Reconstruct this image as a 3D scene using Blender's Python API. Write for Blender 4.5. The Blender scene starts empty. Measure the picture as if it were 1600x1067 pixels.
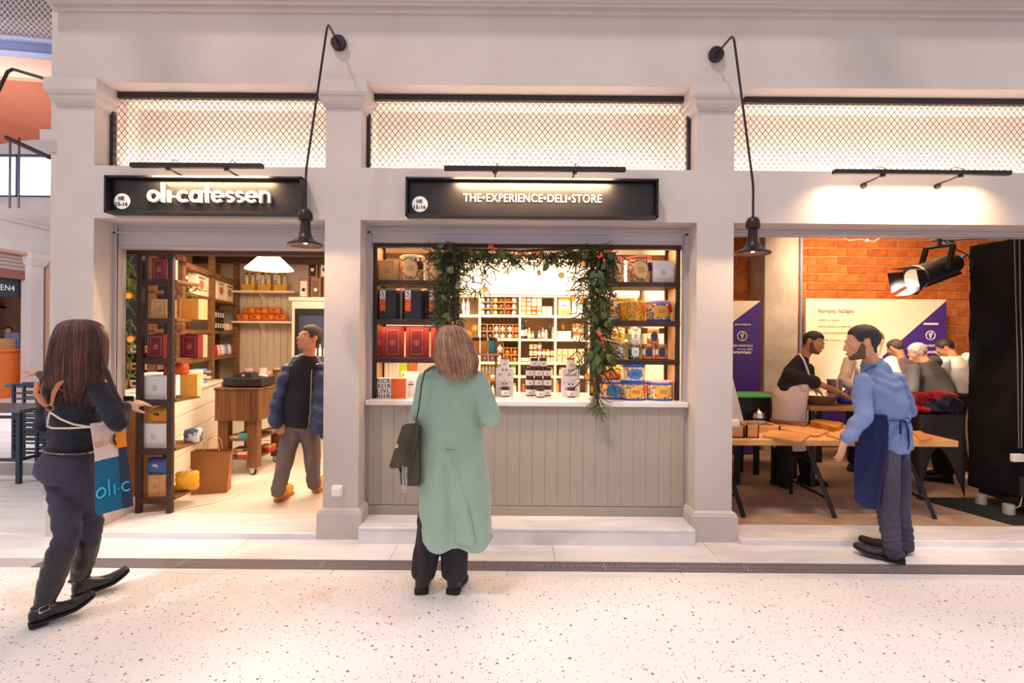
import bpy, bmesh, math, random
from mathutils import Vector, Matrix, noise, Quaternion
from math import sin, cos, pi, radians
random.seed(7)
SC = bpy.context.scene
COL = SC.collection
# ---------------------------------------------------------------- camera
ROLL = radians(0.45)
cam_d = bpy.data.cameras.new('camera')
cam = bpy.data.objects.new('camera', cam_d)
COL.objects.link(cam)
cam_d.sensor_width = 36.0
cam_d.lens = 18.0
cam_d.shift_x = 5.0 / 1600
cam_d.shift_y = -7.5 / 1600
cam_d.clip_start = 0.05
cam_d.clip_end = 200
cam.matrix_world = Matrix.Translation((0, 0, 1.62)) @ Matrix.Rotation(pi / 2, 4, 'X') @ Matrix.Rotation(ROLL, 4, 'Z')
SC.camera = cam
# ---------------------------------------------------------------- world, sun, exposure
SC.view_settings.view_transform = 'Standard'
SC.view_settings.look = 'None'
SC.view_settings.gamma = 1.0
SC.view_settings.exposure = 0.08
SC.view_settings.use_curve_mapping = False
W = bpy.data.worlds.new('hall_daylight')
SC.world = W
W.use_nodes = True
_n = W.node_tree.nodes; _l = W.node_tree.links
_bg = _n['Background']
_tc = _n.new('ShaderNodeTexCoord'); _sep = _n.new('ShaderNodeSeparateXYZ'); _rmp = _n.new('ShaderNodeValToRGB')
_l.new(_tc.outputs['Generated'], _sep.inputs[0]); _l.new(_sep.outputs['Z'], _rmp.inputs['Fac'])
_rmp.color_ramp.elements[0].position = 0.0; _rmp.color_ramp.elements[0].color = (0.64, 0.62, 0.70, 1)
_rmp.color_ramp.elements[1].position = 1.0; _rmp.color_ramp.elements[1].color = (0.98, 0.94, 0.97, 1)
_l.new(_rmp.outputs['Color'], _bg.inputs['Color'])
_bg.inputs['Strength'].default_value = 0.86
sun_d = bpy.data.lights.new('roof_daylight', 'SUN'); sun_d.energy = 1.7; sun_d.angle = radians(5); sun_d.color = (1.0, 0.88, 0.80)
sun = bpy.data.objects.new('roof_daylight', sun_d); COL.objects.link(sun)
sun.rotation_euler = (radians(24), radians(-22), 0)

def area(name, loc, target, sx, sy, power, color=(1, 0.72, 0.42), spread=180):
    d = bpy.data.lights.new(name, 'AREA'); d.shape = 'RECTANGLE'; d.size = sx; d.size_y = sy
    d.energy = power; d.color = color; d.spread = radians(spread)
    o = bpy.data.objects.new(name, d); COL.objects.link(o); o.location = loc
    v = Vector(target) - Vector(loc)
    o.rotation_euler = v.to_track_quat('-Z', 'Y').to_euler()
    return o
WARM = (1.0, 0.64, 0.34)
WARMW = (1.0, 0.74, 0.50)
area('deli_ceiling_light', (0.2, 5.6, 2.62), (0.2, 5.6, 0), 2.6, 1.4, 65, WARMW)
area('deli_back_light', (0.35, 5.6, 2.75), (0.3, 6.9, 1.6), 2.2, 0.3, 42, WARMW)
area('doorway_ceiling_light', (-2.3, 5.4, 2.62), (-2.3, 5.4, 0), 1.6, 1.6, 86, WARMW)
area('hall_side_fill', (-9.0, 7.0, 4.6), (-12.4, 13.0, 2.2), 2.5, 2.5, 260, (.86, .90, 1.0))  # added off-frame fill that brightens the left hall, no lamp hangs there
area('doorway_back_light', (-2.9, 6.2, 2.62), (-3.0, 7.0, 1.2), 1.4, 0.6, 22, WARMW)
area('kitchen_ceiling_light', (3.6, 5.6, 3.0), (3.6, 5.6, 0), 2.4, 1.6, 34, WARM)
area('kitchen_wall_light', (4.6, 6.2, 2.9), (5.6, 7.6, 1.9), 1.6, 0.4, 60, (1.0, 0.66, 0.38))

hl = bpy.data.lights.new('hall_lamp', 'SPOT'); hl.energy = 150; hl.color = (1.0, .50, .32); hl.spot_size = radians(50); hl.spot_blend = .8; hl.shadow_soft_size = .3
hlo = bpy.data.objects.new('hall_lamp', hl); COL.objects.link(hlo); hlo.location = (-4.2, -1.5, 5.6); hlo.rotation_euler = (Vector((-1.2, 4.1, 4.5)) - Vector((-4.2, -1.5, 5.6))).to_track_quat('-Z', 'Y').to_euler()
# ---------------------------------------------------------------- pixel -> place
def at(px, py, Y):
    du, dv = px - 795.0, py - 526.0
    u = du * cos(ROLL) + dv * sin(ROLL); v = -du * sin(ROLL) + dv * cos(ROLL)
    return Vector((u / 800 * Y, Y, 1.62 - v / 800 * Y))
def xat(px, Y): return (px - 795) / 800 * Y

# ---------------------------------------------------------------- materials
def C(r, g, b):
    f = lambda c: (c / 255 / 12.92) if c <= 10 else ((c / 255 + 0.055) / 1.055) ** 2.4
    return (f(r), f(g), f(b), 1)
MATS = {}
def mat(name, col, rough=0.6, metal=0.0, col2=None, scale=8.0, stretch=(1, 1, 1), bump=0.0, bscale=60.0, emis=None, estr=0.0, trans=0.0, kind='noise', spec=0.5, lo=0.35, hi=0.65, sheen=0.0, alpha=1.0):
    if name in MATS: return MATS[name]
    m = bpy.data.materials.new(name); m.use_nodes = True
    nt = m.node_tree; n = nt.nodes; l = nt.links; p = n['Principled BSDF']
    p.inputs['Base Color'].default_value = col
    p.inputs['Roughness'].default_value = rough; p.inputs['Metallic'].default_value = metal
    p.inputs['Specular IOR Level'].default_value = spec
    p.inputs['Transmission Weight'].default_value = trans
    p.inputs['Sheen Weight'].default_value = sheen
    p.inputs['Alpha'].default_value = alpha
    if emis: p.inputs['Emission Color'].default_value = emis; p.inputs['Emission Strength'].default_value = estr
    tc = n.new('ShaderNodeTexCoord'); mp = n.new('ShaderNodeMapping'); l.new(tc.outputs['Object'], mp.inputs['Vector'])
    mp.inputs['Scale'].default_value = stretch
    if col2 is not None:
        if kind == 'noise':
            t = n.new('ShaderNodeTexNoise'); t.inputs['Scale'].default_value = scale; t.inputs['Detail'].default_value = 5; out = t.outputs['Fac']
        elif kind == 'wave':
            t = n.new('ShaderNodeTexWave'); t.inputs['Scale'].default_value = scale; t.inputs['Distortion'].default_value = 5; t.inputs['Detail'].default_value = 3; out = t.outputs['Fac']
        elif kind == 'voronoi':
            t = n.new('ShaderNodeTexVoronoi'); t.inputs['Scale'].default_value = scale; out = t.outputs['Distance']
        elif kind == 'checker':
            t = n.new('ShaderNodeTexChecker'); t.inputs['Scale'].default_value = scale; out = t.outputs['Fac']
        l.new(mp.outputs[0], t.inputs['Vector'])
        r = n.new('ShaderNodeValToRGB'); r.color_ramp.elements[0].position = lo; r.color_ramp.elements[1].position = hi
        r.color_ramp.elements[0].color = col; r.color_ramp.elements[1].color = col2
        l.new(out, r.inputs['Fac']); l.new(r.outputs['Color'], p.inputs['Base Color'])
    if bump > 0:
        t2 = n.new('ShaderNodeTexNoise'); t2.inputs['Scale'].default_value = bscale; t2.inputs['Detail'].default_value = 4
        l.new(mp.outputs[0], t2.inputs['Vector'])
        b = n.new('ShaderNodeBump'); b.inputs['Strength'].default_value = bump; b.inputs['Distance'].default_value = 0.01
        l.new(t2.outputs['Fac'], b.inputs['Height']); l.new(b.outputs['Normal'], p.inputs['Normal'])
    MATS[name] = m
    return m
def flat(r, g, b, rough=0.6, metal=0.0):
    return mat('paint_%d_%d_%d' % (r, g, b), C(r, g, b), rough, metal)

plaster = mat('plaster', C(197, 184, 178), 0.75, col2=C(205, 193, 187), scale=1.5, bump=0.12, bscale=35)
plaster_white = mat('plaster_white', C(225, 214, 206), 0.8, col2=C(232, 222, 214), scale=2, bump=0.05)
plaster_in = mat('plaster_in', C(236, 222, 205), 0.8, col2=C(228, 212, 192), scale=2)
shutter_m = mat('shutter_paint', C(188, 178, 180), 0.45)
black_m = mat('black_metal', C(38, 33, 36), 0.42, 0.3, col2=C(50, 44, 46), scale=20)
frame_m = mat('transom_frame_paint', C(52, 46, 46), 0.5, 0.2)
sign_m = mat('sign_black', C(22, 18, 20), 0.36, col2=C(32, 27, 28), scale=6, bump=0.03)
white_m = mat('white_letter', C(245, 240, 232), 0.5)
counter_m = mat('counter_paint', C(168, 157, 143), 0.55, col2=C(162, 150, 137), scale=3)
stone_m = mat('white_stone', C(232, 226, 222), 0.35, col2=C(222, 214, 208), scale=4)
dwood = mat('dark_wood', C(66, 40, 28), 0.55, col2=C(42, 25, 18), scale=5, stretch=(6, 6, 0.8), bump=0.1)
dwood_h = mat('dark_wood_across', C(70, 42, 29), 0.55, col2=C(44, 26, 18), scale=5, stretch=(0.8, 6, 6), bump=0.1)
mwood = mat('stained_wood', C(138, 92, 48), 0.55, col2=C(98, 60, 30), scale=5, stretch=(0.8, 0.8, 5), bump=0.08)
cartwood = mat('cart_wood', C(122, 76, 38), 0.5, col2=C(84, 48, 24), scale=3.2, stretch=(7, 7, 0.7), bump=0.08)
lwood = mat('light_wood', C(214, 160, 100), 0.5, col2=C(192, 136, 80), scale=3, stretch=(0.8, 7, 7), bump=0.05)
lwood2 = mat('board_wood', C(206, 146, 86), 0.5, col2=C(184, 122, 66), scale=4, stretch=(0.8, 6, 6))
whitepaint = mat('white_furniture_paint', C(240, 230, 215), 0.5)
steel = mat('steel', C(190, 188, 186), 0.28, 1.0)
chrome = mat('chrome', C(220, 220, 222), 0.12, 1.0)
rubber = mat('rubber', C(25, 24, 26), 0.7)

# ---------------------------------------------------------------- mesh builder
class MB:
    def __init__(s): s.v = []; s.f = []; s.m = []; s.mi = 0
    def add(s, vs, fs, M=None):
        b = len(s.v)
        s.v += [tuple(M @ Vector(x)) if M else tuple(x) for x in vs]
        for f in fs: s.f.append([b + i for i in f]); s.m.append(s.mi)
        return s
    def box(s, x0, x1, y0, y1, z0, z1, M=None):
        if x0 > x1: x0, x1 = x1, x0
        if y0 > y1: y0, y1 = y1, y0
        if z0 > z1: z0, z1 = z1, z0
        return s.add([(x0,y0,z0),(x1,y0,z0),(x1,y1,z0),(x0,y1,z0),(x0,y0,z1),(x1,y0,z1),(x1,y1,z1),(x0,y1,z1)],
              [(0,3,2,1),(4,5,6,7),(0,1,5,4),(1,2,6,5),(2,3,7,6),(3,0,4,7)], M)
    def bbox(s, x0, x1, y0, y1, z0, z1, b=0.004, M=None):   # box with chamfered edges
        bm = bmesh.new()
        bmesh.ops.create_cube(bm, size=1)
        for v in bm.verts: v.co = Vector(((x0+x1)/2 + v.co.x*(x1-x0), (y0+y1)/2 + v.co.y*(y1-y0), (z0+z1)/2 + v.co.z*(z1-z0)))
        bmesh.ops.bevel(bm, geom=bm.edges[:], offset=b, segments=1, affect='EDGES')
        bm.verts.index_update()
        s.add([v.co.copy() for v in bm.verts], [[v.index for v in f.verts] for f in bm.faces], M); bm.free()
        return s
    def rings(s, rr, cap=True, M=None):                      # list of closed rings (same count)
        n = len(rr[0]); vs = [p for r in rr for p in r]; fs = []
        for i in range(len(rr) - 1):
            for j in range(n):
                k = (j + 1) % n
                fs.append((i*n+j, i*n+k, (i+1)*n+k, (i+1)*n+j))
        if cap:
            fs.append(tuple(range(n))[::-1]); fs.append(tuple((len(rr)-1)*n + j for j in range(n)))
        return s.add(vs, fs, M)
    def lathe(s, prof, c=(0,0,0), seg=20, M=None, cap=True):  # prof: (r, z)
        rr = [[(c[0]+r*cos(2*pi*j/seg), c[1]+r*sin(2*pi*j/seg), c[2]+z) for j in range(seg)] for r, z in prof]
        return s.rings(rr, cap, M)
    def sq(s, x0, x1, y0, y1, prof):                          # stepped profile round a rectangle: prof (offset, z)
        rr = [[(x0-o,y0-o,z),(x1+o,y0-o,z),(x1+o,y1+o,z),(x0-o,y1+o,z)] for o, z in prof]
        return s.rings(rr)
    def tube(s, pts, r=0.01, seg=8, cap=True, flat=1.0):
        pts = [Vector(p) for p in pts]; n = len(pts); rr = []
        rad = r if isinstance(r, (list, tuple)) else [r] * n
        t0 = (pts[1] - pts[0]).normalized()
        up = Vector((0, 0, 1)) if abs(t0.z) < 0.9 else Vector((1, 0, 0))
        a = t0.cross(up).normalized()
        for i, p in enumerate(pts):
            t = ((pts[min(i+1, n-1)] - p).normalized() + (p - pts[max(i-1, 0)]).normalized())
            t = t.normalized() if t.length > 1e-6 else t0
            a = (a - t * a.dot(t)).normalized(); b = t.cross(a)
            rr.append([p + a*rad[i]*cos(2*pi*j/seg) + b*rad[i]*flat*sin(2*pi*j/seg) for j in range(seg)])
        return s.rings(rr, cap)
    def cyl(s, p0, p1, r, seg=14, r1=None): return s.tube([p0, p1], [r, r if r1 is None else r1], seg)
    def ell(s, c, r, R=None, u=14, v=10):
        c = Vector(c); R = R or Matrix.Identity(3); rr = []
        for i in range(v + 1):
            th = pi * (i + 0.001) / (v + 0.002); 
            rr.append([c + R @ Vector((r[0]*sin(th)*cos(2*pi*j/u), r[1]*sin(th)*sin(2*pi*j/u), -r[2]*cos(th))) for j in range(u)])
        return s.rings(rr)
    def limb(s, p0, p1, r0, r1, seg=14):
        p0, p1 = Vector(p0), Vector(p1); t = p1 - p0; L = t.length
        if L < 1e-5: return s.ell(p0, (r0,)*3)
        t /= L; up = Vector((0,0,1)) if abs(t.z) < 0.9 else Vector((1,0,0)); a = t.cross(up).normalized(); b = t.cross(a); rr = []
        for k in range(5):
            th = (pi/2)*(k+0.05)/5; rr.append((p0 - t*r0*cos(th), r0*sin(th)))
        for k in range(5):
            th = (pi/2)*(k)/5; rr.append((p1 + t*r1*sin(th), r1*cos(th)))
        rr.append((p1 + t*r1, r1*0.02))
        return s.rings([[c + a*r*cos(2*pi*j/seg) + b*r*sin(2*pi*j/seg) for j in range(seg)] for c, r in rr])
    def chain(s, pts, rs):
        for i in range(len(pts)-1): s.limb(pts[i], pts[i+1], rs[i], rs[i+1])
        return s
    def loft(s, secs, seg=20, pw=2.0):                        # secs: (centre, side vec*a, fwd vec*b)
        rr = []
        for c, A, B in secs:
            c = Vector(c); r = []
            for j in range(seg):
                ca, sa = cos(2*pi*j/seg), sin(2*pi*j/seg)
                ca = math.copysign(abs(ca)**(2/pw), ca); sa = math.copysign(abs(sa)**(2/pw), sa)
                r.append(c + Vector(A)*ca + Vector(B)*sa)
            rr.append(r)
        return s.rings(rr)
    def poly(s, pts, th, M=None):                             # outline in x,z extruded along y by th
        n = len(pts); vs = [(x, 0, z) for x, z in pts] + [(x, th, z) for x, z in pts]
        fs = [tuple(range(n)), tuple(range(2*n-1, n-1, -1))] + [(i, i+n, (i+1)%n+n, (i+1)%n) for i in range(n)]
        return s.add(vs, fs, M)
    def mesh(s, name, mats, smooth=False):
        me = bpy.data.meshes.new(name); me.from_pydata([tuple(v) for v in s.v], [], s.f)
        for m in (mats if isinstance(mats, (list, tuple)) else [mats]): me.materials.append(m)
        if any(s.m): me.polygons.foreach_set('material_index', s.m)
        bm = bmesh.new(); bm.from_mesh(me); bmesh.ops.recalc_face_normals(bm, faces=bm.faces[:]); bm.to_mesh(me); bm.free()
        if smooth:
            me.shade_smooth()
            if smooth != 'all': 
                try: me.set_sharp_from_angle(angle=radians(40))
                except Exception: pass
        me.update()
        return me
    def build(s, name, mats, parent=None, smooth=False, kind=None):
        o = bpy.data.objects.new(name, s.mesh(name, mats, smooth)); COL.objects.link(o)
        if parent: o.parent = parent
        if kind: o['kind'] = kind
        return o
def struct(name, mb, m, smooth=False, parent=None, label=None):
    o = mb.build(name, m, parent, smooth)
    if not parent: o['kind'] = 'structure'
    if label: o['label'] = label
    return o
def tag(o, label, cat, group=None, kind=None):
    o['label'] = label; o['category'] = cat
    if group: o['group'] = group
    if kind: o['kind'] = kind
    return o
def thing(name, label, cat, loc=(0,0,0), rz=0.0, group=None):
    o = bpy.data.objects.new(name, None); COL.objects.link(o); o.empty_display_size = 0.05
    o.location = loc; o.rotation_euler = (0, 0, rz)
    return tag(o, label, cat, group)
def dup(o, loc=None, rz=None, label=None, group=None, parent=None, scale=None):
    def cp(x, par):
        c = x.copy(); COL.objects.link(c); c.parent = par
        for ch in x.children: cp(ch, c)
        return c
    c = cp(o, parent)
    if loc is not None: c.location = loc
    if rz is not None: c.rotation_euler = (0, 0, rz)
    if scale is not None: c.scale = scale if hasattr(scale, '__len__') else (scale,)*3
    if label: c['label'] = label
    if group: c['group'] = group
    return c
FONT = None
def text(name, s, m, parent, loc, width=None, height=None, rot=(pi/2, 0, 0), ext=0.002, bold=0.0, align='CENTER', shear=0.0, label=None):
    cu = bpy.data.curves.new(name, 'FONT'); cu.body = s; cu.align_x = align; cu.extrude = ext; cu.offset = bold; cu.resolution_u = 3
    cu.shear = shear; cu.space_character = 1.08
    o = bpy.data.objects.new(name, cu); COL.objects.link(o)
    dg = bpy.context.evaluated_depsgraph_get(); me = bpy.data.meshes.new_from_object(o.evaluated_get(dg))
    bpy.data.objects.remove(o); me.materials.clear(); me.materials.append(m)
    if len(me.vertices):
        xs = [v.co.x for v in me.vertices]; ys = [v.co.y for v in me.vertices]
        w, h = max(xs)-min(xs), max(ys)-min(ys); cx = (max(xs)+min(xs))/2; cy = (max(ys)+min(ys))/2
        if align == 'LEFT': cx = min(xs)
        sx = width / w if width else None; sy = height / h if height else None
        sx = sx or sy; sy = sy or sx
        for v in me.vertices: v.co.x = (v.co.x - cx)*sx; v.co.y = (v.co.y - cy)*sy
    o = bpy.data.objects.new(name, me); COL.objects.link(o); o.parent = parent; o.location = loc; o.rotation_euler = rot
    if label: o['label'] = label
    return o
def finish(mb, name, m, parent, voxel=0.007, smooth=6, folds=None, factor=0.5):
    """one continuous skin round the overlapping volumes"""
    me = mb.mesh(name, m); o = bpy.data.objects.new(name, me); COL.objects.link(o)
    r = o.modifiers.new('r', 'REMESH'); r.mode = 'VOXEL'; r.voxel_size = voxel; r.use_smooth_shade = True
    if smooth:
        q = o.modifiers.new('s', 'SMOOTH'); q.iterations = smooth; q.factor = factor
    dg = bpy.context.evaluated_depsgraph_get(); me2 = bpy.data.meshes.new_from_object(o.evaluated_get(dg))
    bpy.data.objects.remove(o); me2.name = name
    me2.materials.clear(); me2.materials.append(m)
    if folds:
        for v, nr in zip(me2.vertices, [x.vector.copy() for x in me2.vertex_normals]):
            v.co += nr * folds(v.co)
    me2.shade_smooth()
    o = bpy.data.objects.new(name, me2); COL.objects.link(o)
    if parent: o.parent = parent
    return o
def K(o, root):          # child built in world coordinates: keep it there
    o.parent = root; o.matrix_parent_inverse = Matrix.Translation(-Vector(root.location)); return o
# ================================================================ floor
def terrazzo():
    m = bpy.data.materials.new('terrazzo'); m.use_nodes = True; nt = m.node_tree; n = nt.nodes; l = nt.links; p = n['Principled BSDF']
    tc = n.new('ShaderNodeTexCoord')
    def math_(op, a, b=None):
        t = n.new('ShaderNodeMath'); t.operation = op
        for i, x in enumerate((a, b)):
            if x is None: continue
            if isinstance(x, (int, float)): t.inputs[i].default_value = x
            else: l.new(x, t.inputs[i])
        return t.outputs[0]
    def specks(scale, size, keep):
        v = n.new('ShaderNodeTexVoronoi'); v.inputs['Scale'].default_value = scale; v.inputs['Randomness'].default_value = 1
        l.new(tc.outputs['Object'], v.inputs['Vector'])
        s = n.new('ShaderNodeSeparateColor'); l.new(v.outputs['Color'], s.inputs[0])
        sz = math_('MULTIPLY', s.outputs[1], size)
        inside = math_('LESS_THAN', v.outputs['Distance'], math_('ADD', sz, size*0.35))
        return math_('MULTIPLY', inside, math_('LESS_THAN', s.outputs[0], keep)), s.outputs[2]
    base = n.new('ShaderNodeTexNoise'); base.inputs['Scale'].default_value = 0.8; base.inputs['Detail'].default_value = 4
    l.new(tc.outputs['Object'], base.inputs['Vector'])
    r = n.new('ShaderNodeValToRGB'); r.color_ramp.elements[0].color = C(243, 236, 235); r.color_ramp.elements[1].color = C(232, 223, 224)
    r.color_ramp.elements[0].position = .4; r.color_ramp.elements[1].position = .7
    l.new(base.outputs['Fac'], r.inputs['Fac']); cur = r.outputs['Color']
    for sc, sz, kp, c0, c1 in ((34, 0.20, 0.34, C(106, 84, 78), C(150, 134, 130)), (70, 0.24, 0.42, C(130, 106, 100), C(176, 160, 156)), (22, 0.15, 0.16, C(78, 62, 60), C(132, 110, 106))):
        f, rnd = specks(sc, sz, kp)
        cm = n.new('ShaderNodeMix'); cm.data_type = 'RGBA'; l.new(rnd, cm.inputs['Factor']); cm.inputs[6].default_value = c0; cm.inputs[7].default_value = c1
        mx = n.new('ShaderNodeMix'); mx.data_type = 'RGBA'; l.new(f, mx.inputs['Factor']); l.new(cur, mx.inputs[6]); l.new(cm.outputs[2], mx.inputs[7]); cur = mx.outputs[2]
    # rusty stains trodden in near the drain
    st = n.new('ShaderNodeTexNoise'); st.inputs['Scale'].default_value = 1.9; st.inputs['Detail'].default_value = 6; l.new(tc.outputs['Object'], st.inputs['Vector'])
    sp = n.new('ShaderNodeSeparateXYZ'); l.new(tc.outputs['Object'], sp.inputs[0])
    near = math_('SUBTRACT', 1.0, math_('MULTIPLY', math_('ABSOLUTE', math_('SUBTRACT', sp.outputs[1], 3.15)), 2.6))
    near = math_('MAXIMUM', near, 0.0); xs = math_('LESS_THAN', sp.outputs[0], 0.2)
    f = math_('MULTIPLY', math_('MULTIPLY', near, xs), math_('MULTIPLY', math_('MAXIMUM', math_('SUBTRACT', st.outputs['Fac'], 0.53), 0.0), 4.0))
    mx = n.new('ShaderNodeMix'); mx.data_type = 'RGBA'; l.new(f, mx.inputs['Factor']); l.new(cur, mx.inputs[6]); mx.inputs[7].default_value = C(226, 160, 112)
    l.new(mx.outputs[2], p.inputs['Base Color']); p.inputs['Roughness'].default_value = 0.42
    return m
def marble():
    m = bpy.data.materials.new('marble'); m.use_nodes = True; nt = m.node_tree; n = nt.nodes; l = nt.links; p = n['Principled BSDF']
    tc = n.new('ShaderNodeTexCoord'); oi = n.new('ShaderNodeObjectInfo')
    mp = n.new('ShaderNodeMapping'); mp.inputs['Scale'].default_value = (0.6, 2.2, 1); l.new(tc.outputs['Object'], mp.inputs[0])
    ad = n.new('ShaderNodeVectorMath'); l.new(mp.outputs[0], ad.inputs[0])
    sc = n.new('ShaderNodeVectorMath'); sc.operation = 'SCALE'; sc.inputs[0].default_value = (7, 3, 5); l.new(oi.outputs['Random'], sc.inputs['Scale']); l.new(sc.outputs[0], ad.inputs[1])
    t = n.new('ShaderNodeTexNoise'); t.inputs['Scale'].default_value = 2.5; t.inputs['Detail'].default_value = 8; t.inputs['Distortion'].default_value = 1.2
    l.new(ad.outputs[0], t.inputs['Vector'])
    r = n.new('ShaderNodeValToRGB'); r.color_ramp.elements[0].color = C(218, 213, 217); r.color_ramp.elements[0].position = .34
    r.color_ramp.elements[1].color = C(236, 231, 232); r.color_ramp.elements[1].position = .56
    l.new(t.outputs['Fac'], r.inputs['Fac']); l.new(r.outputs['Color'], p.inputs['Base Color']); p.inputs['Roughness'].default_value = 0.3
    return m
terr = terrazzo(); marb = marble()
struct('floor', MB().box(-16, 9, -3.5, 3.46, -0.1, 0), terr)
joint_m = mat('joint_mortar', C(176, 168, 166), 0.8)
pave = struct('floor_paving', MB().box(-16, 9, 3.462, 24, -0.12, -0.012), joint_m)
def slab(x0, x1, y0, y1, z1=0.0, z0=-0.03, par=pave, name='tile', m=marb):
    o = MB().bbox(x0 + .0015, x1 - .0015, y0 + .0015, y1 - .0015, z0, z1, 0.002).build(name, m, par); return o
x = -8.4; i = 0
while x < 6.2:                                   # narrow kerb before the drain, slabs behind it
    slab(x, x + 1.2, 3.462, 3.545); slab(x + .35, x + 1.55, 3.695, 4.12); x += 1.2
for a in range(9):
    for b in range(9):
        if -3.7 - a*1.1 < -13.5: break
        off = 0.5*(b % 2)
        slab(-4.8 - a*1.1 - off, -3.7 - a*1.1 - off, 4.12 + b*.9, 5.02 + b*.9)
struct('ground', MB().box(-16, -8.4, 3.462, 4.12, -0.03, 0).box(-16, -4.7, 12.2, 24, -.03, 0), marb)
# drain channel with its cast grating
dr = thing('drain_channel', 'long dark slotted drain grating set flush in the pale floor', 'drain', (0, 3.62, 0))
MB().box(-3.3, 5.4, -.074, .074, -0.05, -0.035).box(-3.3, 5.4, -.0745, -.066, -.05, .0005).box(-3.3, 5.4, .066, .0745, -.05, .0005).build('channel', mat('drain_dark', C(52, 46, 50), .5, .4), dr)
g = MB()
for k in range(60):
    u = k / 60.0
    for row in (0, 1):
        ya = -.064 + row*.065; yb = ya + .058; sl = .018 if row else .018
        g.add([(u, ya, -.012), (u+.0105, ya, -.012), (u+.0105+sl, yb, -.012), (u+sl, yb, -.012), (u, ya, .0), (u+.0105, ya, 0), (u+.0105+sl, yb, 0), (u+sl, yb, 0)],
              [(0,3,2,1),(4,5,6,7),(0,1,5,4),(1,2,6,5),(2,3,7,6),(3,0,4,7)])
g.box(0, .998, -.068, -.061, -.014, .0008).box(0, .998, -.004, .004, -.014, .0006).box(0, .998, .061, .068, -.014, .0008).box(0, .006, -.066, .066, -.014, .0008).box(.98, .998, -.066, .066, -.014, .0008)
gm = g.mesh('grate', mat('grate_iron', C(138, 128, 132), .5, .1))
for k in range(9):
    o = bpy.data.objects.new('grate', gm); COL.objects.link(o); o.parent = dr; o.location = (-3.3 + k, 0, 0)
    if k == 8: o.scale = (.7, 1, 1)

# ================================================================ facade
YF, YB = 4.10, 4.45
PX = [(-3.63, -3.33), (-1.48, -1.195), (1.50, 1.795), (4.75, 5.05)]
ZD, ZT0, ZT1, ZC = 2.545, 2.965, 3.63, 4.19
f = MB()
for a, b in PX: f.box(a, b, YF, YB, 0, 5.4)
for (a, b), (c, d) in zip(PX[:-1], PX[1:]):
    f.box(b, c, YF, YB, ZD, ZT0); f.box(b, c, YF, YB, ZT1, 5.4)
f.box(5.05, 7.2, YF, YB, 0, 5.4)
struct('wall_front', f, plaster)
def moulded(name, prof, rects, m=plaster):
    mb = MB()
    for r in rects: mb.sq(*r, prof)
    return struct(name, mb, m)
for k, (a, b) in enumerate(PX):                 # capital and base are pieces of every pillar
    capz = 3.44
    prof = [(0, capz), (.012, capz), (.012, capz+.015), (.022, capz+.02), (.036, capz+.045), (.042, capz+.07), (.042, capz+.082), (.052, capz+.086), (.06, capz+.11), (.06, capz+.205), (0, capz+.205)]
    struct('pillar_capital', MB().sq(a, b, YF, YF + .21, prof), plaster)
    struct('pillar_base', MB().sq(a, b, YF, YB - .02, [(.036, 0), (.036, .205), (.028, .212), (.028, .222), (.012, .235), (0, .24)]), plaster)
m = MB()
for (y, z0, z1) in ((.025, 4.19, 4.205), (.018, 4.205, 4.235), (.05, 4.235, 4.26), (.065, 4.26, 4.30), (.11, 4.30, 4.36), (.16, 4.36, 4.5)):
    m.box(-3.63 - y, 7.2, YF - y, YF, z0, z1)
struct('trim_1', m, plaster)
# side wall running back to the left with its own pillar
d = Vector((-1.0, 1.05, 0)).normalized(); nrm = Vector((-d.y, d.x, 0))
def along(t, off=0): p = Vector((-3.45, 4.43, 0)) + d*t - nrm*off; return p
sw = MB()
for t0, t1, z0, z1 in ((0, 1.35, 2.9, 5.4), (0, 1.35, 0, 0.9)):
    p0, p1 = along(t0), along(t1); q = Vector((d.y, -d.x, 0))*.12
    sw.rings([[p0+Vector((0,0,z0)), p1+Vector((0,0,z0)), p1+q+Vector((0,0,z0)), p0+q+Vector((0,0,z0))], [p0+Vector((0,0,z1)), p1+Vector((0,0,z1)), p1+q+Vector((0,0,z1)), p0+q+Vector((0,0,z1))]])
struct('wall_side', sw, plaster)
struct('pillar', MB().box(-4.62, -4.36, 5.15, 5.45, 0, 5.4), plaster)
struct('pillar_capital', MB().sq(-4.62, -4.36, 5.15, 5.45, [(0, 3.44), (.012, 3.44), (.022, 3.46), (.042, 3.51), (.052, 3.525), (.06, 3.55), (.06, 3.645), (0, 3.645)]), plaster)
struct('pillar_base', MB().sq(-4.62, -4.36, 5.15, 5.45, [(.036, 0), (.036, .205), (.012, .235), (0, .24)]), plaster)

# steps and thresholds
struct('step_1', MB().bbox(-1.16, 1.465, 3.985, 4.36, -.02, .105, .004).bbox(-1.16, 1.465, 3.98, 4.36, .105, .13, .006), marb)
struct('threshold_1', MB().bbox(-3.295, -1.515, 4.06, 4.5, -.02, .05, .006), marb)
struct('threshold_2', MB().bbox(1.83, 4.715, 4.01, 4.33, -.02, .05, .006), marb)
cream = mat('cream_floor', C(232, 222, 208), 0.16, col2=C(222, 210, 194), scale=1.2)
def shopslab(z0, z1):
    pl = [(-3.38, 4.452), (1.72, 4.452), (1.72, 8.3), (-5.3, 8.3), (-5.3, 6.35)]
    return MB().rings([[(x, y, z0) for x, y in pl], [(x, y, z1) for x, y in pl]])
struct('floor_shop', shopslab(-.02, .048), cream)
carpet = mat('brown_carpet', C(184, 154, 132), 0.95, col2=C(164, 134, 114), scale=5, bump=.3, bscale=300)
struct('floor_kitchen', MB().box(1.72, 8.2, 4.33, 7.8, -.02, .046), carpet)

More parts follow.
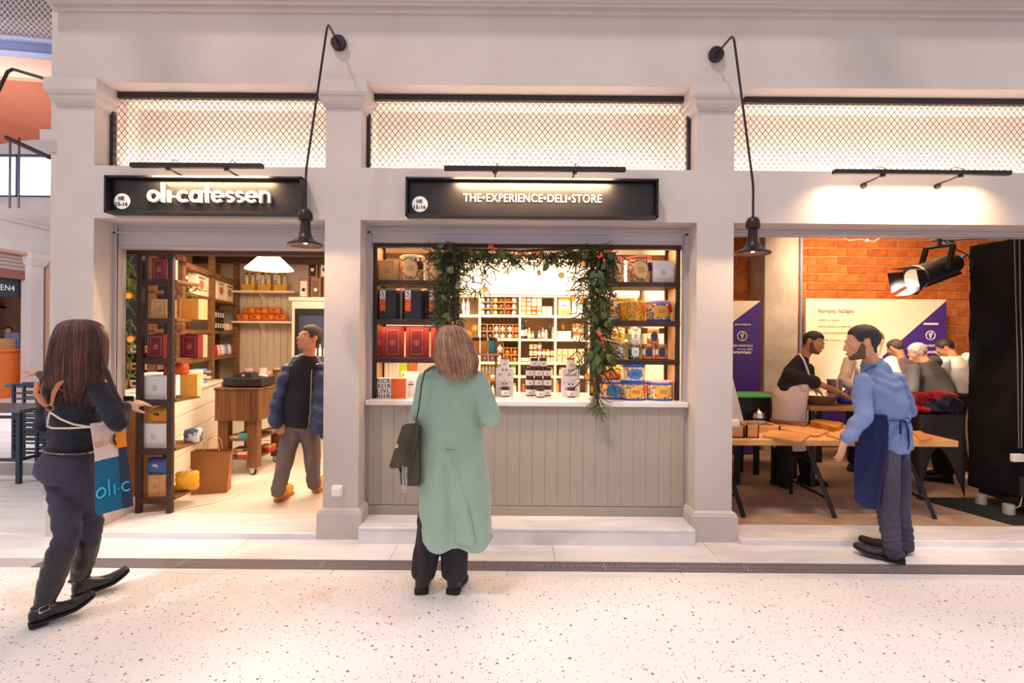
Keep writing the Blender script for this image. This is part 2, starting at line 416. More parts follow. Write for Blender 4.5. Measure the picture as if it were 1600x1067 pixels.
# shutter boxes and guide rails
for k, (x0, x1, zb, zm) in enumerate(((-3.33, -1.48, 2.345, 2.47), (-1.195, 1.50, 2.408, 2.49), (1.795, 4.75, 2.498, 2.52))):
    mb = MB().box(x0, x1, 4.31, 4.43, zm, ZD).box(x0 + .03, x1 - .03, 4.325, 4.42, zb + .012, zm).box(x0 + .03, x1 - .03, 4.315, 4.43, zb, zb + .012).box(x0, x1, 4.30, 4.33, zm - .008, zm + .006).box(x0, x1, 4.295, 4.33, zm + .03, zm + .036)
    t = thing('roller_shutter', ['pale grey rolled up shutter above the shop doorway', 'pale grey rolled up shutter above the counter window', 'pale grey rolled up shutter above the kitchen bay'][k], 'shutter', ((x0+x1)/2, 4.31, 2.5))
    K(mb.build('housing', shutter_m), t)
    for s, xx in ((1, x0), (-1, x1)):
        r = MB().box(xx, xx + s*.035, 4.30, 4.315, .13 if k == 1 else .05, ZD).box(xx, xx + s*.035, 4.315, 4.36, .13 if k == 1 else .05, ZD).box(xx + s*.028, xx + s*.035, 4.29, 4.31, .13 if k == 1 else .05, 2.5)
        K(r.build('guide_rail', shutter_m), t)

# ---------------- transoms: lit box behind a wire screen
for k, (x0, x1) in enumerate(((-3.33, -1.48), (-1.195, 1.50), (1.795, 4.75))):
    struct('transom_box', MB().box(x0, x1, 4.60, 4.64, ZT0 - .04, ZT1 + .04).box(x0, x1, YB, 4.62, ZT1, ZT1 + .04).box(x0, x1, YB, 4.62, ZT0 - .04, ZT0).box(x0 - .03, x0, YB, 4.62, ZT0, ZT1).box(x1, x1 + .03, YB, 4.62, ZT0, ZT1), plaster_white)
    t = thing('wire_screen', ['diamond wire screen in black frame above the shop doorway', 'wide diamond wire screen in black frame above the deli counter', 'long diamond wire screen in black frame above the kitchen bay'][k], 'screen', ((x0+x1)/2, 4.27, ZT0))
    fr = MB(); w = .035
    fr.box(x0, x1, 4.255, 4.295, ZT1 - w - .012, ZT1).box(x0, x1, 4.262, 4.29, ZT0, ZT0 + .018).box(x0, x0 + w*.8, 4.255, 4.295, ZT0, ZT1).box(x1 - w*.8, x1, 4.255, 4.295, ZT0, ZT1)
    K(fr.build('frame', frame_m), t)
    wm = MB(); H = ZT1 - ZT0; p = .05; n = int((x1 - x0 + H*.85) / p)
    sl = .8
    for q in range(n + 1):
        for s in (1, -1):
            xa = x0 - H*sl + q*p if s > 0 else x0 + q*p
            pts = []; xb = xa + s*H*sl
            # clip to frame
            def zx(x): return ZT0 + (x - xa)/(s*sl)
            lo, hi = min(xa, xb), max(xa, xb); a_ = max(lo, x0); b_ = min(hi, x1)
            if b_ - a_ < .01: continue
            ys = 4.274 + s*.0012
            wm.tube([(a_, ys, zx(a_)), (b_, ys, zx(b_))], .0024, 4, cap=False)
    o = wm.build('wire_mesh', frame_m, kind='stuff'); K(o, t)
    L = x1 - x0
    area('transom_strip', ((x0+x1)/2, 4.42, ZT0 + .03), ((x0+x1)/2, 4.60, ZT0 + .28), L*.96, .03, 6.5*L, (1.0, 0.80, 0.64))

# ---------------- beaded counter front
xa, xb = -1.165, 1.47
cnt = thing('deli_counter', 'greige beadboard deli counter with white stone top under the window', 'counter', ((xa+xb)/2, 4.27, .13))
K(MB().box(xa, xb, 4.29, 4.34, .13, 1.045).box(xa, xb, 4.34, 4.85, .13, .99).build('carcass', counter_m), cnt)
K(MB().bbox(xa, xb, 4.262, 4.3, .13, .205, .003).build('plinth', mat('plinth_paint', C(160, 148, 136), .5)), cnt)
pl = MB().bbox(0, .1055, 0, .02, .0, .835, .004).mesh('plank', counter_m)
n = 25; wdt = (xb - xa) / n
for k in range(n):
    o = bpy.data.objects.new('plank', pl); COL.objects.link(o); K(o, cnt); o.location = (xa + k*wdt, 4.272, .208)
K(MB().bbox(xa - .02, xb + .02, 4.235, 4.95, 1.045, 1.085, .004).build('countertop', stone_m), cnt)
CT = 1.085

# ---------------- shop interior shell
ceil_m = mat('shop_ceiling_paint', C(206, 176, 146), .8)
struct('ceiling', shopslab(2.78, 2.85), ceil_m)
struct('wall_back', MB().box(-5.3, -.85, 8.2, 8.3, 0, 2.85), plaster_in)
struct('wall_niche', MB().box(-.85, 1.72, 6.78, 6.86, 0, 2.85).box(-.93, -.85, 6.78, 8.3, 0, 2.85), plaster_in)
struct('wall_party', MB().box(1.72, 1.80, 4.452, 8.3, 0, 3.4), plaster_in)
dark_back = mat('dark_glass_back', C(24, 20, 22), .3)
struct('wall_left', MB().box(-5.3, -4.3, 6.35, 6.4, 0, 2.85).box(-5.36, -5.3, 6.35, 8.3, 0, 2.85), dark_back)
struct('beam_1', MB().box(-3.33, -1.2, 4.46, 4.56, 2.315, 2.375), dwood_h)
struct('beam_2', MB().box(-1.2, 1.5, 4.36, 4.42, 2.375, 2.43), dwood_h)
for k in range(4): struct('beam_%d' % (k+3), MB().box(-3.9 - k*.35, -2.0, 5.2 + k*.75, 5.3 + k*.75, 2.66, 2.78), dwood_h)
# beadboard on the back wall behind the bracket shelves
bb = MB()
for k in range(16): bb.bbox(-4.3 + k*.11, -4.195 + k*.11, 8.175, 8.2, .05, 2.34, .005)
K(bb.build('panelling', mat('cream_panel_paint', C(224, 206, 180), .6)), thing('wall_panelling', 'cream vertical beadboard behind the bracket shelves', 'panelling', (-3.5, 8.2, .05)))

# ---------------- kitchen bay shell: brick wall, concrete column
mortar = mat('mortar', C(196, 160, 128), .9, bump=.4, bscale=60)
kb = struct('wall_brick', MB().box(2.9, 7.6, 7.72, 7.85, 0, 3.4), mortar)
bricks = [mat('brick_a', C(196, 104, 44), .85, col2=C(222, 134, 66), scale=7, bump=.5, bscale=60), mat('brick_b', C(178, 88, 36), .85, col2=C(210, 118, 54), scale=9, bump=.5, bscale=60), mat('brick_c', C(214, 126, 62), .85, col2=C(190, 98, 44), scale=6, bump=.5, bscale=70)]
bmesh_ = [MB().bbox(0, .288, 0, .03, 0, .112, .006).mesh('brick', bm_) for bm_ in bricks]
rng = random.Random(3)
for r in range(20):
    z = 3.13 - r*.1285
    for c in range(14):
        x = 3.28 + c*.302 - (.15 if r % 2 else 0) + rng.uniform(-.008, .008)
        if x > 7.1: continue
        o = bpy.data.objects.new('brick', rng.choice(bmesh_)); COL.objects.link(o); o.parent = kb
        o.location = (x, 7.70 + rng.uniform(-.006, .006), z + rng.uniform(-.003, .003)); o.rotation_euler = (0, rng.uniform(-.008, .008), 0)
kb2 = struct('wall_brick', MB().box(1.8, 2.9, 7.72, 7.85, 0, 3.4), mortar)
for r in range(20):
    for c in range(5):
        x = 1.82 + c*.302 - (.0 if r % 2 else .15) 
        if x < 1.8: x += .302*5 - .01
        if x > 3.05 or (r % 2 and x > 2.9): continue
        o = bpy.data.objects.new('brick', rng.choice(bmesh_)); COL.objects.link(o); o.parent = kb2
        o.location = (x, 7.70 + rng.uniform(-.006, .006), 3.13 - r*.1285)
conc = mat('raw_concrete', C(196, 188, 182), .85, col2=C(172, 162, 156), scale=3, bump=.4, bscale=25)
struct('column', MB().bbox(3.59, 4.07, 7.2, 7.66, 0, 3.4, .01), conc)
struct('trim_2', MB().tube([(4.10, 7.2, 0), (4.10, 7.2, 3.3)], .022, 10), mat('blue_grey_pipe', C(120, 134, 160), .5), smooth=True)
corr = MB(); n = 60
prof = [(3.0 + 4.4*i/n, 3.24 + (.05 if i % 2 else 0)) for i in range(n+1)]
corr.rings([[(x, y, z) for x, z in prof] + [(x, y, z + .02) for x, z in reversed(prof)] for y in (5.6, 7.68)])
struct('ceiling_corrugated', corr, mat('corrugated_sheet', C(158, 120, 92), .5, .3))
struct('ceiling_kitchen', MB().box(1.80, 8.2, 4.66, 7.8, 3.34, 3.42).box(1.8, 8.2, 4.645, 4.70, 2.93, 3.42), mat('kitchen_ceiling_paint', C(150, 130, 112), .9))
struct('wall_right', MB().box(8.1, 8.2, 4.452, 7.8, 0, 3.4), plaster)

# ---------------- rest of the hall to the left
struct('wall_far', MB().box(-30, -8, 22, 22.3, 0, 7.45).box(-30, -8, 22, 22.3, 9.3, 14), plaster)
wn = thing('window', 'long row of steel framed hall windows high above the far stall', 'window', (-20, 22.1, 7.4)); wn['kind'] = 'structure'
del wn['category']
K(MB().box(-30, -8, 22.1, 22.16, 7.45, 9.3).build('pane', mat('sky_glass', C(220, 230, 245), .1, emis=(.86, .93, 1, 1), estr=1.15)), wn)
m = MB()
for k in range(14): m.box(-29 + k*1.55, -28.93 + k*1.55, 22.0, 22.1, 7.45, 9.3)
for z in (7.45, 9.2): m.box(-30, -8, 22.0, 22.1, z, z + .08)
K(m.build('window_frame', mat('steel_blue', C(70, 74, 110), .5)), wn)
m = MB()
for k in range(5): m.box(-30, -8, 12.6 + k*2, 12.9 + k*2, 10.4, 10.8)
struct('beam_7', m, shutter_m)
# mezzanine edge: curved slab, soffit painted with warm lamp glow, blue-grey channel and netted railing
def arc(r, a0, a1, n, cx=-10.2, cy=18.0): return [(cx + r*sin(a0 + (a1-a0)*i/n), cy - r*cos(a0 + (a1-a0)*i/n)) for i in range(n+1)]
def band(r0, r1, z0, z1, a0=-.5, a1=.75):
    A = arc(r0, a0, a1, 28); B = arc(r1, a0, a1, 28)
    return MB().rings([[(p[0], p[1], z0), (p[0], p[1], z1), (q[0], q[1], z1), (q[0], q[1], z0)] for p, q in zip(A, B)])
soffit_glow_m = mat('soffit_lamp_glow', C(206, 122, 88), .8, col2=C(196, 108, 76), scale=.8)  # orange of warm lamplight put into the soffit colour
grey_b = mat('blue_grey_steel', C(150, 152, 178), .5)
mz = thing('mezzanine', 'curved upper gallery edge with lamp-glow orange underside and netted railing', 'gallery', (-10.2, 9.2, 6)); mz['kind'] = 'structure'; del mz['category']
K(band(9.0, 6.0, 6.18, 6.25).build('soffit', soffit_glow_m, smooth=True), mz)
K(band(9.05, 8.9, 6.15, 6.5).build('fascia', mat('pale_orange_fascia', C(226, 166, 140), .7), smooth=True), mz)
K(band(9.12, 8.95, 6.5, 6.58).build('lower_flange', grey_b, smooth=True), mz)
K(band(9.06, 8.95, 6.58, 6.78).build('channel', mat('blue_grey_web', C(112, 116, 146), .5), smooth=True), mz)
K(band(9.12, 8.95, 6.78, 6.84).build('upper_flange', grey_b, smooth=True), mz)
for a in (-.30, -.1, .1, .3):
    K(MB().box(-10.2 + 9*sin(a) - .05, -10.2 + 9*sin(a) + .05, 18 - 9*cos(a), 18 - 9*cos(a) + .1, 6.84, 8.6).build('post', grey_b), mz)
m = MB(); A = arc(9.0, -.4, .5, 90)
for i in range(0, 90):
    for s in (1, -1):
        j = i + 13*s
        if 0 <= j <= 90:
            pts = [(A[i + (j-i)*t//4][0], A[i + (j-i)*t//4][1], 6.84 + t*.35) for t in range(5)]
            m.tube(pts, .006, 4, cap=False)
o = m.build('net', mat('net_cord', C(200, 196, 206), .6), kind='stuff'); K(o, mz)
K(MB().box(-16, -6.5, 13.0, 13.4, 7.2, 11).build('upper_wall', mat('upper_wall_taupe', C(150, 128, 118), .8)), mz)
K(MB().tube([(-9.9, 12.0, 7.0), (-9.5, 12.0, 8.9)], .12, 8).tube([(-9.2, 12.2, 8.2), (-7.0, 12.2, 7.2)], .1, 8).build('roof_brace', dwood), mz)
# far stall seen past the corner
far = thing('market_stall', 'distant cream market stall with rolled shutter past the left corner', 'stall', (-12.3, 12.6, 0)); far['kind'] = 'structure'; del far['category']
st_m = plaster
K(MB().box(-12.6, -12.0, 8.5, 13.5, 3.62, 4.3).sq(-12.6, -12.0, 8.5, 13.5, [(0, 4.3), (.05, 4.3), (.05, 4.36), (.1, 4.4), (.16, 4.5), (.16, 4.62), (0, 4.62)]).build('entablature', st_m), far)
K(MB().box(-12.25, -12.0, 12.85, 13.2, 0, 3.62).sq(-12.25, -12.0, 12.85, 13.2, [(0, 3.3), (.03, 3.34), (.05, 3.4), (.09, 3.5), (.09, 3.64), (0, 3.64)]).sq(-12.25, -12.0, 12.85, 13.2, [(.06, 0), (.06, .25), (0, .3)]).build('pillar', st_m), far)
m = MB()
for k in range(5): m.box(-12.3, -12.15, 9, 12.86, 3.62 - .09*(k+1), 3.62 - .09*k - .012)
K(m.build('rolled_shutter', mat('shutter_warm', C(176, 150, 140), .5)), far)
K(MB().box(-12.3, -12.15, 9, 12.86, 2.95, 3.17).build('shutter_box', mat('stall_red_brown', C(140, 86, 80), .7)), far)
K(MB().box(-16.2, -16.0, 8.5, 18, 0, 3.7).build('back_wall', mat('stall_back', C(120, 90, 66), .8)), far)
K(MB().box(-16, -12.0, 15.4, 15.5, 0, 3.6).box(-16, -12, 8.5, 15.5, 3.55, 3.62).box(-12.1, -12.0, 13.3, 15.5, 0, 3.6).build('side_wall', mat('stall_side', C(196, 150, 120), .8)), far)
sb = tag(MB().box(-12.34, -12.28, 9.5, 12.86, 2.5, 2.95).build('sign_board', mat('sign_navy', C(40, 44, 58), .4)), 'dark stall sign with white lettering under the far shutter', 'sign')
text('lettering', 'CEN4', white_m, sb, (-12.27, 12.45, 2.72), width=.5, rot=(pi/2, 0, pi/2))
o = MB().box(-12.9, -12.4, 9.2, 13.3, 0, 1.15).bbox(-12.95, -12.35, 9.2, 13.35, 1.15, 1.22, .01).build('stall_counter', mat('orange_paint', C(226, 116, 48), .5)); tag(o, 'orange counter of the distant stall at the left edge', 'counter')
o = MB().box(-12.75, -12.4, 12.95, 13.3, 1.22, 1.62).build('display_case', mat('case_glass', C(110, 120, 160), .15)); tag(o, 'small glass display case on the orange stall counter', 'case')
o = MB().box(-12.75, -12.42, 12.5, 12.9, 1.22, 1.48).build('cardboard_box', mat('cardboard', C(186, 136, 86), .8)); tag(o, 'brown cardboard box on the orange stall counter', 'box')
o = MB().box(-15.3, -15.1, 12, 15.38, 2.35, 2.4).box(-15.3, -15.1, 12, 15.38, 2.9, 2.95).box(-15.22, -15.16, 15.0, 15.06, 1.3, 3.5).build('hanging_shelf', black_m); tag(o, 'black hanging shelf with bottles over the far stall counter', 'shelf')
for k in range(6):
    o = MB().lathe([(.0, 0), (.035, 0), (.035, .14), (.012, .18), (.012, .24), (0, .24)], (-15.2, 15.2 - k*.16, 2.401), 8).build('bottle', mat('bottle_pale', C(190, 180, 196), .2), smooth=True)
    tag(o, 'small pale bottle, %s from the pillar on the far stall shelf' % ('first', 'second', 'third', 'fourth', 'fifth', 'last')[k], 'bottle', 'bottles on the far stall shelf')
# black lattice stall beyond
struct('wall_lattice', MB().box(-15, -10.5, 15.5, 15.6, 0, 4.4), mat('dark_teal', C(74, 86, 118), .6))

# unseen roof beams added overhead to cast soft shadows on the floor
for k, (x0, y0, x1, y1, wd) in enumerate(((-9, -2.2, 9, 3.4, .5), (-9, 1.5, 9, -3.5, .35), (-1.2, -9, 1.4, 3.6, .4), (3.2, -9, 6.5, 3.6, .5), (-7, -9, -4.4, 3.6, .4))):
    A = Vector((x0, y0, 8.2 + .1*k)); B = Vector((x1, y1, 8.2 + .1*k)); n_ = (B-A).cross(Vector((0, 0, 1))).normalized()*wd/2
    struct('beam_%d' % (8+k), MB().rings([[A-n_, B-n_, B+n_, A+n_], [p + Vector((0, 0, .25)) for p in (A-n_, B-n_, B+n_, A+n_)]]), shutter_m)
# ================================================================ signs
def stroke_text(s, h, stroke, gap, depth, m, name, parent, y=0.0, x0=0.0, z0=0.0, label=None):
    """geometric round letters built as solid strokes; h = x-height; returns total width"""
    mb = MB(); x = 0.0; st = stroke; R = h/2 - st/2; cnt = [0]
    def path(pts, w=st, closed=False):
        n = len(pts); L = []; Rr = []
        for i in range(n):
            a = pts[(i-1) % n] if (closed or i) else pts[i]; b = pts[(i+1) % n] if (closed or i < n-1) else pts[i]
            dx, dz = b[0]-a[0], b[1]-a[1]; q = math.hypot(dx, dz) or 1
            L.append((pts[i][0] - dz/q*w/2, pts[i][1] + dx/q*w/2)); Rr.append((pts[i][0] + dz/q*w/2, pts[i][1] - dx/q*w/2))
        rr = [[(l[0], 0, l[1]), (r[0], 0, r[1]), (r[0], depth, r[1]), (l[0], depth, l[1])] for l, r in zip(L, Rr)]
        if closed: rr.append(rr[0])
        cnt[0] += 1; M = Matrix.Translation((x0, y - .0006*(cnt[0] % 4), z0)); mb.rings(rr, not closed, M)
    def circ(cx, cz, r, a0, a1, n=20): return [(cx + r*cos(radians(a0+(a1-a0)*i/n)), cz + r*sin(radians(a0+(a1-a0)*i/n))) for i in range(n+1)]
    for ch in s:
        if ch == 'o': path(circ(x+h/2, h/2, R, 0, 360, 24)[:-1], closed=True); x += h + gap
        elif ch == 'l': path([(x+st/2, 0), (x+st/2, h*1.62)]); x += st + gap*1.9
        elif ch == 'i': path([(x+st/2, 0), (x+st/2, h*.98)]); x += st + gap*1.1
        elif ch == '.': path(circ(x+st*.55, h*.47, st*.22, 0, 360, 10)[:-1], st*.44, True); x += st*1.1 + gap*1.1
        elif ch == 'c': path(circ(x+h/2, h/2, R, 48, 312)); x += h*.86 + gap
        elif ch == 'a': path(circ(x+h/2, h/2, R, 0, 360, 24)[:-1], closed=True); path([(x+h-st/2, 0), (x+h-st/2, h)]); x += h + gap
        elif ch == 't': path([(x+h*.26, 0), (x+h*.26, h*1.4)]); path([(x, h*.9), (x+h*.56, h*.9)], st*.8); x += h*.56 + gap*.7
        elif ch == 'e': path(circ(x+h/2, h/2, R, 0, 318)); path([(x+st*.6, h/2), (x+h-st*.1, h/2)], st*.72); x += h + gap
        elif ch == 's':
            r = (h - st)/4 + .0001; w = r*1.25
            p = [(x+w+.5*st + w*cos(radians(a)), h-st/2-r + r*sin(radians(a))) for a in range(35, 271, 20)]
            p += [(x+w+.5*st + w*cos(radians(a)), st/2+r + r*sin(radians(a))) for a in range(90, -146, -20)]
            path(p, st*.86); x += 2*w + st + gap*.8
        elif ch == 'n': path([(x+st/2, 0), (x+st/2, h)]); path([(x+st/2, h*.5)] + circ(x+h*.45, h - h*.45+ .0, h*.45-st/2, 180, 0)[0:] + [(x+h*.9-st/2, 0)]); x += h*.9 + gap
    o = mb.build(name, m, parent)
    if label: o['label'] = label
    return o, x - gap
def sign_box(name, label, x0, x1, z0, z1):
    s = thing(name, label, 'sign', ((x0+x1)/2, 4.05, (z0+z1)/2)); 
    K(MB().box(x0+.02, x1-.02, 4.045, 4.06, z0+.02, z1-.02).build('panel', sign_m), s)
    r = MB().box(x0, x1, 3.99, 4.10, z1-.014, z1).box(x0, x1, 3.99, 4.10, z0, z0+.014).box(x0, x0+.014, 3.99, 4.10, z0, z1).box(x1-.014, x1, 3.99, 4.10, z0, z1)
    K(r.build('rim', black_m), s)
    b = K(MB().lathe([(0, 0), (.062, 0), (.062, .006), (0, .006)], (0, 0, 0), 28, Matrix.Translation((x0+.105, 4.045, z0+.10)) @ Matrix.Rotation(pi/2, 4, 'X')).build('number_badge', white_m), s); b['label'] = 'round white unit number badge'
    t1 = text('unit_letters', 'HK', black_m, b, (x0+.105, 4.036, z0+.123), width=.05, height=.03, bold=.01); t2 = text('unit_number', '15-16', black_m, b, (x0+.105, 4.036, z0+.078), width=.092, height=.03, bold=.01)
    for t in (t1, t2): t.matrix_parent_inverse = Matrix.Identity(4)
    return s
s1 = sign_box('shop_sign', 'black shop sign with big white rounded letters reading oli catessen', -3.165, -1.625, 2.565, 2.855)
o, w = stroke_text('oli.catessen', .094, .0185, .016, .03, white_m, 'lettering', None)
o.scale = (.965/w, 1, 1); o.location = (-2.845, 4.012, 2.655); K(o, s1)
s2 = sign_box('deli_sign', 'black sign reading the experience deli store over the counter window', -.815, 1.16, 2.56, 2.86)
o = text('lettering', 'THE\u2022EXPERIENCE\u2022DELI\u2022STORE', white_m, None, (.178, 4.038, 2.715), width=1.09, height=.064, bold=.0, ext=.001); K(o, s2)

# ---------------- linear wall washers on two stubs
for k, (x0, x1, zz, lab, L) in enumerate(((-2.875, -1.87, 2.893, 'slim black linear light bar above the rounded letter sign', 15), (-.50, .875, 2.888, 'slim black linear light bar above the deli store sign', 20), (2.45, 3.79, 2.884, 'slim black linear light bar above the bare wall of the kitchen bay', 20))):
    t = thing('linear_light', lab, 'light', ((x0+x1)/2, 4.0, zz))
    yb = 3.88
    K(MB().bbox(x0, x1, yb-.02, yb+.022, zz-.012, zz+.022, .004).build('housing', black_m), t)
    K(MB().box(x0+.03, x1-.03, yb+.022, yb+.0245, zz-.008, zz+.012).build('diffuser', mat('warm_led', C(255, 220, 180), emis=(1, .72, .42, 1), estr=9)), t)
    for q in (.28, .72):
        xx = x0 + (x1-x0)*q
        a = K(MB().lathe([(0, -.012), (.016, -.012), (.018, 0), (.016, .012), (0, .012)], (xx, yb, zz-.02), 12).tube([(xx, yb, zz-.015), (xx, yb+.1, zz-.02), (xx, 4.1, zz-.02)], .007, 6).lathe([(0, 0), (.022, 0), (.022, .02), (0, .02)], (0, 0, 0), 14, Matrix.Translation((xx, 4.1, zz-.035)) @ Matrix.Rotation(pi/2, 4, 'X')).build('bracket', black_m, smooth=True), t)
        K(MB().tube([(xx+.03, yb, zz+.028), (xx+.01, yb+.06, zz+.07), (xx+.02, 4.092, zz+.05)], .003, 5).build('cable', rubber, smooth=True), t)
    hx = .22 if k < 2 else .40
    ar = area('bar_glow', ((x0+x1)/2, yb+.03, zz-.02), ((x0+x1)/2, 4.1 if k == 2 else 4.06, zz-hx), (x1-x0)*.9, .02, L, (1, .66, .36), 125)

# ---------------- gooseneck wall lamps
bell_m = mat('dark_bronze', C(58, 44, 46), .32, .6)
def gooseneck(mp, bend, kink, bellx, belly, label):
    Y0 = 3.72
    M0 = at(mp[0], mp[1], 4.08); B = at(bend[0], bend[1], Y0); Kk = at(kink[0], kink[1], Y0); T = at(bellx, belly, Y0); T.x = Kk.x
    t = thing('gooseneck_lamp', label, 'lamp', (M0.x, 4.1, M0.z))
    K(MB().lathe([(0, 0), (.058, 0), (.06, .006), (.06, .035), (.054, .042), (0, .042)], (0, 0, 0), 28, Matrix.Translation((M0.x, 4.10, M0.z)) @ Matrix.Rotation(pi/2, 4, 'X')).build('wall_plate', bell_m, smooth=True), t)
    def smooth_path(P, r=.06, n=6):
        out = [P[0]]
        for i in range(1, len(P)-1):
            a = P[i] + (P[i-1]-P[i]).normalized()*r; b = P[i] + (P[i+1]-P[i]).normalized()*r
            out += [a.lerp(P[i], u).lerp(P[i].lerp(b, u), u) for u in [j/n for j in range(n+1)]]
        return out + [P[-1]]
    K(MB().tube(smooth_path([Vector((M0.x, 4.06, M0.z)), B, Kk, T]), .0085, 10).build('arm', bell_m, smooth=True), t)
    c = (T.x, T.y, T.z - .275)
    K(MB().lathe([(.0, .275), (.012, .273), (.035, .262), (.048, .24), (.053, .205), (.048, .185), (.036, .178), (.034, .165), (.036, .15), (.038, .11), (.045, .075), (.062, .05), (.09, .03), (.118, .016), (.124, .008), (.122, 0), (.118, .002), (.085, .024), (.058, .044), (.04, .07), (.03, .1), (0, .1)], c, 36).build('bell_shade', bell_m, smooth=True), t)
    K(MB().ell((c[0], c[1], c[2]+.045), (.025, .025, .032)).build('bulb', mat('bulb_glow', C(255, 220, 170), emis=(1, .68, .38, 1), estr=14), smooth='all'), t)
    p = bpy.data.lights.new('lamp_bulb', 'POINT'); p.energy = 7; p.color = (1, .62, .34); p.shadow_soft_size = .03
    po = bpy.data.objects.new('lamp_bulb', p); COL.objects.link(po); po.location = (c[0], c[1], c[2]+.005)
gooseneck((529, 67), (512, 36), (478, 268), 475, 325, 'dark bronze gooseneck lamp hanging in front of the shop doorway')
gooseneck((1119, 85), (1146, 54), (1177, 290), 1176, 338, 'dark bronze gooseneck lamp hanging over the kitchen bay corner')
# ---------------- socket on the pillar
p = at(528, 766, 4.1)
t = thing('wall_socket', 'small white weatherproof socket low on the pillar beside the doorway', 'socket', (p.x, 4.1, p.z))
K(MB().bbox(p.x-.042, p.x+.042, 4.065, 4.10, p.z-.04, p.z+.045, .006).build('box', white_m), t)
K(MB().bbox(p.x-.034, p.x+.034, 4.05, 4.066, p.z-.034, p.z+.03, .004).build('lid', white_m), t)
# black arm lamp of the far side at the top left
t = thing('bracket_lamp', 'thin black bracket lamp arm curving out past the left pillar', 'lamp', (-3.75, 4.35, 4.0))
K(MB().tube([(-3.66, 4.2, 3.66), (-3.72, 4.3, 3.70), at(20, 108, 4.5), at(12, 112, 4.5), at(-4, 145, 4.5)], .014, 8).build('arm', black_m, smooth=True), t)
t = thing('hanging_rods', 'pair of thin black hanging rods before the high hall windows', 'rods', (-9, 10, 6))
for px in (16, 30): K(MB().tube([at(px, 215, 11.0), at(px - 1, 325, 11.0)], .02, 6).build('rod', black_m), t)
K(MB().tube([at(10, 215, 10.6), at(78, 246, 10.6)], .05, 6).build('track', black_m), t)

# ================================================================ left side furniture: bar table, stools, stacked folding chairs
navy = mat('navy_grey_metal', C(48, 58, 74), .42, .25)
t = thing('bar_table', 'high slate coloured bar table with steel edge at the left edge', 'table', (-5.55, 5.75, 0))
zt = .80
K(MB().bbox(-6.6, -5.2, 5.45, 6.0, zt-.035, zt, .006).build('tabletop', mat('slate_top', C(96, 88, 98), .25)), t)
for xx in (-6.5, -5.25):
    for yy in (5.5, 5.93): K(MB().box(xx-.02, xx+.02, yy-.02, yy+.02, 0, zt-.035).build('leg', navy), t)
K(MB().box(-6.5, -5.25, 5.485, 5.515, .24, .27).box(-5.265, -5.235, 5.5, 5.93, .24, .27).box(-6.5, -5.25, 5.485, 5.515, zt-.10, zt-.07).build('stretcher', navy), t)
fc = thing('folding_chair', 'navy slatted folding chair at the front of the leaning row', 'chair', (-5.15, 6.15, 0), 0, 'folding chairs leaning in a row')
for s in (0, .42):
    MB().box(s-.015, s+.015, -.012, .012, 0, .98).build('frame', navy, fc)
for k in range(8): MB().bbox(.015, .405, -.008, .008, .22+k*.06, .245+k*.06, .003).build('slat', navy, fc)
MB().bbox(.015, .405, -.01, .01, .78, .80, .003).build('slat', navy, fc); MB().bbox(.015, .405, -.01, .01, .85, .87, .003).build('slat', navy, fc); MB().bbox(.0, .42, -.012, .012, .95, .98, .003).build('top_rail', navy, fc)
MB().box(.0, .42, -.012, .012, .1, .125).build('stretcher', navy, fc)
fc.location = (-5.75, 6.25, 0)
labs = ['navy slatted folding chair second in the leaning row', 'navy slatted folding chair third in the leaning row', 'navy slatted folding chair fourth in the leaning row', 'navy slatted folding chair last in the leaning row by the cream pillar']
for k in range(4): dup(fc, (-5.75 - .03*k - (.45 if k % 2 else 0), 6.35 + .1*k, 0), label=labs[k])
st = thing('bar_stool', 'navy metal stool with a flat shiny seat behind the bar table', 'stool', (-6.1, 6.9, 0))
MB().bbox(-.5, .42, -.2, .2, .90, .945, .01).build('seat', mat('navy_gloss', C(70, 84, 116), .15), st)
for xx in (-.4, .36):
    for yy in (-.17, .17): MB().box(xx-.015, xx+.015, yy-.015, yy+.015, 0, .9).build('leg', navy, st)
MB().box(-.4, .36, -.18, -.16, .3, .33).box(-.4, .36, -.18, -.16, .6, .63).build('stretcher', navy, st)
st2 = dup(st, (-6.2, 7.5, .0), label='navy metal stool standing behind the first by the far stall')
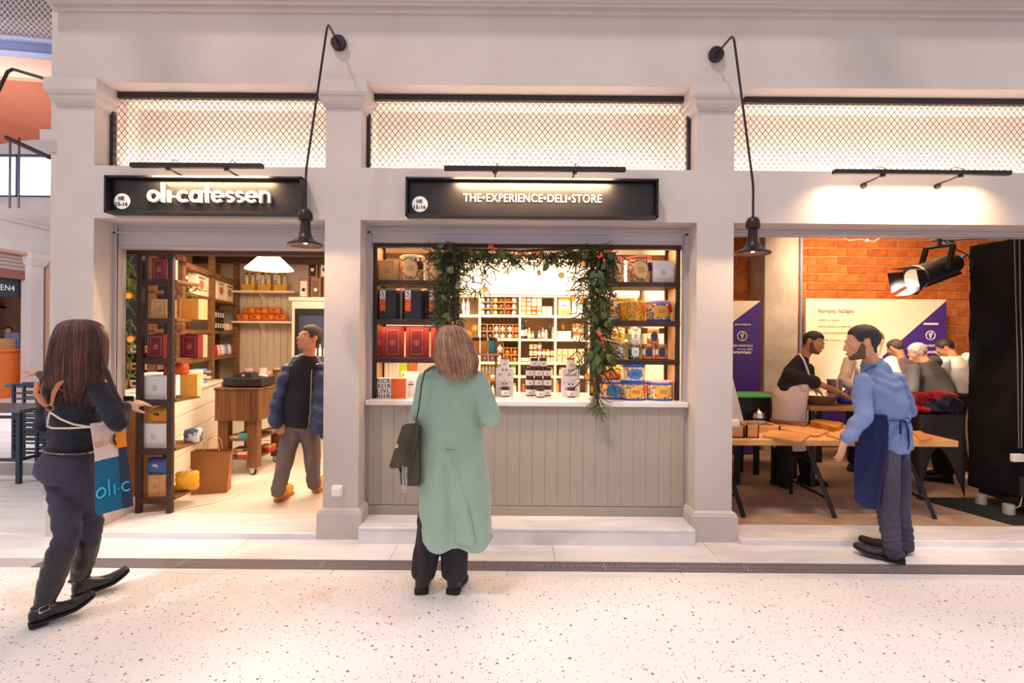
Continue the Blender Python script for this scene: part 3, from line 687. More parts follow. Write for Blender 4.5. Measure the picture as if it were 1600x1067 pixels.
# ================================================================ products: builders
def nodes_mat(name): 
    m = bpy.data.materials.new(name); m.use_nodes = True; MATS[name] = m
    return m, m.node_tree.nodes, m.node_tree.links, m.node_tree.nodes['Principled BSDF']
def tin_mat(name, cols, ky=6.0, kz=22.0, bands=None, rough=.3):
    """printed tin: small coloured motifs round the wall, plain bands at given heights"""
    if name in MATS: return MATS[name]
    m, n, l, p = nodes_mat(name); p.inputs['Roughness'].default_value = rough
    tc = n.new('ShaderNodeTexCoord'); s = n.new('ShaderNodeSeparateXYZ'); l.new(tc.outputs['Object'], s.inputs[0])
    a = n.new('ShaderNodeMath'); a.operation = 'ARCTAN2'; l.new(s.outputs[0], a.inputs[0]); l.new(s.outputs[1], a.inputs[1])
    c = n.new('ShaderNodeCombineXYZ')
    for src, k, i in ((a.outputs[0], ky/2, 0), (s.outputs[2], kz, 1)):
        q = n.new('ShaderNodeMath'); q.operation = 'MULTIPLY'; q.inputs[1].default_value = k; l.new(src, q.inputs[0]); l.new(q.outputs[0], c.inputs[i])
    v = n.new('ShaderNodeTexVoronoi'); v.inputs['Scale'].default_value = 1.6; v.inputs['Randomness'].default_value = .7; l.new(c.outputs[0], v.inputs['Vector'])
    sc = n.new('ShaderNodeSeparateColor'); l.new(v.outputs['Color'], sc.inputs[0])
    r = n.new('ShaderNodeValToRGB'); r.color_ramp.interpolation = 'CONSTANT'; e = r.color_ramp.elements
    while len(e) > 1: e.remove(e[-1])
    e[0].position = 0; e[0].color = cols[0]
    for i, cc in enumerate(cols[1:]): q = e.new((i+1)/len(cols)); q.color = cc
    l.new(sc.outputs[0], r.inputs['Fac']); cur = r.outputs['Color']
    if bands:
        for z0, z1, cc in bands:
            g = n.new('ShaderNodeMath'); g.operation = 'COMPARE'; g.inputs[1].default_value = (z0+z1)/2; g.inputs[2].default_value = (z1-z0)/2; l.new(s.outputs[2], g.inputs[0])
            mx = n.new('ShaderNodeMix'); mx.data_type = 'RGBA'; l.new(g.outputs[0], mx.inputs['Factor']); l.new(cur, mx.inputs[6]); mx.inputs[7].default_value = cc; cur = mx.outputs[2]
    l.new(cur, p.inputs['Base Color']); return m
ORG, YEL, BLU, NAV, RED, WHT, GRN, SKY, CRM, BLK = C(232,120,30), C(240,186,50), C(44,84,170), C(28,40,96), C(196,40,30), C(240,236,226), C(50,130,60), C(120,180,210), C(238,214,160), C(28,26,30)
gold = mat('gold_lid', C(214, 164, 84), .3, .8); paper_w = mat('paper_white', C(238, 232, 228), .6)
red_box = mat('maroon_card', C(118, 26, 34), .5); red_side = mat('scarlet_card', C(172, 60, 46), .5); pink_dot = mat('pink_dotted_card', C(236, 186, 160), .6, col2=C(222, 150, 120), kind='checker', scale=90)
tan_box = mat('tan_card', C(212, 160, 102), .6); tan_dot = mat('tan_dotted_card', C(226, 180, 120), .6, col2=C(196, 140, 80), kind='checker', scale=90)
white_dot = mat('white_dotted_card', C(232, 222, 222), .6, col2=C(160, 140, 140), kind='checker', scale=110); yel_box = mat('yellow_card', C(240, 170, 40), .5)
line_m = mat('card_print', C(216, 150, 132), .5); grey_print = mat('grey_print', C(150, 132, 132), .6); dark_print = mat('dark_print', C(60, 50, 54), .6)
GB = {}
def gift_box(kind, label, x, y, z, w=.17, h=.19, d=.15, rz=0.0, group=None):
    f, ch, sd, ln = {'red': (red_box, red_side, pink_dot, line_m), 'tan': (tan_box, tan_dot, tan_box, mat('tan_print', C(170, 118, 70), .6)), 'yellow': (yel_box, mat('cream_card', C(246, 220, 160), .6), tan_dot, tan_box), 'white': (paper_w, paper_w, white_dot, grey_print)}[kind]
    t = thing('gift_box', label, 'box', (x, y, z), rz, group)
    key = (kind, w, h, d)
    if key not in GB:
        c = .032; fp = [(-w/2+c, -d/2), (w/2-c, -d/2), (w/2, -d/2+c), (w/2, d/2-c), (w/2-c, d/2), (-w/2+c, d/2), (-w/2, d/2-c), (-w/2, -d/2+c)]
        if kind == 'white': c = .002; fp = [(-w/2+c, -d/2), (w/2-c, -d/2), (w/2, -d/2+c), (w/2, d/2-c), (w/2-c, d/2), (-w/2+c, d/2), (-w/2, d/2-c), (-w/2, -d/2+c)]
        mb = MB(); mb.rings([[(a, b, 0) for a, b in fp], [(a, b, h) for a, b in fp]]); 
        fi = {0: 0, 1: 1, 2: 2, 3: 1, 4: 0, 5: 1, 6: 2, 7: 1}
        mb.m = [fi[i % 8] for i in range(8)] + [0, 0]
        body = mb.mesh('body', [f, ch, sd])
        q = MB(); yy = -d/2 - .0012; a = (w/2 - c)*.72; 
        if kind == 'white':
            q.mi = 0
            for k in range(14):
                for r_ in range(3): q.box(-w/2+.008 + k*(w-.016)/13 - .0022, -w/2+.008 + k*(w-.016)/13 + .0022, yy, yy+.001, .012 + r_*.012, .0165 + r_*.012)
        else:
            z0, z1 = h*.10, h*.90
            for p0, p1 in (((-a, z0), (a, z0)), ((-a, z1), (a, z1)), ((-a, z0), (-a, z1)), ((a, z0), (a, z1))): q.box(min(p0[0], p1[0])-.0012, max(p0[0], p1[0])+.0012, yy, yy+.001, min(p0[1], p1[1])-.0012, max(p0[1], p1[1])+.0012)
            q.box(-a*.35, a*.35, yy, yy+.001, h*.5, h*.515)
        for cx, cz in ((-.011, h*.48), (.011, h*.48), (0, h*.48+.016)):
            q.tube([(cx + .011*cos(u*pi/5), yy, cz + .011*sin(u*pi/5)) for u in range(11)], .0014, 4)
        q.box(-.018, .018, yy, yy+.001, h*.48-.018, h*.48-.014)
        pr = q.mesh('printed_emblem', [ln]); top = MB().box(-w*.28, w*.28, -d*.25, d*.25, h, h+.004).mesh('carton_flap', [f])
        GB[key] = (body, pr, top)
    for me in GB[key]:
        o = bpy.data.objects.new(me.name, me); COL.objects.link(o); o.parent = t
    return t
def tin(label, x, y, z, r, h, m, rim=gold, lidm=None, label_m=None, group=None, tagc=None, rz=0.0, name='tin', cat='tin'):
    t = thing(name, label, cat, (x, y, z), rz, group)
    MB().lathe([(0, 0), (r*.99, 0), (r, .004), (r*.99, .008), (r*.985, h*.93), (0, h*.93)], seg=32).build('body', m, t, True)
    MB().lathe([(r*.9, h*.9), (r*1.01, h*.9), (r*1.015, h*.985), (r*.97, h), (r*.9, h*.985), (0, h*.985)], seg=32, cap=False).build('lid', lidm or rim, t, True)
    if label_m:
        g = MB(); n = 12; rr = []
        for i in range(n+1):
            a = -pi/2 - .62 + 1.24*i/n; hh = h*.30*math.sqrt(max(0.02, 1 - ((i - n/2)/(n/2+.2))**2))
            rr.append([(r*1.006*cos(a), r*1.006*sin(a), h*.47 - hh), (r*1.006*cos(a), r*1.006*sin(a), h*.47 + hh), (r*.97*cos(a), r*.97*sin(a), h*.47 + hh), (r*.97*cos(a), r*.97*sin(a), h*.47 - hh)])
        g.rings(rr); lb = g.build('paper_label', label_m, t)
        q = MB()
        for k in range(3): q.box(-r*.28, r*.28, -r*1.02, -r*1.0, h*(.40+.07*k), h*(.415+.07*k))
        q.build('print_lines', dark_print, lb)
    if tagc:
        a = radians(-45); c = Vector((r*1.05*cos(a), r*1.05*sin(a), h*.62))
        R = Matrix.Translation(c) @ Matrix.Rotation(radians(35), 4, 'Z') @ Matrix.Rotation(radians(-16), 4, 'Y')
        MB().bbox(-.022, .022, -.002, .002, -.036, .036, .001, R).build('hang_tag', tagc, t)
        MB().tube([(0, -r*.5, h*1.0), (c.x*.8, c.y*.9, h*1.01), (c.x, c.y, c.z+.034)], .0012, 4).build('string', gold, t)
    return t
def jar(label, x, y, z, r, h, body, lid, group=None, lab=paper_w, cache={}):
    t = thing('jar', label, 'jar', (x, y, z), 0, group); key = (r, h, body.name, lid.name, lab.name)
    if key not in cache:
        cache[key] = (MB().lathe([(0, 0), (r*.93, 0), (r, .006), (r, h*.72), (r*.86, h*.8), (r*.86, h*.82), (0, h*.82)], seg=18).mesh('glass', body, True),
                      MB().lathe([(0, h*.8), (r*.92, h*.8), (r*.94, h*.98), (r*.9, h), (0, h)], seg=18).mesh('lid', lid, True),
                      MB().lathe([(r*1.01, h*.14), (r*1.015, h*.14), (r*1.015, h*.68), (r*1.01, h*.68)], seg=18, cap=False).mesh('paper_label', lab, True),
                      MB().box(-r*.3, r*.25, -r*1.04, -r*1.0, h*.3, h*.35).box(-r*.3, r*.4, -r*1.04, -r*1.0, h*.42, h*.45).mesh('print_lines', dark_print))
    for me in cache[key]:
        o = bpy.data.objects.new(me.name, me); COL.objects.link(o); o.parent = t
    return t
def carton(label, x, y, z, w, h, d, m, stripe=None, group=None, rz=0.0, name='carton', cat='carton', dot=True):
    t = thing(name, label, cat, (x, y, z), rz, group)
    MB().bbox(-w/2, w/2, -d/2, d/2, 0, h, .0015).build('body', m, t)
    if stripe: MB().box(-w*.34, w*.34, -d/2-.0012, -d/2, h*.3, h*.72).build('paper_label', stripe, t)
    if dot: MB().box(-w*.2, w*.2, -d/2-.0022, -d/2-.001, h*.48, h*.52).box(-w*.12, w*.12, -d/2-.0022, -d/2-.001, h*.58, h*.61).build('print_lines', dark_print, t)
    return t
def pouch(label, x, y, z, w, h, d, m, lab=None, rz=0.0, group=None, name='pouch', cat='bag', ribbon=None):
    t = thing(name, label, cat, (x, y, z), rz, group)
    b = MB(); rr = []
    for i in range(9):
        u = i/8; s = math.sin(pi*min(1, max(0.0, u*.9+.08)))**.45; wv = 1 + .05*sin(i*2.1 + x*9)
        rr.append([(w/2*wv*(.86 if i in (0, 8) else 1)*math.copysign(abs(cos(a))**.6, cos(a)), d/2*s*math.copysign(abs(sin(a))**.7, sin(a)) + .004*sin(3*a+i), h*u) for a in [2*pi*j/16 for j in range(16)]])
    b.rings(rr); b.build('body', m, t, 'all')
    if lab: MB().ell((0, -d/2*.93, h*.5), (w*.16, .006, w*.13)).build('round_label', lab, t, True)
    if ribbon: MB().tube([(-w*.3, -d*.3, h*.9), (-.01, -d*.4, h*1.08), (.02, 0, h*1.12), (w*.3, -d*.1, h*.95)], [.006, .012, .012, .005], 6, flat=.3).build('ribbon', ribbon, t, True)
    return t

# ================================================================ window display shelves
ZS = [1.432, 1.764, 2.096]; ST = .042
def display_shelf(name, label, x0, x1):
    t = thing(name, label, 'shelf', ((x0+x1)/2, 4.53, CT))
    for xx in (x0, x1 - .035):
        for yy in (4.37, 4.68): K(MB().bbox(xx, xx+.035, yy, yy+.035, CT, 2.43, .002).build('post', dwood, t), t)
    for z in ZS: K(MB().bbox(x0, x1, 4.365, 4.72, z-ST, z, .002).build('shelf_board', dwood_h), t)
    K(MB().bbox(x0, x1, 4.362, 4.40, 2.385, 2.43, .002).build('top_rail', dwood_h), t)
    K(MB().box(x0+.002, x1-.002, 4.70, 4.716, 2.33, 2.38).box(x0+.002, x1-.002, 4.70, 4.716, 1.66, 1.71).build('back_rail', mwood), t)
    K(MB().box((x0 if x0 < 0 else x1-.012), (x0+.012 if x0 < 0 else x1), 4.40, 4.68, CT, 2.4).build('side_panel', mat('pale_side_wood', C(214, 170, 120), .6)), t)
    area('shelf_strip', ((x0+x1)/2, 4.44, 2.40), ((x0+x1)/2, 4.5, 2.0), (x1-x0)*.9, .02, 2.2, WARM)
    for z in ZS[:1] + ZS[1:]: area('shelf_strip', ((x0+x1)/2, 4.44, z-ST-.004), ((x0+x1)/2, 4.54, z-.4), (x1-x0)*.9, .02, 1.5, WARM)
LX0, LX1, RX0, RX1 = -1.165, -.455, .745, 1.462
display_shelf('display_shelf', 'dark wooden display shelf at the left side of the deli window', LX0, LX1)
display_shelf('display_shelf', 'dark wooden display shelf at the right side of the deli window', RX0, RX1)
X = lambda px, Y=4.5: xat(px, Y)
flower = tin_mat('tin_floral', [C(232,196,120), C(200,90,40), GRN, BLU, C(240,214,150), C(232,196,120), RED], 12, 46, [(.0, .012, gold.node_tree.nodes['Principled BSDF'].inputs['Base Color'].default_value[:])])
gift_box('tan', 'tan eight sided gift box in the top left corner of the window', X(606), 4.52, ZS[2], .19, .18)
tin('large floral tin with dark hang tag beside the tan gift box', X(643), 4.52, ZS[2], .108, .225, flower, lidm=mat('cream_lid', C(240, 216, 170), .4), label_m=mat('buff_label', C(232, 190, 130), .6), tagc=mat('dark_tag', C(50, 30, 30), .5))
tin('large floral tin half hidden by the garland on the top left shelf', X(685), 4.52, ZS[2], .108, .225, flower, lidm=MATS['cream_lid'], label_m=MATS['buff_label'])
blk_tin = mat('black_embossed_card', C(20, 18, 22), .35, col2=C(44, 40, 48), kind='checker', scale=120)
for k, (px, lb) in enumerate(((608, 'black embossed box with orange band at the left end of its shelf'), (647, 'black embossed box with orange band in the middle of its shelf'), (684, 'black embossed box with orange band half behind the garland'))):
    t = thing('panettone_box', lb, 'box', (X(px), 4.53, ZS[1]), 0, 'black boxes with orange bands')
    c = .03; w, d, h = .20, .2, .26
    fp = [(-w/2+c, -d/2), (w/2-c, -d/2), (w/2, -d/2+c), (w/2, d/2-c), (w/2-c, d/2), (-w/2+c, d/2), (-w/2, d/2-c), (-w/2, -d/2+c)]
    MB().rings([[(a, b, 0) for a, b in fp], [(a, b, h) for a, b in fp]]).build('body', blk_tin, t)
    MB().rings([[(a*1.01, b*1.01, h-.012) for a, b in fp], [(a*1.01, b*1.01, h+.006) for a, b in fp]]).build('lid', mat('bronze_edge', C(150, 116, 90), .4, .5), t)
    MB().box(-.066, -.018, -d/2-.004, -d/2, .07, .175).build('orange_band', mat('orange_paper', C(236, 98, 28), .55), t)
    s = MB().box(-.066, -.018, -d/2-.0045, -d/2, .175, .25).build('olive_band', paper_w, t); s['label'] = 'white band printed with dark olives'
    MB().ell((-.05, -d/2-.005, .2), (.008, .002, .006)).ell((-.035, -d/2-.005, .215), (.008, .002, .006)).ell((-.045, -d/2-.005, .232), (.007, .002, .007)).ell((-.03, -d/2-.005, .19), (.007, .002, .005)).build('printed_olives', dark_print, s)
for px, lb, rz in ((588, 'maroon gift box seen edge on at the left end of the red row', .5), (611, 'maroon gift box standing second in the red row of the window', .25), (651, 'maroon gift box facing out in the middle of the red row', 0.06), (690, 'maroon gift box at the right end of the red row behind the coat', .1)):
    gift_box('red', lb, X(px), 4.56, ZS[0], .20, .265, .15, rz, 'maroon gift boxes in the window')
# bottom tier on the counter
t = thing('chocolate_box', 'white box covered in big black letters with an orange front panel', 'box', (X(614, 4.42), 4.42, CT))
MB().bbox(-.125, .125, -.04, .04, 0, .172, .002).build('body', paper_w, t)
p_ = MB().box(-.005, .124, -.0415, -.039, 0, .170).build('orange_panel', MATS['orange_paper'], t)
for k, s in enumerate(('RICR', '8218', 'LIVL', 'RI1R')): 
    w_ = text('lettering', s, BLK and mat('ink_black', C(24, 20, 22), .6), t, (-.066, -.0412, .148 - k*.042), width=.112, height=.034, bold=.01, ext=.0006)
for k, s in enumerate(('ΧΕΙΡΟΠΟΙΗΤΗ', 'ΣΟΚΟΛΑΤΑ')): text('small_lettering', s, line_m, p_, (.055, -.0425, .09 - k*.02), width=.09, height=.009, ext=.0004)
for k in range(3):
    t = thing('bottle', ['tall white bottle with black foot left of three behind the lettered box', 'tall white bottle with black foot in the middle of three behind the lettered box', 'tall white bottle with black foot right of three behind the lettered box'][k], 'bottle', (X(603 + k*6.5, 4.62), 4.64, CT), 0, 'white bottles with black feet')
    MB().lathe([(0, .12), (.018, .12), (.018, .30), (.008, .315), (.008, .34), (0, .34)], seg=12).build('body', paper_w, t, True)
    MB().lathe([(0, 0), (.0185, 0), (.0185, .12), (0, .12)], seg=12).build('foot', BLK and MATS['ink_black'], t, True)
carton('lime green carton with white print beside the white bottles', X(631, 4.6), 4.62, CT, .075, .31, .05, mat('lime_card', C(170, 200, 40), .5), mat('lime_light', C(226, 236, 150), .5))
carton('orange carton with pale print beside the lime green carton', X(645, 4.6), 4.62, CT, .075, .30, .05, MATS['orange_paper'], line_m)
carton('white rounded carton with a black script mark beside the coat', X(643, 4.5), 4.52, CT, .12, .22, .06, paper_w, None)
pouch('small cream packet lying at the left end of the stone counter', X(588, 4.42), 4.42, CT, .05, .035, .05, mat('cream_packet', C(236, 210, 170), .5))
# right unit
tin('large floral tin hidden behind the garland on the top right shelf', X(958), 4.54, ZS[2], .10, .225, flower, lidm=mat('red_lid', C(206, 70, 50), .4), label_m=MATS['buff_label'])
tin('large floral tin with dark tassel next to the white dotted box', X(998), 4.52, ZS[2], .105, .23, flower, lidm=MATS['red_lid'], label_m=MATS['buff_label'], tagc=mat('navy_tag', C(24, 36, 80), .5))
gift_box('white', 'white square gift box with dotted foot in the top right corner', X(1032), 4.50, ZS[2], .185, .19, .15)
blue_y = tin_mat('tin_blue_yellow', [C(240,190,70), NAV, C(240,200,90), WHT, BLU, C(236,170,50)], 10, 40, [(0, .016, BLU), (.15, .17, C(160,120,190))])
orange_y = tin_mat('tin_orange_blossom', [C(226,150,30), C(232,110,20), C(120,130,40), C(244,190,60), C(230,140,30)], 14, 60)
tin('round blue and yellow tin behind the garland on the second right shelf', X(951), 4.54, ZS[1], .10, .165, blue_y, lidm=mat('lilac_lid', C(206, 170, 206), .4), label_m=mat('amber_label', C(244, 176, 60), .5))
tin('round golden orange tin with an orange tag on the second right shelf', X(987), 4.50, ZS[1], .115, .175, orange_y, lidm=mat('yellow_lid', C(240, 190, 40), .4), tagc=MATS['orange_paper'])
tin('round blue and yellow tin with red tag at the end of the second shelf', X(1029), 4.52, ZS[1], .11, .18, blue_y, lidm=MATS['lilac_lid'], label_m=MATS['amber_label'], tagc=mat('red_tag', C(206, 40, 30), .5))
can_o = tin_mat('can_orange', [C(230,140,40), C(214,90,30), C(240,170,60)], 30, 10, [(.045, .085, WHT), (.02, .03, RED), (.10, .11, RED), (0, .008, BLK)])
can_g = tin_mat('can_green', [C(20,80,50), BLK, C(20,80,50), WHT], 18, 60, [(.04, .085, C(24,90,50)), (0, .008, BLK)])
can_lg = tin_mat('can_light_green', [WHT, RED, WHT, GRN], 26, 60, [(.04, .085, C(80,176,80))])
can_s = tin_mat('can_silver', [C(150,140,130), C(190,170,150), C(150,140,130)], 14, 10)
can_y = tin_mat('can_sand', [C(232,180,110), C(240,214,160), C(214,140,80)], 30, 80, [(.02, .05, C(240,186,60))])
navo = mat('navy_oval', C(50, 60, 100), .4); 
zc = ZS[0]
for (px, lv, m_, lm, lb) in ((966, 0, can_s, paper_w, 'silver grey can beside the garland in the lower row of cans'), (991, 0, can_g, WHT and paper_w, 'dark green zigzag can in the lower row of cans'), (1012, 0, can_o, navo, 'orange striped can third in the lower row of cans'), (1032, 0, can_o, navo, 'orange striped can at the right end of the lower row'),
                             (966, 1, can_y, mat('sand_label', C(244, 200, 90), .5), 'sand coloured can stacked beside the garland'), (991, 1, can_lg, paper_w, 'pale green can stacked on the dark green can'), (1020, 1, can_o, navo, 'orange striped can stacked alone on the lower pair')):
    tin(lb, X(px), 4.50, zc + lv*.137, .057 if px < 1000 else .054, .135, m_, rim=mat('can_rim', C(180, 170, 160), .3, .8), label_m=lm, name='can', cat='can', group='printed cans on the third shelf')
wy = tin_mat('tin_sunburst', [YEL, C(240,200,90), ORG, BLU, WHT, YEL], 10, 34, [(0, .016, BLU), (.135, .155, BLU)])
tin('big yellow and blue tin under the garland on the stone counter', X(957, 4.5), 4.52, CT, .108, .165, wy, lidm=MATS['lilac_lid'], label_m=mat('sea_label', C(70, 130, 190), .5))
tin('big blue rimmed tin with orange tag in the middle of the counter row', X(990, 4.45), 4.45, CT, .108, .155, wy, lidm=mat('blue_lid', C(60, 90, 180), .4), label_m=MATS['amber_label'], tagc=MATS['orange_paper'])
tin('big sunburst tin with orange tag at the right end of the counter', X(1031, 4.45), 4.45, CT, .112, .165, wy, lidm=MATS['lilac_lid'], label_m=MATS['amber_label'])
tin('pale yellow tin with blue rims stacked on the blue rimmed tin', X(989, 4.45), 4.45, CT + .157, .106, .15, tin_mat('tin_pale', [C(244,220,130), C(244,220,130), WHT, SKY, ORG], 14, 34, [(0, .014, BLU), (.125, .15, BLU)]), lidm=MATS['blue_lid'], label_m=MATS['sea_label'])
pouch('golden cellophane wrapped cake standing on the tin under the garland', X(955, 4.5), 4.52, CT + .168, .19, .15, .13, mat('gold_wrap', C(240, 166, 40), .25, col2=C(226, 130, 20), scale=12), rz=.1, ribbon=MATS['orange_paper'])

# ---------------- countertop centre
jar_g = mat('tomato_jar', C(120, 56, 36), .2); jar_l = mat('dark_jar_lid', C(60, 32, 28), .35); or_l = mat('orange_jar_lid', C(206, 92, 48), .35)
G = 'jars in the counter pyramid'; zj = CT
rown = ['bottom', 'second', 'third', 'top']
for r_, n_ in enumerate((3, 3, 3, 2)):
    for k in range(n_):
        jar('white labelled jar, %s of the %s row of the counter pyramid' % ((('left', 'middle', 'right') if n_ == 3 else ('left', 'right'))[k], rown[r_]), X(842, 4.66) + (k - (n_-1)/2)*.079, 4.66, zj + r_*.0865, .038, .085, jar_g, jar_l, G)
jar('single white labelled jar standing before the counter pyramid', X(845, 4.54), 4.54, zj, .037, .085, jar_g, jar_l)
for px, sd in ((789, 'left'), (892, 'right')):
    for lv in (0, 1):
        for q in (0, 1):
            t = carton('white spice carton, %s one of the %s layer in the %s stack' % (('left', 'right')[q], ('lower', 'upper')[lv], sd), X(px, 4.68) + (q-.5)*.081, 4.68, zj + lv*.125, .079, .123, .07, paper_w, None, 'white cartons stacked on the counter')
            MB().lathe([(0, 0), (.008, 0), (.008, .002), (0, .002)], (0, 0, 0), 12, Matrix.Translation((.024*(1 if q == 0 else -1), -.035, .108)) @ Matrix.Rotation(pi/2, 4, 'X')).build('round_seal', dark_print, t)
    jar('white jar with orange lid on top of the %s carton stack' % sd, X(px, 4.66), 4.66, zj + .25, .04, .1, mat('white_jar', C(232, 226, 222), .3), or_l)
    jar('small dark lidded jar in front of the %s carton stack' % sd, X(px + 1, 4.58), 4.57, zj, .036, .088, jar_g, jar_l)
# tiered wooden stand with packets
t = thing('product_stand', 'two tiered wooden stand of packets beside the woman', 'stand', (X(757, 4.75), 4.75, CT))
for sx in (-.12, .10): MB().box(sx, sx+.02, -.06, .06, 0, .52).build('upright', mwood, t)
for z in (.12, .36): MB().bbox(-.13, .13, -.08, .08, z, z+.02, .002).build('tray', lwood, t)
for k, (dx, m_, lb) in enumerate(((-.075, mat('kraft_amber', C(220, 140, 40), .5), 'amber packet with dark flap on the left of the wooden stand'), (-.005, MATS['kraft_amber'], 'amber packet with dark flap in the middle of the wooden stand'), (.07, mat('teal_packet', C(70, 150, 150), .5), 'teal edged packet at the right of the wooden stand'))):
    q = carton(lb, X(757, 4.75) + dx, 4.735, CT + .381, .062, .13, .05, m_, None, rz=.05, dot=False, name='packet', cat='packet')
    MB().bbox(-.033, .033, -.027, .027, .115, .145, .002).build('flap', jar_l, q)
carton('single amber packet with dark flap standing before the wooden stand', X(762, 4.6), 4.6, CT, .055, .2, .045, MATS['kraft_amber'], MATS['cream_packet'], name='packet', cat='packet')
# ================================================================ white cubby wall at the back of the deli
YC = 6.45
cub = thing('cubby_shelf', 'white cubby shelving with closed cupboards above at the back of the deli', 'shelf', (.3, YC, .05))
ZL = [.90, 1.131, 1.30, 1.596, 1.894, 2.152]; XV = [-.80, -.37, .137, .589, 1.02, 1.60]
K(MB().box(-.82, 1.64, 6.74, 6.76, .05, 2.7).build('back_panel', mat('cubby_back', C(170, 140, 104), .7)), cub)
for z in ZL: K(MB().bbox(-.82, 1.64, YC, 6.74, z-.03, z, .002).build('shelf_board', whitepaint), cub)
for x in XV: K(MB().bbox(x-.014, x+.014, YC+.003, 6.74, .05, 2.152, .002).build('divider', whitepaint), cub)
K(MB().box(-.82, 1.64, YC-.02, 6.74, 2.152, 2.20).box(-.82, 1.64, YC-.03, 6.74, 2.56, 2.60).box(-.82, 1.64, YC+.02, 6.74, 2.2, 2.56).build('upper_cabinet', whitepaint), cub)
for k in range(5):
    a, b = XV[k], XV[k+1]
    K(MB().bbox(a+.004, b-.004, YC, YC+.02, 2.21, 2.55, .003).build('door', whitepaint), cub)
K(MB().bbox(-.82, 1.64, YC+.01, 6.74, .05, .87, .003).build('base_cabinet', whitepaint), cub)
area('cubby_strip', (.4, 6.40, 2.62), (.4, 6.55, 1.6), 2.2, .03, 16, WARMW)
ORDN = ['first', 'second', 'third', 'fourth', 'fifth', 'sixth', 'seventh', 'eighth']
crate_m = mat('kraft_crate', C(214, 158, 92), .7)
CR = {}
def crate(label, x, z, w, h, mats, y=6.52, group=None):
    t = thing('boxed_bottle', label, 'bottle', (x, y, z), 0, group); d = .10; n = len(mats)
    if (w, h) not in CR: CR[(w, h)] = MB().box(-w/2, w/2, -d/2, d/2, 0, .005).box(-w/2, w/2, -d/2, d/2, h-.005, h).box(-w/2, -w/2+.004, -d/2, d/2, 0, h).box(w/2-.004, w/2, -d/2, d/2, 0, h).box(-w/2, w/2, d/2-.004, d/2, 0, h).mesh('open_crate', crate_m)
    o = bpy.data.objects.new('open_crate', CR[(w, h)]); COL.objects.link(o); o.parent = t
    for i, m in enumerate(mats):
        key = (m.name, round(h, 3), n)
        r = min(w/n*.40, h*.36, .04)
        if key not in CR: CR[key] = MB().lathe([(0, 0), (r*.6, 0), (r, r*.6), (r, r*1.0), (r*.7, r*1.55), (r*.3, r*1.75), (r*.3, r*2.1), (r*.42, r*2.15), (r*.42, r*2.35), (0, r*2.35)], seg=14).mesh('flask', m, True)
        o = bpy.data.objects.new('flask', CR[key]); COL.objects.link(o); o.parent = t; o.location = ((i - (n-1)/2)*w/n, -.01, .006)
    return t
fw, fb, fc_, fbr, fr, fo, fg = mat('flask_white', C(248, 244, 238), .3), mat('flask_blue', C(120, 160, 220), .3), mat('flask_cream', C(240, 226, 180), .3), mat('flask_brown', C(120, 96, 70), .3), mat('flask_red', C(206, 60, 40), .3), mat('flask_amber', C(206, 130, 50), .3), mat('flask_grey', C(96, 88, 96), .3)
z = ZL[4]; Gc = 'pairs of round bottles in kraft boxes'
for r_ in range(3):
    for c_, pr in enumerate(((fw, fb), (fc_, fbr), (fr, fw))):
        crate('kraft box of %s bottles, %s row of the first cubby' % (('white and blue', 'cream and brown', 'red and white')[c_], ('bottom', 'middle', 'top')[r_]), -.30 + c_*.163, z + r_*.082, .152, .08, pr, group=Gc)
z = ZL[3]; Gc = 'single round bottles in kraft boxes'
for r_ in range(2):
    for c_ in range(6):
        w_ = .076; m_ = (fg, fg, fw, fw, fw, fo)[c_]
        crate('kraft box with %s bottle, %s in the %s row under the paired bottles' % ({'flask_grey': 'grey', 'flask_white': 'white', 'flask_amber': 'amber'}[m_.name], ORDN[c_], ('lower', 'upper')[r_]), -.315 + c_*.079 + (.012 if c_ > 3 else 0), z + r_*.092, w_, .09, (m_,), group=Gc)
z = ZL[2]
for r_ in range(2):
    for c_ in range(5):
        m_ = (fg, fg, fw, fo, fo)[c_]; hh = .125 if c_ < 3 else .088
        crate('kraft box with %s bottle, %s in the %s row, third cubby down' % ({'flask_grey': 'grey', 'flask_white': 'large white', 'flask_amber': 'amber'}[m_.name], ORDN[c_], ('lower', 'upper')[r_]), -.305 + c_*.096, z + r_*(hh+.004), .09, hh, (m_,), group='boxed bottles on the third cubby shelf')
# second column
jm = [mat('jar_' + n, c, .3) for n, c in (('honey', C(226, 160, 70)), ('rose', C(196, 130, 130)), ('cream', C(240, 216, 180)), ('rust', C(206, 90, 40)), ('olive', C(150, 130, 60)), ('violet', C(150, 90, 200)), ('dark', C(44, 32, 34)), ('clay', C(190, 120, 90)))]
jn = ['honey', 'rose', 'cream', 'rust', 'olive', 'violet', 'dark', 'clay']
z = ZL[4]
for r_ in range(4):
    for c_ in range(6 if r_ < 2 else 4):
        i = (0, 1, 2, 2, 2, 2)[c_] if r_ >= 2 else (0, 0, 3, 0, 2, 2)[c_]
        w_ = .062; t = carton('tiny %s jar carton, %s along %s row of cartons' % (jn[i], ORDN[c_], ('the bottom', 'the second', 'the third', 'the top')[r_]), .185 + c_*.066, 6.52, z + r_*.058, .06, .055, .06, jm[i], paper_w, 'small jar cartons in the second cubby', name='small_carton')
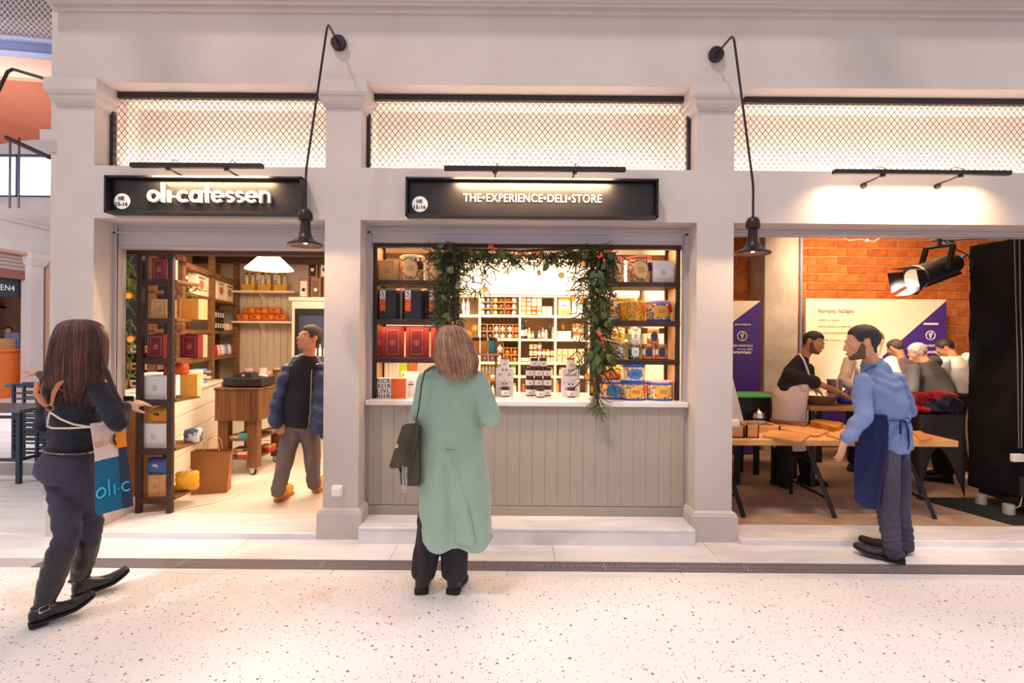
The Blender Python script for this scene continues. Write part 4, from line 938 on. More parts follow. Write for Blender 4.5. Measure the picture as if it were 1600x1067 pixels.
def bottle(label, x, y, z, r, h, m, cap, group=None, lab=None):
    t = thing('bottle', label, 'bottle', (x, y, z), 0, group); key = ('b', r, h, m.name)
    if key not in CR: CR[key] = MB().lathe([(0, 0), (r, 0), (r, h*.6), (r*.8, h*.7), (r*.35, h*.78), (r*.35, h*.9), (0, h*.9)], seg=14).mesh('body', m, True)
    o = bpy.data.objects.new('body', CR[key]); COL.objects.link(o); o.parent = t
    MB().lathe([(0, h*.88), (r*.42, h*.88), (r*.42, h), (0, h)], seg=10).build('cap', cap, t, True)
    if lab: MB().lathe([(r*1.0, h*.15), (r*1.02, h*.15), (r*1.02, h*.5), (r*1.0, h*.5)], seg=14, cap=False).build('paper_label', lab, t, True)
    return t
rg = random.Random(11)
z = ZL[3]; xs = .175
names = [('dark tall', .028, .22, 6), ('dark tall white capped', .026, .24, 6), ('short amber', .027, .14, 0), ('short honey', .026, .12, 4), ('squat dark', .026, .12, 6), ('squat clay', .026, .13, 7), ('slim brown', .022, .17, 7), ('short cream', .028, .14, 2), ('tall black', .028, .22, 6), ('pale salt', .028, .15, 2)]
for k, (nm, r_, h_, mi) in enumerate(names):
    bottle('%s bottle, %s along the bottle shelf in the second column' % (nm, (ORDN + ['ninth', 'last'])[k]), .172 + k*.0435, 6.50 + .05*(k % 2), z, r_*.75, h_, jm[mi], mat('white_cap', C(244, 240, 236), .4) if k in (1, 2, 9) else jar_l, 'bottles on the bottle shelf', paper_w if mi != 6 or k < 2 else None)
z = ZL[2]
for r_ in range(3):
    for c_ in range(8):
        if r_ == 2 and c_ not in (2, 3, 4): continue
        i = (6, 6, 2, 2, 1, 3, 0, 2)[c_]; 
        if r_ and c_ == 4: i = 5
        if c_ < 2 and r_ == 1: continue
        jar('%s jar, %s in the %s row of the jar cubby' % (jn[i], ORDN[c_], ('bottom', 'middle', 'top')[r_]), .178 + c_*.054, 6.52, z + r_*.082, .0245, .08, jm[i], jar_l if i in (2, 6) else gold, 'small jars in the jar cubby', paper_w if i != 2 else MATS['cream_packet'])
z = ZL[1]
for k in range(6):
    m_ = (mat('lime_pack', C(120, 190, 50), .4), MATS['lime_card'], mat('lime_pack', C(120, 190, 50), .4), jm[6], jm[6], jm[6])[k]
    if k < 3: carton('%s green packet, %s along the shelf below the boxed bottles' % (('bright', 'lime', 'striped')[k], ORDN[k]), -.11 + k*.085, 6.5, z, .07, .13, .05, m_, paper_w, 'packets on the low cubby shelf', name='packet', cat='packet')
    else: bottle('little dark cork topped bottle, %s of three beside the jar pyramid' % ORDN[k-3], .19 + (k-3)*.05, 6.5, z, .02, .12, m_, gold)
for k in range(4):
    jar('honey jar with gold lid, %s right of the pyramid on the low shelf' % ORDN[k], .56 + k*.085 + (.03 if k > 0 else -.03), 6.52, z, .035, .11, jm[0], gold, 'honey jars on the low cubby shelf')
for k in range(4): jar('tall cream jar, %s at the left of the low cubby shelf' % ORDN[k], -.33 + k*.045 - (.1 if k > 3 else 0), 6.6, z, .02, .13, jm[2], gold, 'tall cream jars on the low cubby shelf')
z = ZL[0]
for k, (x_, i, h_) in enumerate(((-.06, 6, .17), (0.02, 3, .19), (.08, 2, .13), (.19, 3, .12), (.62, 0, .17), (.68, 5, .18), (-.2, 2, .1), (-.3, 2, .1))):
    bottle('%s bottle standing %s on the lowest cubby shelf' % (jn[i], ORDN[k]), x_, 6.5, z, .024, h_, jm[i], MATS['white_cap'])
# third column and first narrow column
z = ZL[4]
carton('tan carton with white print in the top right cubby', .70, 6.52, z, .16, .25, .08, tan_box, paper_w)
carton('turquoise patterned carton beside the tan carton behind the garland', .86, 6.52, z, .14, .25, .08, mat('turquoise_card', C(120, 190, 190), .5, col2=C(236, 236, 226), scale=30), None)
z = ZL[3]
for k in range(3): carton('plain white carton, %s under the turquoise carton' % ORDN[k], .64 + k*.06, 6.5, z, .055, .1, .05, paper_w, None, 'plain white cartons behind the garland', dot=False)
for k in range(4): carton('round cream cheese box, %s up in the stack behind the garland' % ORDN[k], .88, 6.52, z + k*.05, .13, .045, .1, (MATS['cream_packet'], jm[7])[k % 2], None, 'stacked cheese boxes behind the garland', dot=False)
z = ZL[2]
for k in range(5): carton('slim cream carton, %s along the third right cubby' % ORDN[k], .645 + k*.07, 6.5, z, .06, .17, .05, MATS['cream_packet'], None, 'slim cream cartons in the right cubby')
z = ZL[4]
for k in range(2): bottle('tall white bottle, %s of the pair at the left of the cubbies' % ('left', 'right')[k], -.58 + k*.055, 6.52, z, .021, .22, fw, fw)
for k in range(2): bottle('clear flask with amber cap, %s of the pair near the tall white bottles' % ('left', 'right')[k], -.70 + k*.05, 6.50, z, .02, .17, mat('flask_clear', C(220, 214, 206), .15), fo)
for k in range(3): crate('boxed amber bottle, %s on the cupboard top behind the garland' % ORDN[k], -.05 + k*.2, 2.6, .09, .12, (fo, ), y=6.52, group='boxed bottles on the cupboard top')

# ================================================================ doorway: tower shelf in front
tw = thing('tower_shelf', 'tall dark wooden tower shelf of gift boxes inside the doorway', 'shelf', (-3.1, 4.67, .05))
TX0, TX1, TY0, TY1 = -3.255, -2.94, 4.47, 4.87
TZ = [.182, .612, 1.042, 1.405, 1.757, 2.098]
for xx in (TX0, TX1 - .045):
    for yy in ((TY0, TY1 - .045) if xx == TX0 else (TY0,)): K(MB().bbox(xx, xx+.045, yy, yy+.045, .05, 2.62, .003).build('post', dwood), tw)
for z in TZ:
    K(MB().bbox(TX0+.045, TX1-.045, TY0+.004, TY0+.034, z-.05, z, .002).build('front_rail', dwood_h), tw)
    K(MB().bbox(TX0-.01, TX1+.01, TY0+.046, TY1-.002, z-.024, z, .002).build('shelf_board', mwood), tw)
gift_box('red', 'maroon gift box alone on the top level of the tower shelf', -3.10, 4.60, TZ[5], .185, .19, .15, .08)
gift_box('tan', 'tan gift box at the front of the second tower level', -3.10, 4.60, TZ[4], .18, .17, .13, .06)
gift_box('yellow', 'yellow gift box at the back of the second tower level', -2.955, 4.80, TZ[4], .21, .19, .14, .12)
gift_box('red', 'maroon gift box at the front of the third tower level', -3.12, 4.60, TZ[3], .2, .21, .14, -.04)
gift_box('red', 'maroon gift box at the back of the third tower level', -2.955, 4.80, TZ[3], .215, .21, .14, .05)
gift_box('white', 'white dotted gift box on the fourth tower level under an orange pouch', -3.13, 4.60, TZ[2], .2, .205, .14, .0)
gift_box('yellow', 'cream and yellow gift box behind the white one on the fourth level', -2.975, 4.80, TZ[2], .17, .20, .14, .5)
pouch('orange cloth pouch with round label on the white gift box', -3.02, 4.66, TZ[2] + .21, .2, .10, .13, mat('burnt_orange_cloth', C(206, 84, 34), .6), mat('pale_orange_label', C(240, 170, 110), .6))
gift_box('white', 'white dotted gift box with dark seal on the fifth tower level', -3.14, 4.60, TZ[1], .215, .21, .14, .0)
pouch('mustard yellow wrapped cake on the white box of the fifth level', -3.12, 4.60, TZ[1] + .214, .19, .14, .13, mat('mustard_wrap', C(226, 156, 34), .4, col2=C(206, 130, 24), scale=14), mat('dark_seal', C(70, 50, 40), .6), ribbon=paper_w)
pouch('blue and white wrapped cake at the back of the fifth level', -2.95, 4.80, TZ[1], .15, .13, .12, mat('slate_blue_wrap', C(90, 104, 140), .5, col2=C(226, 220, 220), scale=6, lo=.5, hi=.52), mat('peach_label', C(240, 190, 150), .6))
gift_box('tan', 'tan gift box on the lowest tower level under a blue pouch', -3.13, 4.60, TZ[0], .165, .185, .13, .12)
pouch('blue pouch with peach round label on the tan box', -3.13, 4.60, TZ[0] + .19, .19, .14, .13, mat('cornflower_cloth', C(70, 104, 176), .6), MATS['peach_label'])
pouch('bright yellow wrapped cake with ribbon on the lowest tower level', -2.965, 4.74, TZ[0], .19, .17, .14, mat('bright_yellow_wrap', C(244, 186, 40), .4, col2=C(236, 160, 30), scale=12), None, rz=.4, ribbon=paper_w)
# kraft bag on the floor behind the tower
kr = mat('kraft_paper', C(176, 116, 60), .7, col2=C(160, 100, 48), scale=5)
t = thing('paper_bag', 'brown kraft paper carrier bag standing on the floor behind the tower', 'bag', (-2.95, 5.12, .05), .25)
MB().rings([[(-.17, -.08, 0), (.15, -.08, 0), (.15, .08, 0), (-.17, .08, 0)], [(-.175, -.07, .2), (.16, -.07, .2), (.15, .07, .2), (-.17, .07, .2)], [(-.18, -.06, .42), (.18, -.055, .40), (.17, .05, .41), (-.17, .05, .42)]], cap=False).add([(-.17, -.08, 0), (.15, -.08, 0), (.15, .08, 0), (-.17, .08, 0)], [(0, 1, 2, 3)]).build('body', kr, t)
for yy in (-.055, .05): MB().tube([(-.07, yy, .41), (-.06, yy, .50), (-.02, yy, .545), (.02, yy, .545), (.06, yy, .50), (.07, yy, .41)], .004, 6).build('handle', mat('twine', C(206, 150, 96), .8), t, True)
cb = MB().tube([(-3.42, 4.42, .055), (-3.2, 4.44, .055), (-3.0, 4.52, .055), (-2.75, 4.75, .055), (-2.6, 5.1, .055)], .006, 6).build('cable', mat('white_cable', C(230, 224, 216), .5), None, True)
tag(cb, 'white cable trailing over the shop floor under the tower shelf', 'cable')

# ================================================================ tiled side counter
o0 = Vector((-3.33, 5.02, .05)); dr_ = Vector((-.29, 1.0, 0)).normalized(); L = 2.0
ang = math.atan2(dr_.y, dr_.x)
tc_ = thing('tiled_counter', 'white tiled side counter with pale top running back into the shop', 'counter', o0, ang)
MB().box(0, L, .012, .62, 0, .93).build('carcass', mat('tile_joint', C(150, 106, 74), .85), tc_)
MB().bbox(-.03, L, -.02, .64, .93, .965, .004).build('countertop', mat('cream_top', C(246, 238, 226), .3), tc_)
MB().bbox(0, L, .0, .02, 0, .09, .002).build('plinth', whitepaint, tc_)
tl = MB().bbox(.0, .0945, 0, .012, 0, .1995, .002).mesh('tile', mat('cream_tile', C(244, 232, 214), .25))
for r_ in range(4):
    for c_ in range(20):
        o = bpy.data.objects.new('tile', tl); COL.objects.link(o); o.parent = tc_; o.location = (c_*.1, .0, .10 + r_*.2065)
def on_counter(u, v, z=.965 + .05): p = o0 + dr_*u + Vector((-dr_.y, dr_.x, 0))*v; return (p.x, p.y, z)
p = on_counter(.38, .2); carton('big plain white box on the front of the tiled counter', p[0], p[1], p[2], .3, .2, .25, paper_w, None, rz=ang - pi/2, dot=False)
p = on_counter(1.05, .1); carton('white display box on the tiled counter before the packets', p[0], p[1], p[2], .2, .18, .2, paper_w, None, rz=ang - pi/2, dot=False)
pk = [mat('biscuit_pack', C(222, 150, 90), .4, col2=C(200, 110, 60), scale=20), mat('sky_pack', C(120, 170, 210), .4), mat('rust_pack', C(206, 96, 50), .4), MATS['cream_packet']]
for k in range(9):
    p = on_counter(1.42 + (k // 5)*.2, .12 + .05*(k % 2))
    pouch('%s packet, %s up in the %s pile on the tiled counter' % (('biscuit brown', 'sky blue', 'rust red', 'cream')[(k*3+1) % 4], ORDN[k % 5], ('front', 'back')[k // 5]), p[0], p[1], p[2] + (k % 5)*.036, .17, .035, .13, pk[(k*3+1) % 4], None, rz=ang - pi/2, group='snack packets on the tiled counter', name='packet', cat='packet')
# shelving behind the counter, along the same slanting wall
b0 = Vector((-4.28, 8.05, .05)); bd = Vector((.25, -1, 0)).normalized(); bang = math.atan2(bd.y, bd.x)
wsf = thing('packet_shelving', 'stained wooden wall shelving with packets behind the tiled counter', 'shelf', b0, bang)
for u in (0, 1.22, 2.3):
    for v in (0, -.28): MB().bbox(u-.04, u+.04, v-.04, v+.03, 0 if u == 0 else .967, 2.68, .003).build('post', mwood, wsf)
MB().bbox(-.04, 2.34, -.32, .0, 2.02, 2.06, .003).build('shelf_board', mwood, wsf)
for z_ in (1.62, 1.26): MB().bbox(-.04, 2.34, -.32, .0, z_-.04, z_, .003).build('shelf_board', mwood, wsf)
MB().bbox(-.04, 2.34, -.04, .03, 2.34, 2.40, .003).build('top_rail', mwood, wsf)
MB().box(.1, 2.2, -.3, -.27, 2.3, 2.33).build('light_tube', mat('warm_tube', C(255, 220, 160), emis=(1, .66, .34, 1), estr=5), wsf)
def on_shelf(u, v, z): p = b0 + bd*u + Vector((-bd.y, bd.x, 0))*v; return p.x, p.y, z + .05
for k in range(4):
    x_, y_, z_ = on_shelf(.28 + k*.42, -.08, 2.06)
    t = carton('white carton printed with a brown cake, %s from the back on the upper wall shelf' % ORDN[k], x_, y_, z_, .34, .27, .1, mat('cake_carton', C(246, 232, 206), .5), None, 'cake cartons on the upper wall shelf', rz=bang + pi, dot=False)
    MB().ell((0, -.052, .14), (.09, .004, .06)).build('printed_cake', mat('cake_brown', C(206, 120, 60), .6), t)
    MB().box(-.11, .11, -.052, -.05, .22, .235).build('print_lines', dark_print, t)
for k in range(8):
    x_, y_, z_ = on_shelf(.62 + (k % 4)*.11 + .0, -.07, 1.62 + (k//4)*.15)
    carton('black labelled carton, %s in the %s row of the middle wall shelf' % (ORDN[k % 4], ('lower', 'upper')[k//4]), x_, y_, z_, .09, .145, .09, MATS['ink_black'], paper_w, 'black cartons on the middle wall shelf', rz=bang + pi)
for k in range(3):
    x_, y_, z_ = on_shelf(.12 + k*.17, -.08, 1.62)
    pouch('round %s gift packet, %s on the middle wall shelf' % (('peach', 'white', 'cream')[k], ORDN[k]), x_, y_, z_, .15, .12, .1, (MATS['peach_label'], paper_w, MATS['cream_packet'])[k], MATS['ink_black'], rz=bang + pi)
for k in range(6):
    x_, y_, z_ = on_shelf(.15 + k*.17, -.08, 1.26)
    pouch('%s pouch, %s from the back on the low wall shelf' % (('white', 'lilac', 'white', 'pink', 'red', 'cream')[k], ORDN[k]), x_, y_, z_, .13, .16, .08, (paper_w, mat('lilac_pouch', C(150, 150, 216), .5), paper_w, mat('pink_pouch', C(236, 190, 190), .5), mat('red_pouch', C(206, 30, 40), .5), MATS['cream_packet'])[k], None, rz=bang + pi, group='pouches on the low wall shelf')
# low run of goods at the back, on a white base cabinet
o = MB().bbox(-4.1, -3.27, 7.6, 8.15, .05, .92, .004).build('base_cabinet', whitepaint); tag(o, 'white base cabinet under the bracket shelves at the back', 'cabinet')
for k in range(10):
    pouch('%s pastry pack, %s along the white base cabinet' % (('glossy white', 'pale pink', 'golden', 'cream')[k % 4], (ORDN + ['ninth', 'tenth'])[k]), -4.03 + k*.074, 7.75 + .05*(k % 3), .92, .12, .10 + .05*((k*2) % 3), .12, (paper_w, MATS['pink_pouch'], mat('golden_pack', C(226, 150, 50), .4), MATS['cream_packet'])[k % 4], None, group='pastry packs on the base cabinet', name='packet', cat='packet')
wick = mat('wicker', C(190, 120, 60), .7, col2=C(140, 80, 36), kind='checker', scale=70)
t = thing('wicker_basket', 'brown wicker basket at the end of the pastry packs', 'basket', (-3.02, 7.5, .92))
MB().lathe([(0, 0), (.10, 0), (.13, .16), (.12, .16), (.09, .02), (0, .02)], seg=20).build('weave', wick, t, True); MB().lathe([(.118, .155), (.136, .155), (.136, .175), (.118, .175)], seg=20).build('rim', mwood, t, True)
t.location = (-3.42, 7.74, .92)
# bracket shelves
for k, (zz, lab) in enumerate(((2.30, 'upper white bracket shelf with baskets on the back wall'), (1.83, 'lower white bracket shelf with orange bags on the back wall'))):
    t = thing('bracket_shelf', lab, 'shelf', (-3.85, 8.17, zz))
    MB().bbox(-.42, .55, -.30, .0, -.03, 0, .003).build('shelf_board', whitepaint, t)
    for bx in (-.05, .9):
        if bx > .5: continue
        MB().rings([[(bx-.015, 0, -.03), (bx-.015, -.18, -.03), (bx-.015, -.12, -.07), (bx-.015, -.04, -.16), (bx-.015, 0, -.28)], [(bx+.015, 0, -.03), (bx+.015, -.18, -.03), (bx+.015, -.12, -.07), (bx+.015, -.04, -.16), (bx+.015, 0, -.28)]]).build('bracket', whitepaint, t)
om = mat('orange_bag', C(236, 146, 50), .4, col2=C(220, 110, 30), scale=9)
for k in range(7):
    q = k if k < 4 else k - 4
    pouch('orange bakery bag, %s in the %s row on the lower bracket shelf' % (ORDN[q], ('bottom', 'upper')[k // 4]), -4.15 + q*.2 + (.1 if k > 3 else 0), 8.0, 1.83 + (.11 if k > 3 else 0), .2, .11, .15, om, mat('brown_print', C(120, 50, 30), .6), group='orange bakery bags')
for k in range(3):
    t = thing('gift_basket', '%s yellow basket of bottles on the upper bracket shelf' % ('left', 'middle', 'right')[k], 'basket', (-4.05 + k*.25, 8.0, 2.30), 0, 'yellow baskets on the upper bracket shelf')
    MB().rings([[(-.09, -.06, 0), (.09, -.06, 0), (.09, .06, 0), (-.09, .06, 0)], [(-.11, -.07, .1), (.11, -.07, .1), (.11, .07, .1), (-.11, .07, .1)]]).build('weave', mat('yellow_wicker', C(240, 190, 60), .6, col2=C(214, 150, 30), kind='checker', scale=60), t)
    for dx in (-.05, .04):
        b = MB().lathe([(0, .08), (.03, .08), (.03, .2), (.012, .24), (.012, .27), (0, .27)], (dx, 0, 0), 12).build('bottle', fc_ if dx < 0 else MATS['cream_packet'], t, True); MB().ell((dx, 0, .27), (.018, .018, .015)).build('cap', MATS['ink_black'], b)
for k in range(3): jar('round jar with black knob, %s on the baskets of the bracket shelf' % ORDN[k], -3.95 + k*.14, 8.08, 2.30 , .05, .38, mat('amber_round', C(240, 190, 110), .4), MATS['ink_black'])
# upright fridge with boxed bottles on top
fx0, fx1, fy, fz = -3.22, -2.55, 7.55, 2.13
t = thing('display_fridge', 'white framed glass door fridge behind the man', 'fridge', ((fx0+fx1)/2, 7.8, .05))
K(MB().bbox(fx0, fx1, fy+.03, 8.15, .05, fz, .01).build('cabinet', whitepaint), t)
K(MB().box(fx0-.03, fx1+.03, fy-.0, 8.15, fz, fz+.05).build('cornice', whitepaint), t)
d_ = K(MB().bbox(fx0+.06, fx1-.03, fy, fy+.03, .1, fz-.12, .004).build('door', MATS['ink_black']), t)
K(MB().box(fx0+.13, fx1-.10, fy-.004, fy, .2, fz-.22).build('door_glass', mat('fridge_glass', C(70, 76, 100), .1)), t)
for zz in (1.3, 1.6): K(MB().box(fx0+.14, fx1-.12, fy-.008, fy-.004, zz, zz+.012).build('inner_shelf', steel), t)
for k in range(3): bottle('white capped bottle, %s on the glass fridge shelf' % ORDN[k], fx0 + .38 + k*.07, fy - .03, 1.312, .022, .17, fw, fw)
for k, (dx, lv, m_, lb) in enumerate(((.13, 0, paper_w, 'boxed bottle with white label, lower left on the fridge'), (.31, 0, mat('olive_label', C(120, 90, 40), .5), 'boxed bottle with olive label, lower middle on the fridge'), (.5, 0, paper_w, 'boxed bottle with white label, lower right on the fridge'), (.26, 1, MATS['ink_black'], 'boxed bottle with black label stacked on the lower boxes'), (.44, 1, paper_w, 'boxed bottle with white label stacked at the upper right'))):
    q = thing('boxed_bottle', lb, 'bottle', (fx0+dx, 7.75, fz+.052 + lv*.302), 0, 'boxed bottles on the fridge')
    MB().bbox(-.075, .075, -.05, .05, 0, .3, .003).build('open_crate', mat('grey_wood_crate', C(160, 120, 96), .7), q)
    MB().box(-.05, .05, -.056, -.05, .02, .25).build('paper_label', m_, q); MB().ell((0, -.058, .12), (.028, .004, .028)).build('round_seal', paper_w if m_ is not paper_w else MATS['ink_black'], q)
# pendant shade
p = at(421, 412, 6.2)
t = thing('pendant_lamp', 'wide white pleated pendant shade hanging in the doorway', 'lamp', (p.x, p.y, p.z))
MB().lathe([(.07, .11), (.10, .105), (.27, -.06), (.275, -.075), (.265, -.06), (.09, .09), (.07, .10)], seg=40, cap=False).build('shade', mat('shade_white', C(226, 208, 196), .6, emis=(1, .74, .58, 1), estr=.1), t, True)
MB().ell((0, 0, -.01), (.05, .05, .05)).build('bulb', mat('bulb_strong', C(255, 230, 190), emis=(1, .78, .5, 1), estr=12), t, 'all')
MB().cyl((0, 0, .1), (0, 0, 2.78 - p.z), .004, 6).build('cord', paper_w, t)
pl_ = bpy.data.lights.new('pendant_light', 'POINT'); pl_.energy = 9; pl_.color = (1, .76, .5); pl_.shadow_soft_size = .06
o = bpy.data.objects.new('pendant_light', pl_); COL.objects.link(o); o.location = (p.x, p.y, p.z - .09)

# ================================================================ wheeled wooden cart
cx0, cx1, cy0, cy1 = -3.25, -2.79, 5.7, 6.4
ct = thing('wooden_cart', 'brown wooden cart on castors holding the cash drawer', 'cart', ((cx0+cx1)/2, 6.05, .05))
for i_ in range(6):
    a = cx0 - .01 + i_*(cx1-cx0+.02)/6; K(MB().bbox(a+.001, a+(cx1-cx0+.02)/6-.001, cy0-.015, cy0+.012, .66, 1.0, .003).build('plank', cartwood), ct)
K(MB().bbox(cx0-.012, cx0+.012, cy0, cy1, .66, 1.0, .003).bbox(cx1-.012, cx1+.012, cy0, cy1, .66, 1.0, .003).box(cx0, cx1, cy1-.02, cy1, .66, 1.0).build('apron_board', cartwood), ct)
K(MB().bbox(cx0-.02, cx1+.02, cy0-.02, cy1+.02, 1.0, 1.025, .003).build('worktop', cartwood), ct)
for xx in (cx0+.01, cx1-.12):
    for yy in (cy0+.01, cy1-.12):
        K(MB().bbox(xx, xx+.11, yy, yy+.11, .13, .67, .004).build('leg', cartwood), ct)
        w_ = K(MB().lathe([(0, -.012), (.036, -.012), (.04, -.006), (.04, .006), (.036, .012), (0, .012)], (0, 0, 0), 20, Matrix.Translation((xx+.055, yy+.03, .09)) @ Matrix.Rotation(pi/2, 4, 'X')).build('wheel', rubber, None, True), ct)
        K(MB().box(xx+.03, xx+.08, yy+.01, yy+.017, .085, .13).lathe([(0, 0), (.022, 0), (.022, .006), (0, .006)], (0, 0, 0), 16, Matrix.Translation((xx+.055, yy+.014, .09)) @ Matrix.Rotation(pi/2, 4, 'X')).box(xx+.02, xx+.09, yy+.0, yy+.08, .122, .132).build('castor_fork', steel), ct)
for z_ in (.24, .45): K(MB().bbox(cx0+.03, cx1-.03, cy0+.03, cy1-.03, z_-.022, z_, .003).build('shelf_board', cartwood), ct)
fm = [mat('cloth_red', C(206, 40, 26), .8), mat('cloth_zebra', C(226, 214, 200), .8, col2=C(50, 40, 36), scale=22, lo=.48, hi=.52), mat('cloth_brown', C(130, 90, 60), .8, col2=C(190, 140, 90), scale=14), mat('cloth_teal', C(90, 176, 176), .8), mat('cloth_cream', C(230, 200, 170), .8)]
def folded(label, x, y, z, m, w=.14, d=.2, h=.03, group='folded cloths on the cart'):
    t = thing('folded_cloth', label, 'cloth', (x, y, z), 0, group)
    b = MB()
    for k in range(2): b.bbox(-w/2, w/2, -d/2, d/2, k*h/2+.001, (k+1)*h/2-.001, h*.2)
    b.build('folds', m, t)
for k, (dx, dy, zz, mi, lb) in enumerate(((.14, .12, .24, 1, 'zebra patterned folded cloth at the front of the lowest cart shelf'), (.28, .12, .24, 0, 'red folded cloth at the front of the lowest cart shelf'), (.28, .12, .271, 4, 'cream folded cloth on the red one in the cart'), (.14, .12, .271, 2, 'brown folded cloth on the zebra one in the cart'), (.21, .12, .302, 2, 'brown patterned folded cloth topmost on the lowest cart shelf'), (.15, .13, .45, 4, 'cream folded cloth on the upper cart shelf'), (.29, .13, .45, 3, 'teal folded cloth on the upper cart shelf'), (.29, .13, .481, 3, 'teal folded cloth topmost on the upper cart shelf'),
                                          (.36, .42, .24, 0, 'red folded cloth at the right side of the lowest cart shelf'), (.36, .42, .271, 2, 'brown folded cloth at the right side of the lowest cart shelf'), (.36, .5, .45, 2, 'brown folded cloth at the right side of the upper cart shelf'))):
    folded(lb, cx0 + dx, cy0 + dy + .02, zz, fm[mi])
o = thing('cash_drawer', 'black metal cash drawer on top of the wooden cart', 'drawer', (-2.99, 5.9, 1.025))
MB().bbox(-.21, .22, -.16, .18, .012, .105, .004).build('body', MATS['ink_black'], o); MB().bbox(-.2, .21, -.164, -.158, .02, .095, .002).build('front_panel', black_m, o)
for sx in (-.17, .17):
    for sy in (-.12, .14): MB().cyl((sx, sy, 0), (sx, sy, .014), .015, 8).build('foot', rubber, o)
t = thing('card_terminal', 'black card terminal with paper roll cover on the cash drawer', 'terminal', (-3.0, 5.88, 1.13))
MB().rings([[(-.13, -.05, 0), (.09, -.07, 0), (.11, .07, 0), (-.12, .08, 0)], [(-.10, -.045, .035), (.07, -.06, .05), (.09, .06, .05), (-.1, .07, .04)], [(-.05, -.035, .06), (.05, -.045, .07), (.06, .04, .07), (-.05, .05, .06)]]).build('body', rubber, t); MB().box(-.03, .0, -.065, -.058, .015, .035).build('sticker', mat('peach_sticker', C(226, 160, 120), .6), t)
MB().box(.0, .06, -.05, .0, .062, .073).build('screen', mat('screen_blue', C(120, 130, 180), .2), t)
o = MB().tube([(-2.9, 5.95, 1.145), (-2.84, 5.9, 1.155), (-2.8, 5.95, 1.14)], [.01, .014, .01], 8).build('receipt_roll', paper_w, None, True); tag(o, 'crumpled white receipt paper beside the card terminal', 'paper')
# dark refrigerated niche with sandwiches seen through the left of the doorway
t = thing('sandwich_case', 'dark glass case of wrapped sandwiches behind the left greenery', 'case', (-4.6, 6.05, .05))
MB().box(-.65, .45, .05, .25, 0, .95).box(-.65, .45, .2, .25, .95, 2.3).build('body', MATS['ink_black'], t)
for zz in (.95, 1.15, 1.35): MB().box(-.65, .45, -.12, .2, zz-.015, zz).build('shelf_board', dwood_h, t)
for r_ in range(3):
    for c_ in range(4):
        carton('clear topped sandwich pack, %s on the %s case shelf' % (ORDN[c_], ('lowest', 'middle', 'upper')[r_]), -4.68 + c_*.17, 6.03, 1.0 + r_*.2, .14, .08, .12, (MATS['cream_packet'], MATS['kraft_amber'])[(r_+c_) % 2], MATS['ink_black'], 'sandwich packs in the dark case', dot=False)
# ================================================================ kitchen bay
# front trestle table
tb = thing('trestle_table', 'long pine topped table on black trestles in the kitchen bay', 'table', (2.9, 4.85, .05))
K(MB().bbox(1.82, 3.92, 4.45, 4.845, .69, .745, .006).bbox(1.82, 3.92, 4.85, 5.25, .69, .745, .006).build('tabletop', lwood), tb)
def trestle(x, par):
    m = MB()
    return m
for x in (1.92, 2.72, 3.60):
    for s, yb, yt in ((0, 4.50, 4.72), (1, 5.2, 4.98)):
        dx = .0
        K(MB().tube([(x + .16, yb, .05), (x + .02, yt, .69)], .022, 4).build('leg', black_m), tb)
    K(MB().tube([(x+.13, 4.56, .20), (x+.13, 5.14, .20)], .014, 4).tube([(x+.055, 4.68, .5), (x+.055, 5.02, .5)], .014, 4).tube([(x+.02, 4.68, .675), (x+.02, 5.02, .675)], .016, 4).build('stretcher', black_m), tb)
TT = .745
def board(label, corners, th, m=lwood2, lift=0.0, name='cutting_board', cat='board'):
    P = [at(px, py, 4.8) for px, py in corners]; z = TT + lift + .002
    Q = []
    for px, py in corners:                       # lay the seen corner down on the table plane
        v = at(px, py, 1.0); k = (z + th - 1.62) / (v.z - 1.62); Q.append((v.x*k, 1.0*k))
    cx = sum(q[0] for q in Q)/len(Q); cy = sum(q[1] for q in Q)/len(Q)
    t = thing(name, label, cat, (cx, cy, z))
    bm = bmesh.new(); vs = [bm.verts.new((q[0]-cx, q[1]-cy, 0)) for q in Q]; f = bm.faces.new(vs)
    r = bmesh.ops.extrude_face_region(bm, geom=[f]); 
    for e in r['geom']:
        if isinstance(e, bmesh.types.BMVert): e.co.z += th
    ve = [e for e in bm.edges if abs(e.verts[0].co.z - e.verts[1].co.z) > th*.5]
    bmesh.ops.bevel(bm, geom=ve, offset=.02, segments=3, affect='EDGES'); bmesh.ops.recalc_face_normals(bm, faces=bm.faces[:])
    me = bpy.data.meshes.new('board'); bm.to_mesh(me); bm.free(); me.materials.append(m)
    o = bpy.data.objects.new('board', me); COL.objects.link(o); o.parent = t
    return t
board('pale wooden board nearest the table edge beside the cutlery block', [(1190, 680), (1206, 670), (1266, 679), (1251, 690)], .018)
board('amber wooden board lying across the middle of the pine table', [(1216, 669), (1237, 664), (1297, 673), (1277, 681)], .016)
board('brown ribbed wooden board behind the amber one', [(1202, 655), (1206, 651), (1264, 661), (1255, 664)], .022, mat('brown_board', C(176, 112, 70), .55, col2=C(140, 84, 50), kind='wave', scale=18))
board('small pale board partly behind the man in the blue shirt', [(1289, 678), (1310, 673), (1345, 682), (1330, 690)], .014)
board('small light board with a rope at the right end of the table', [(1425, 675), (1436, 672), (1458, 684), (1440, 688)], .012)
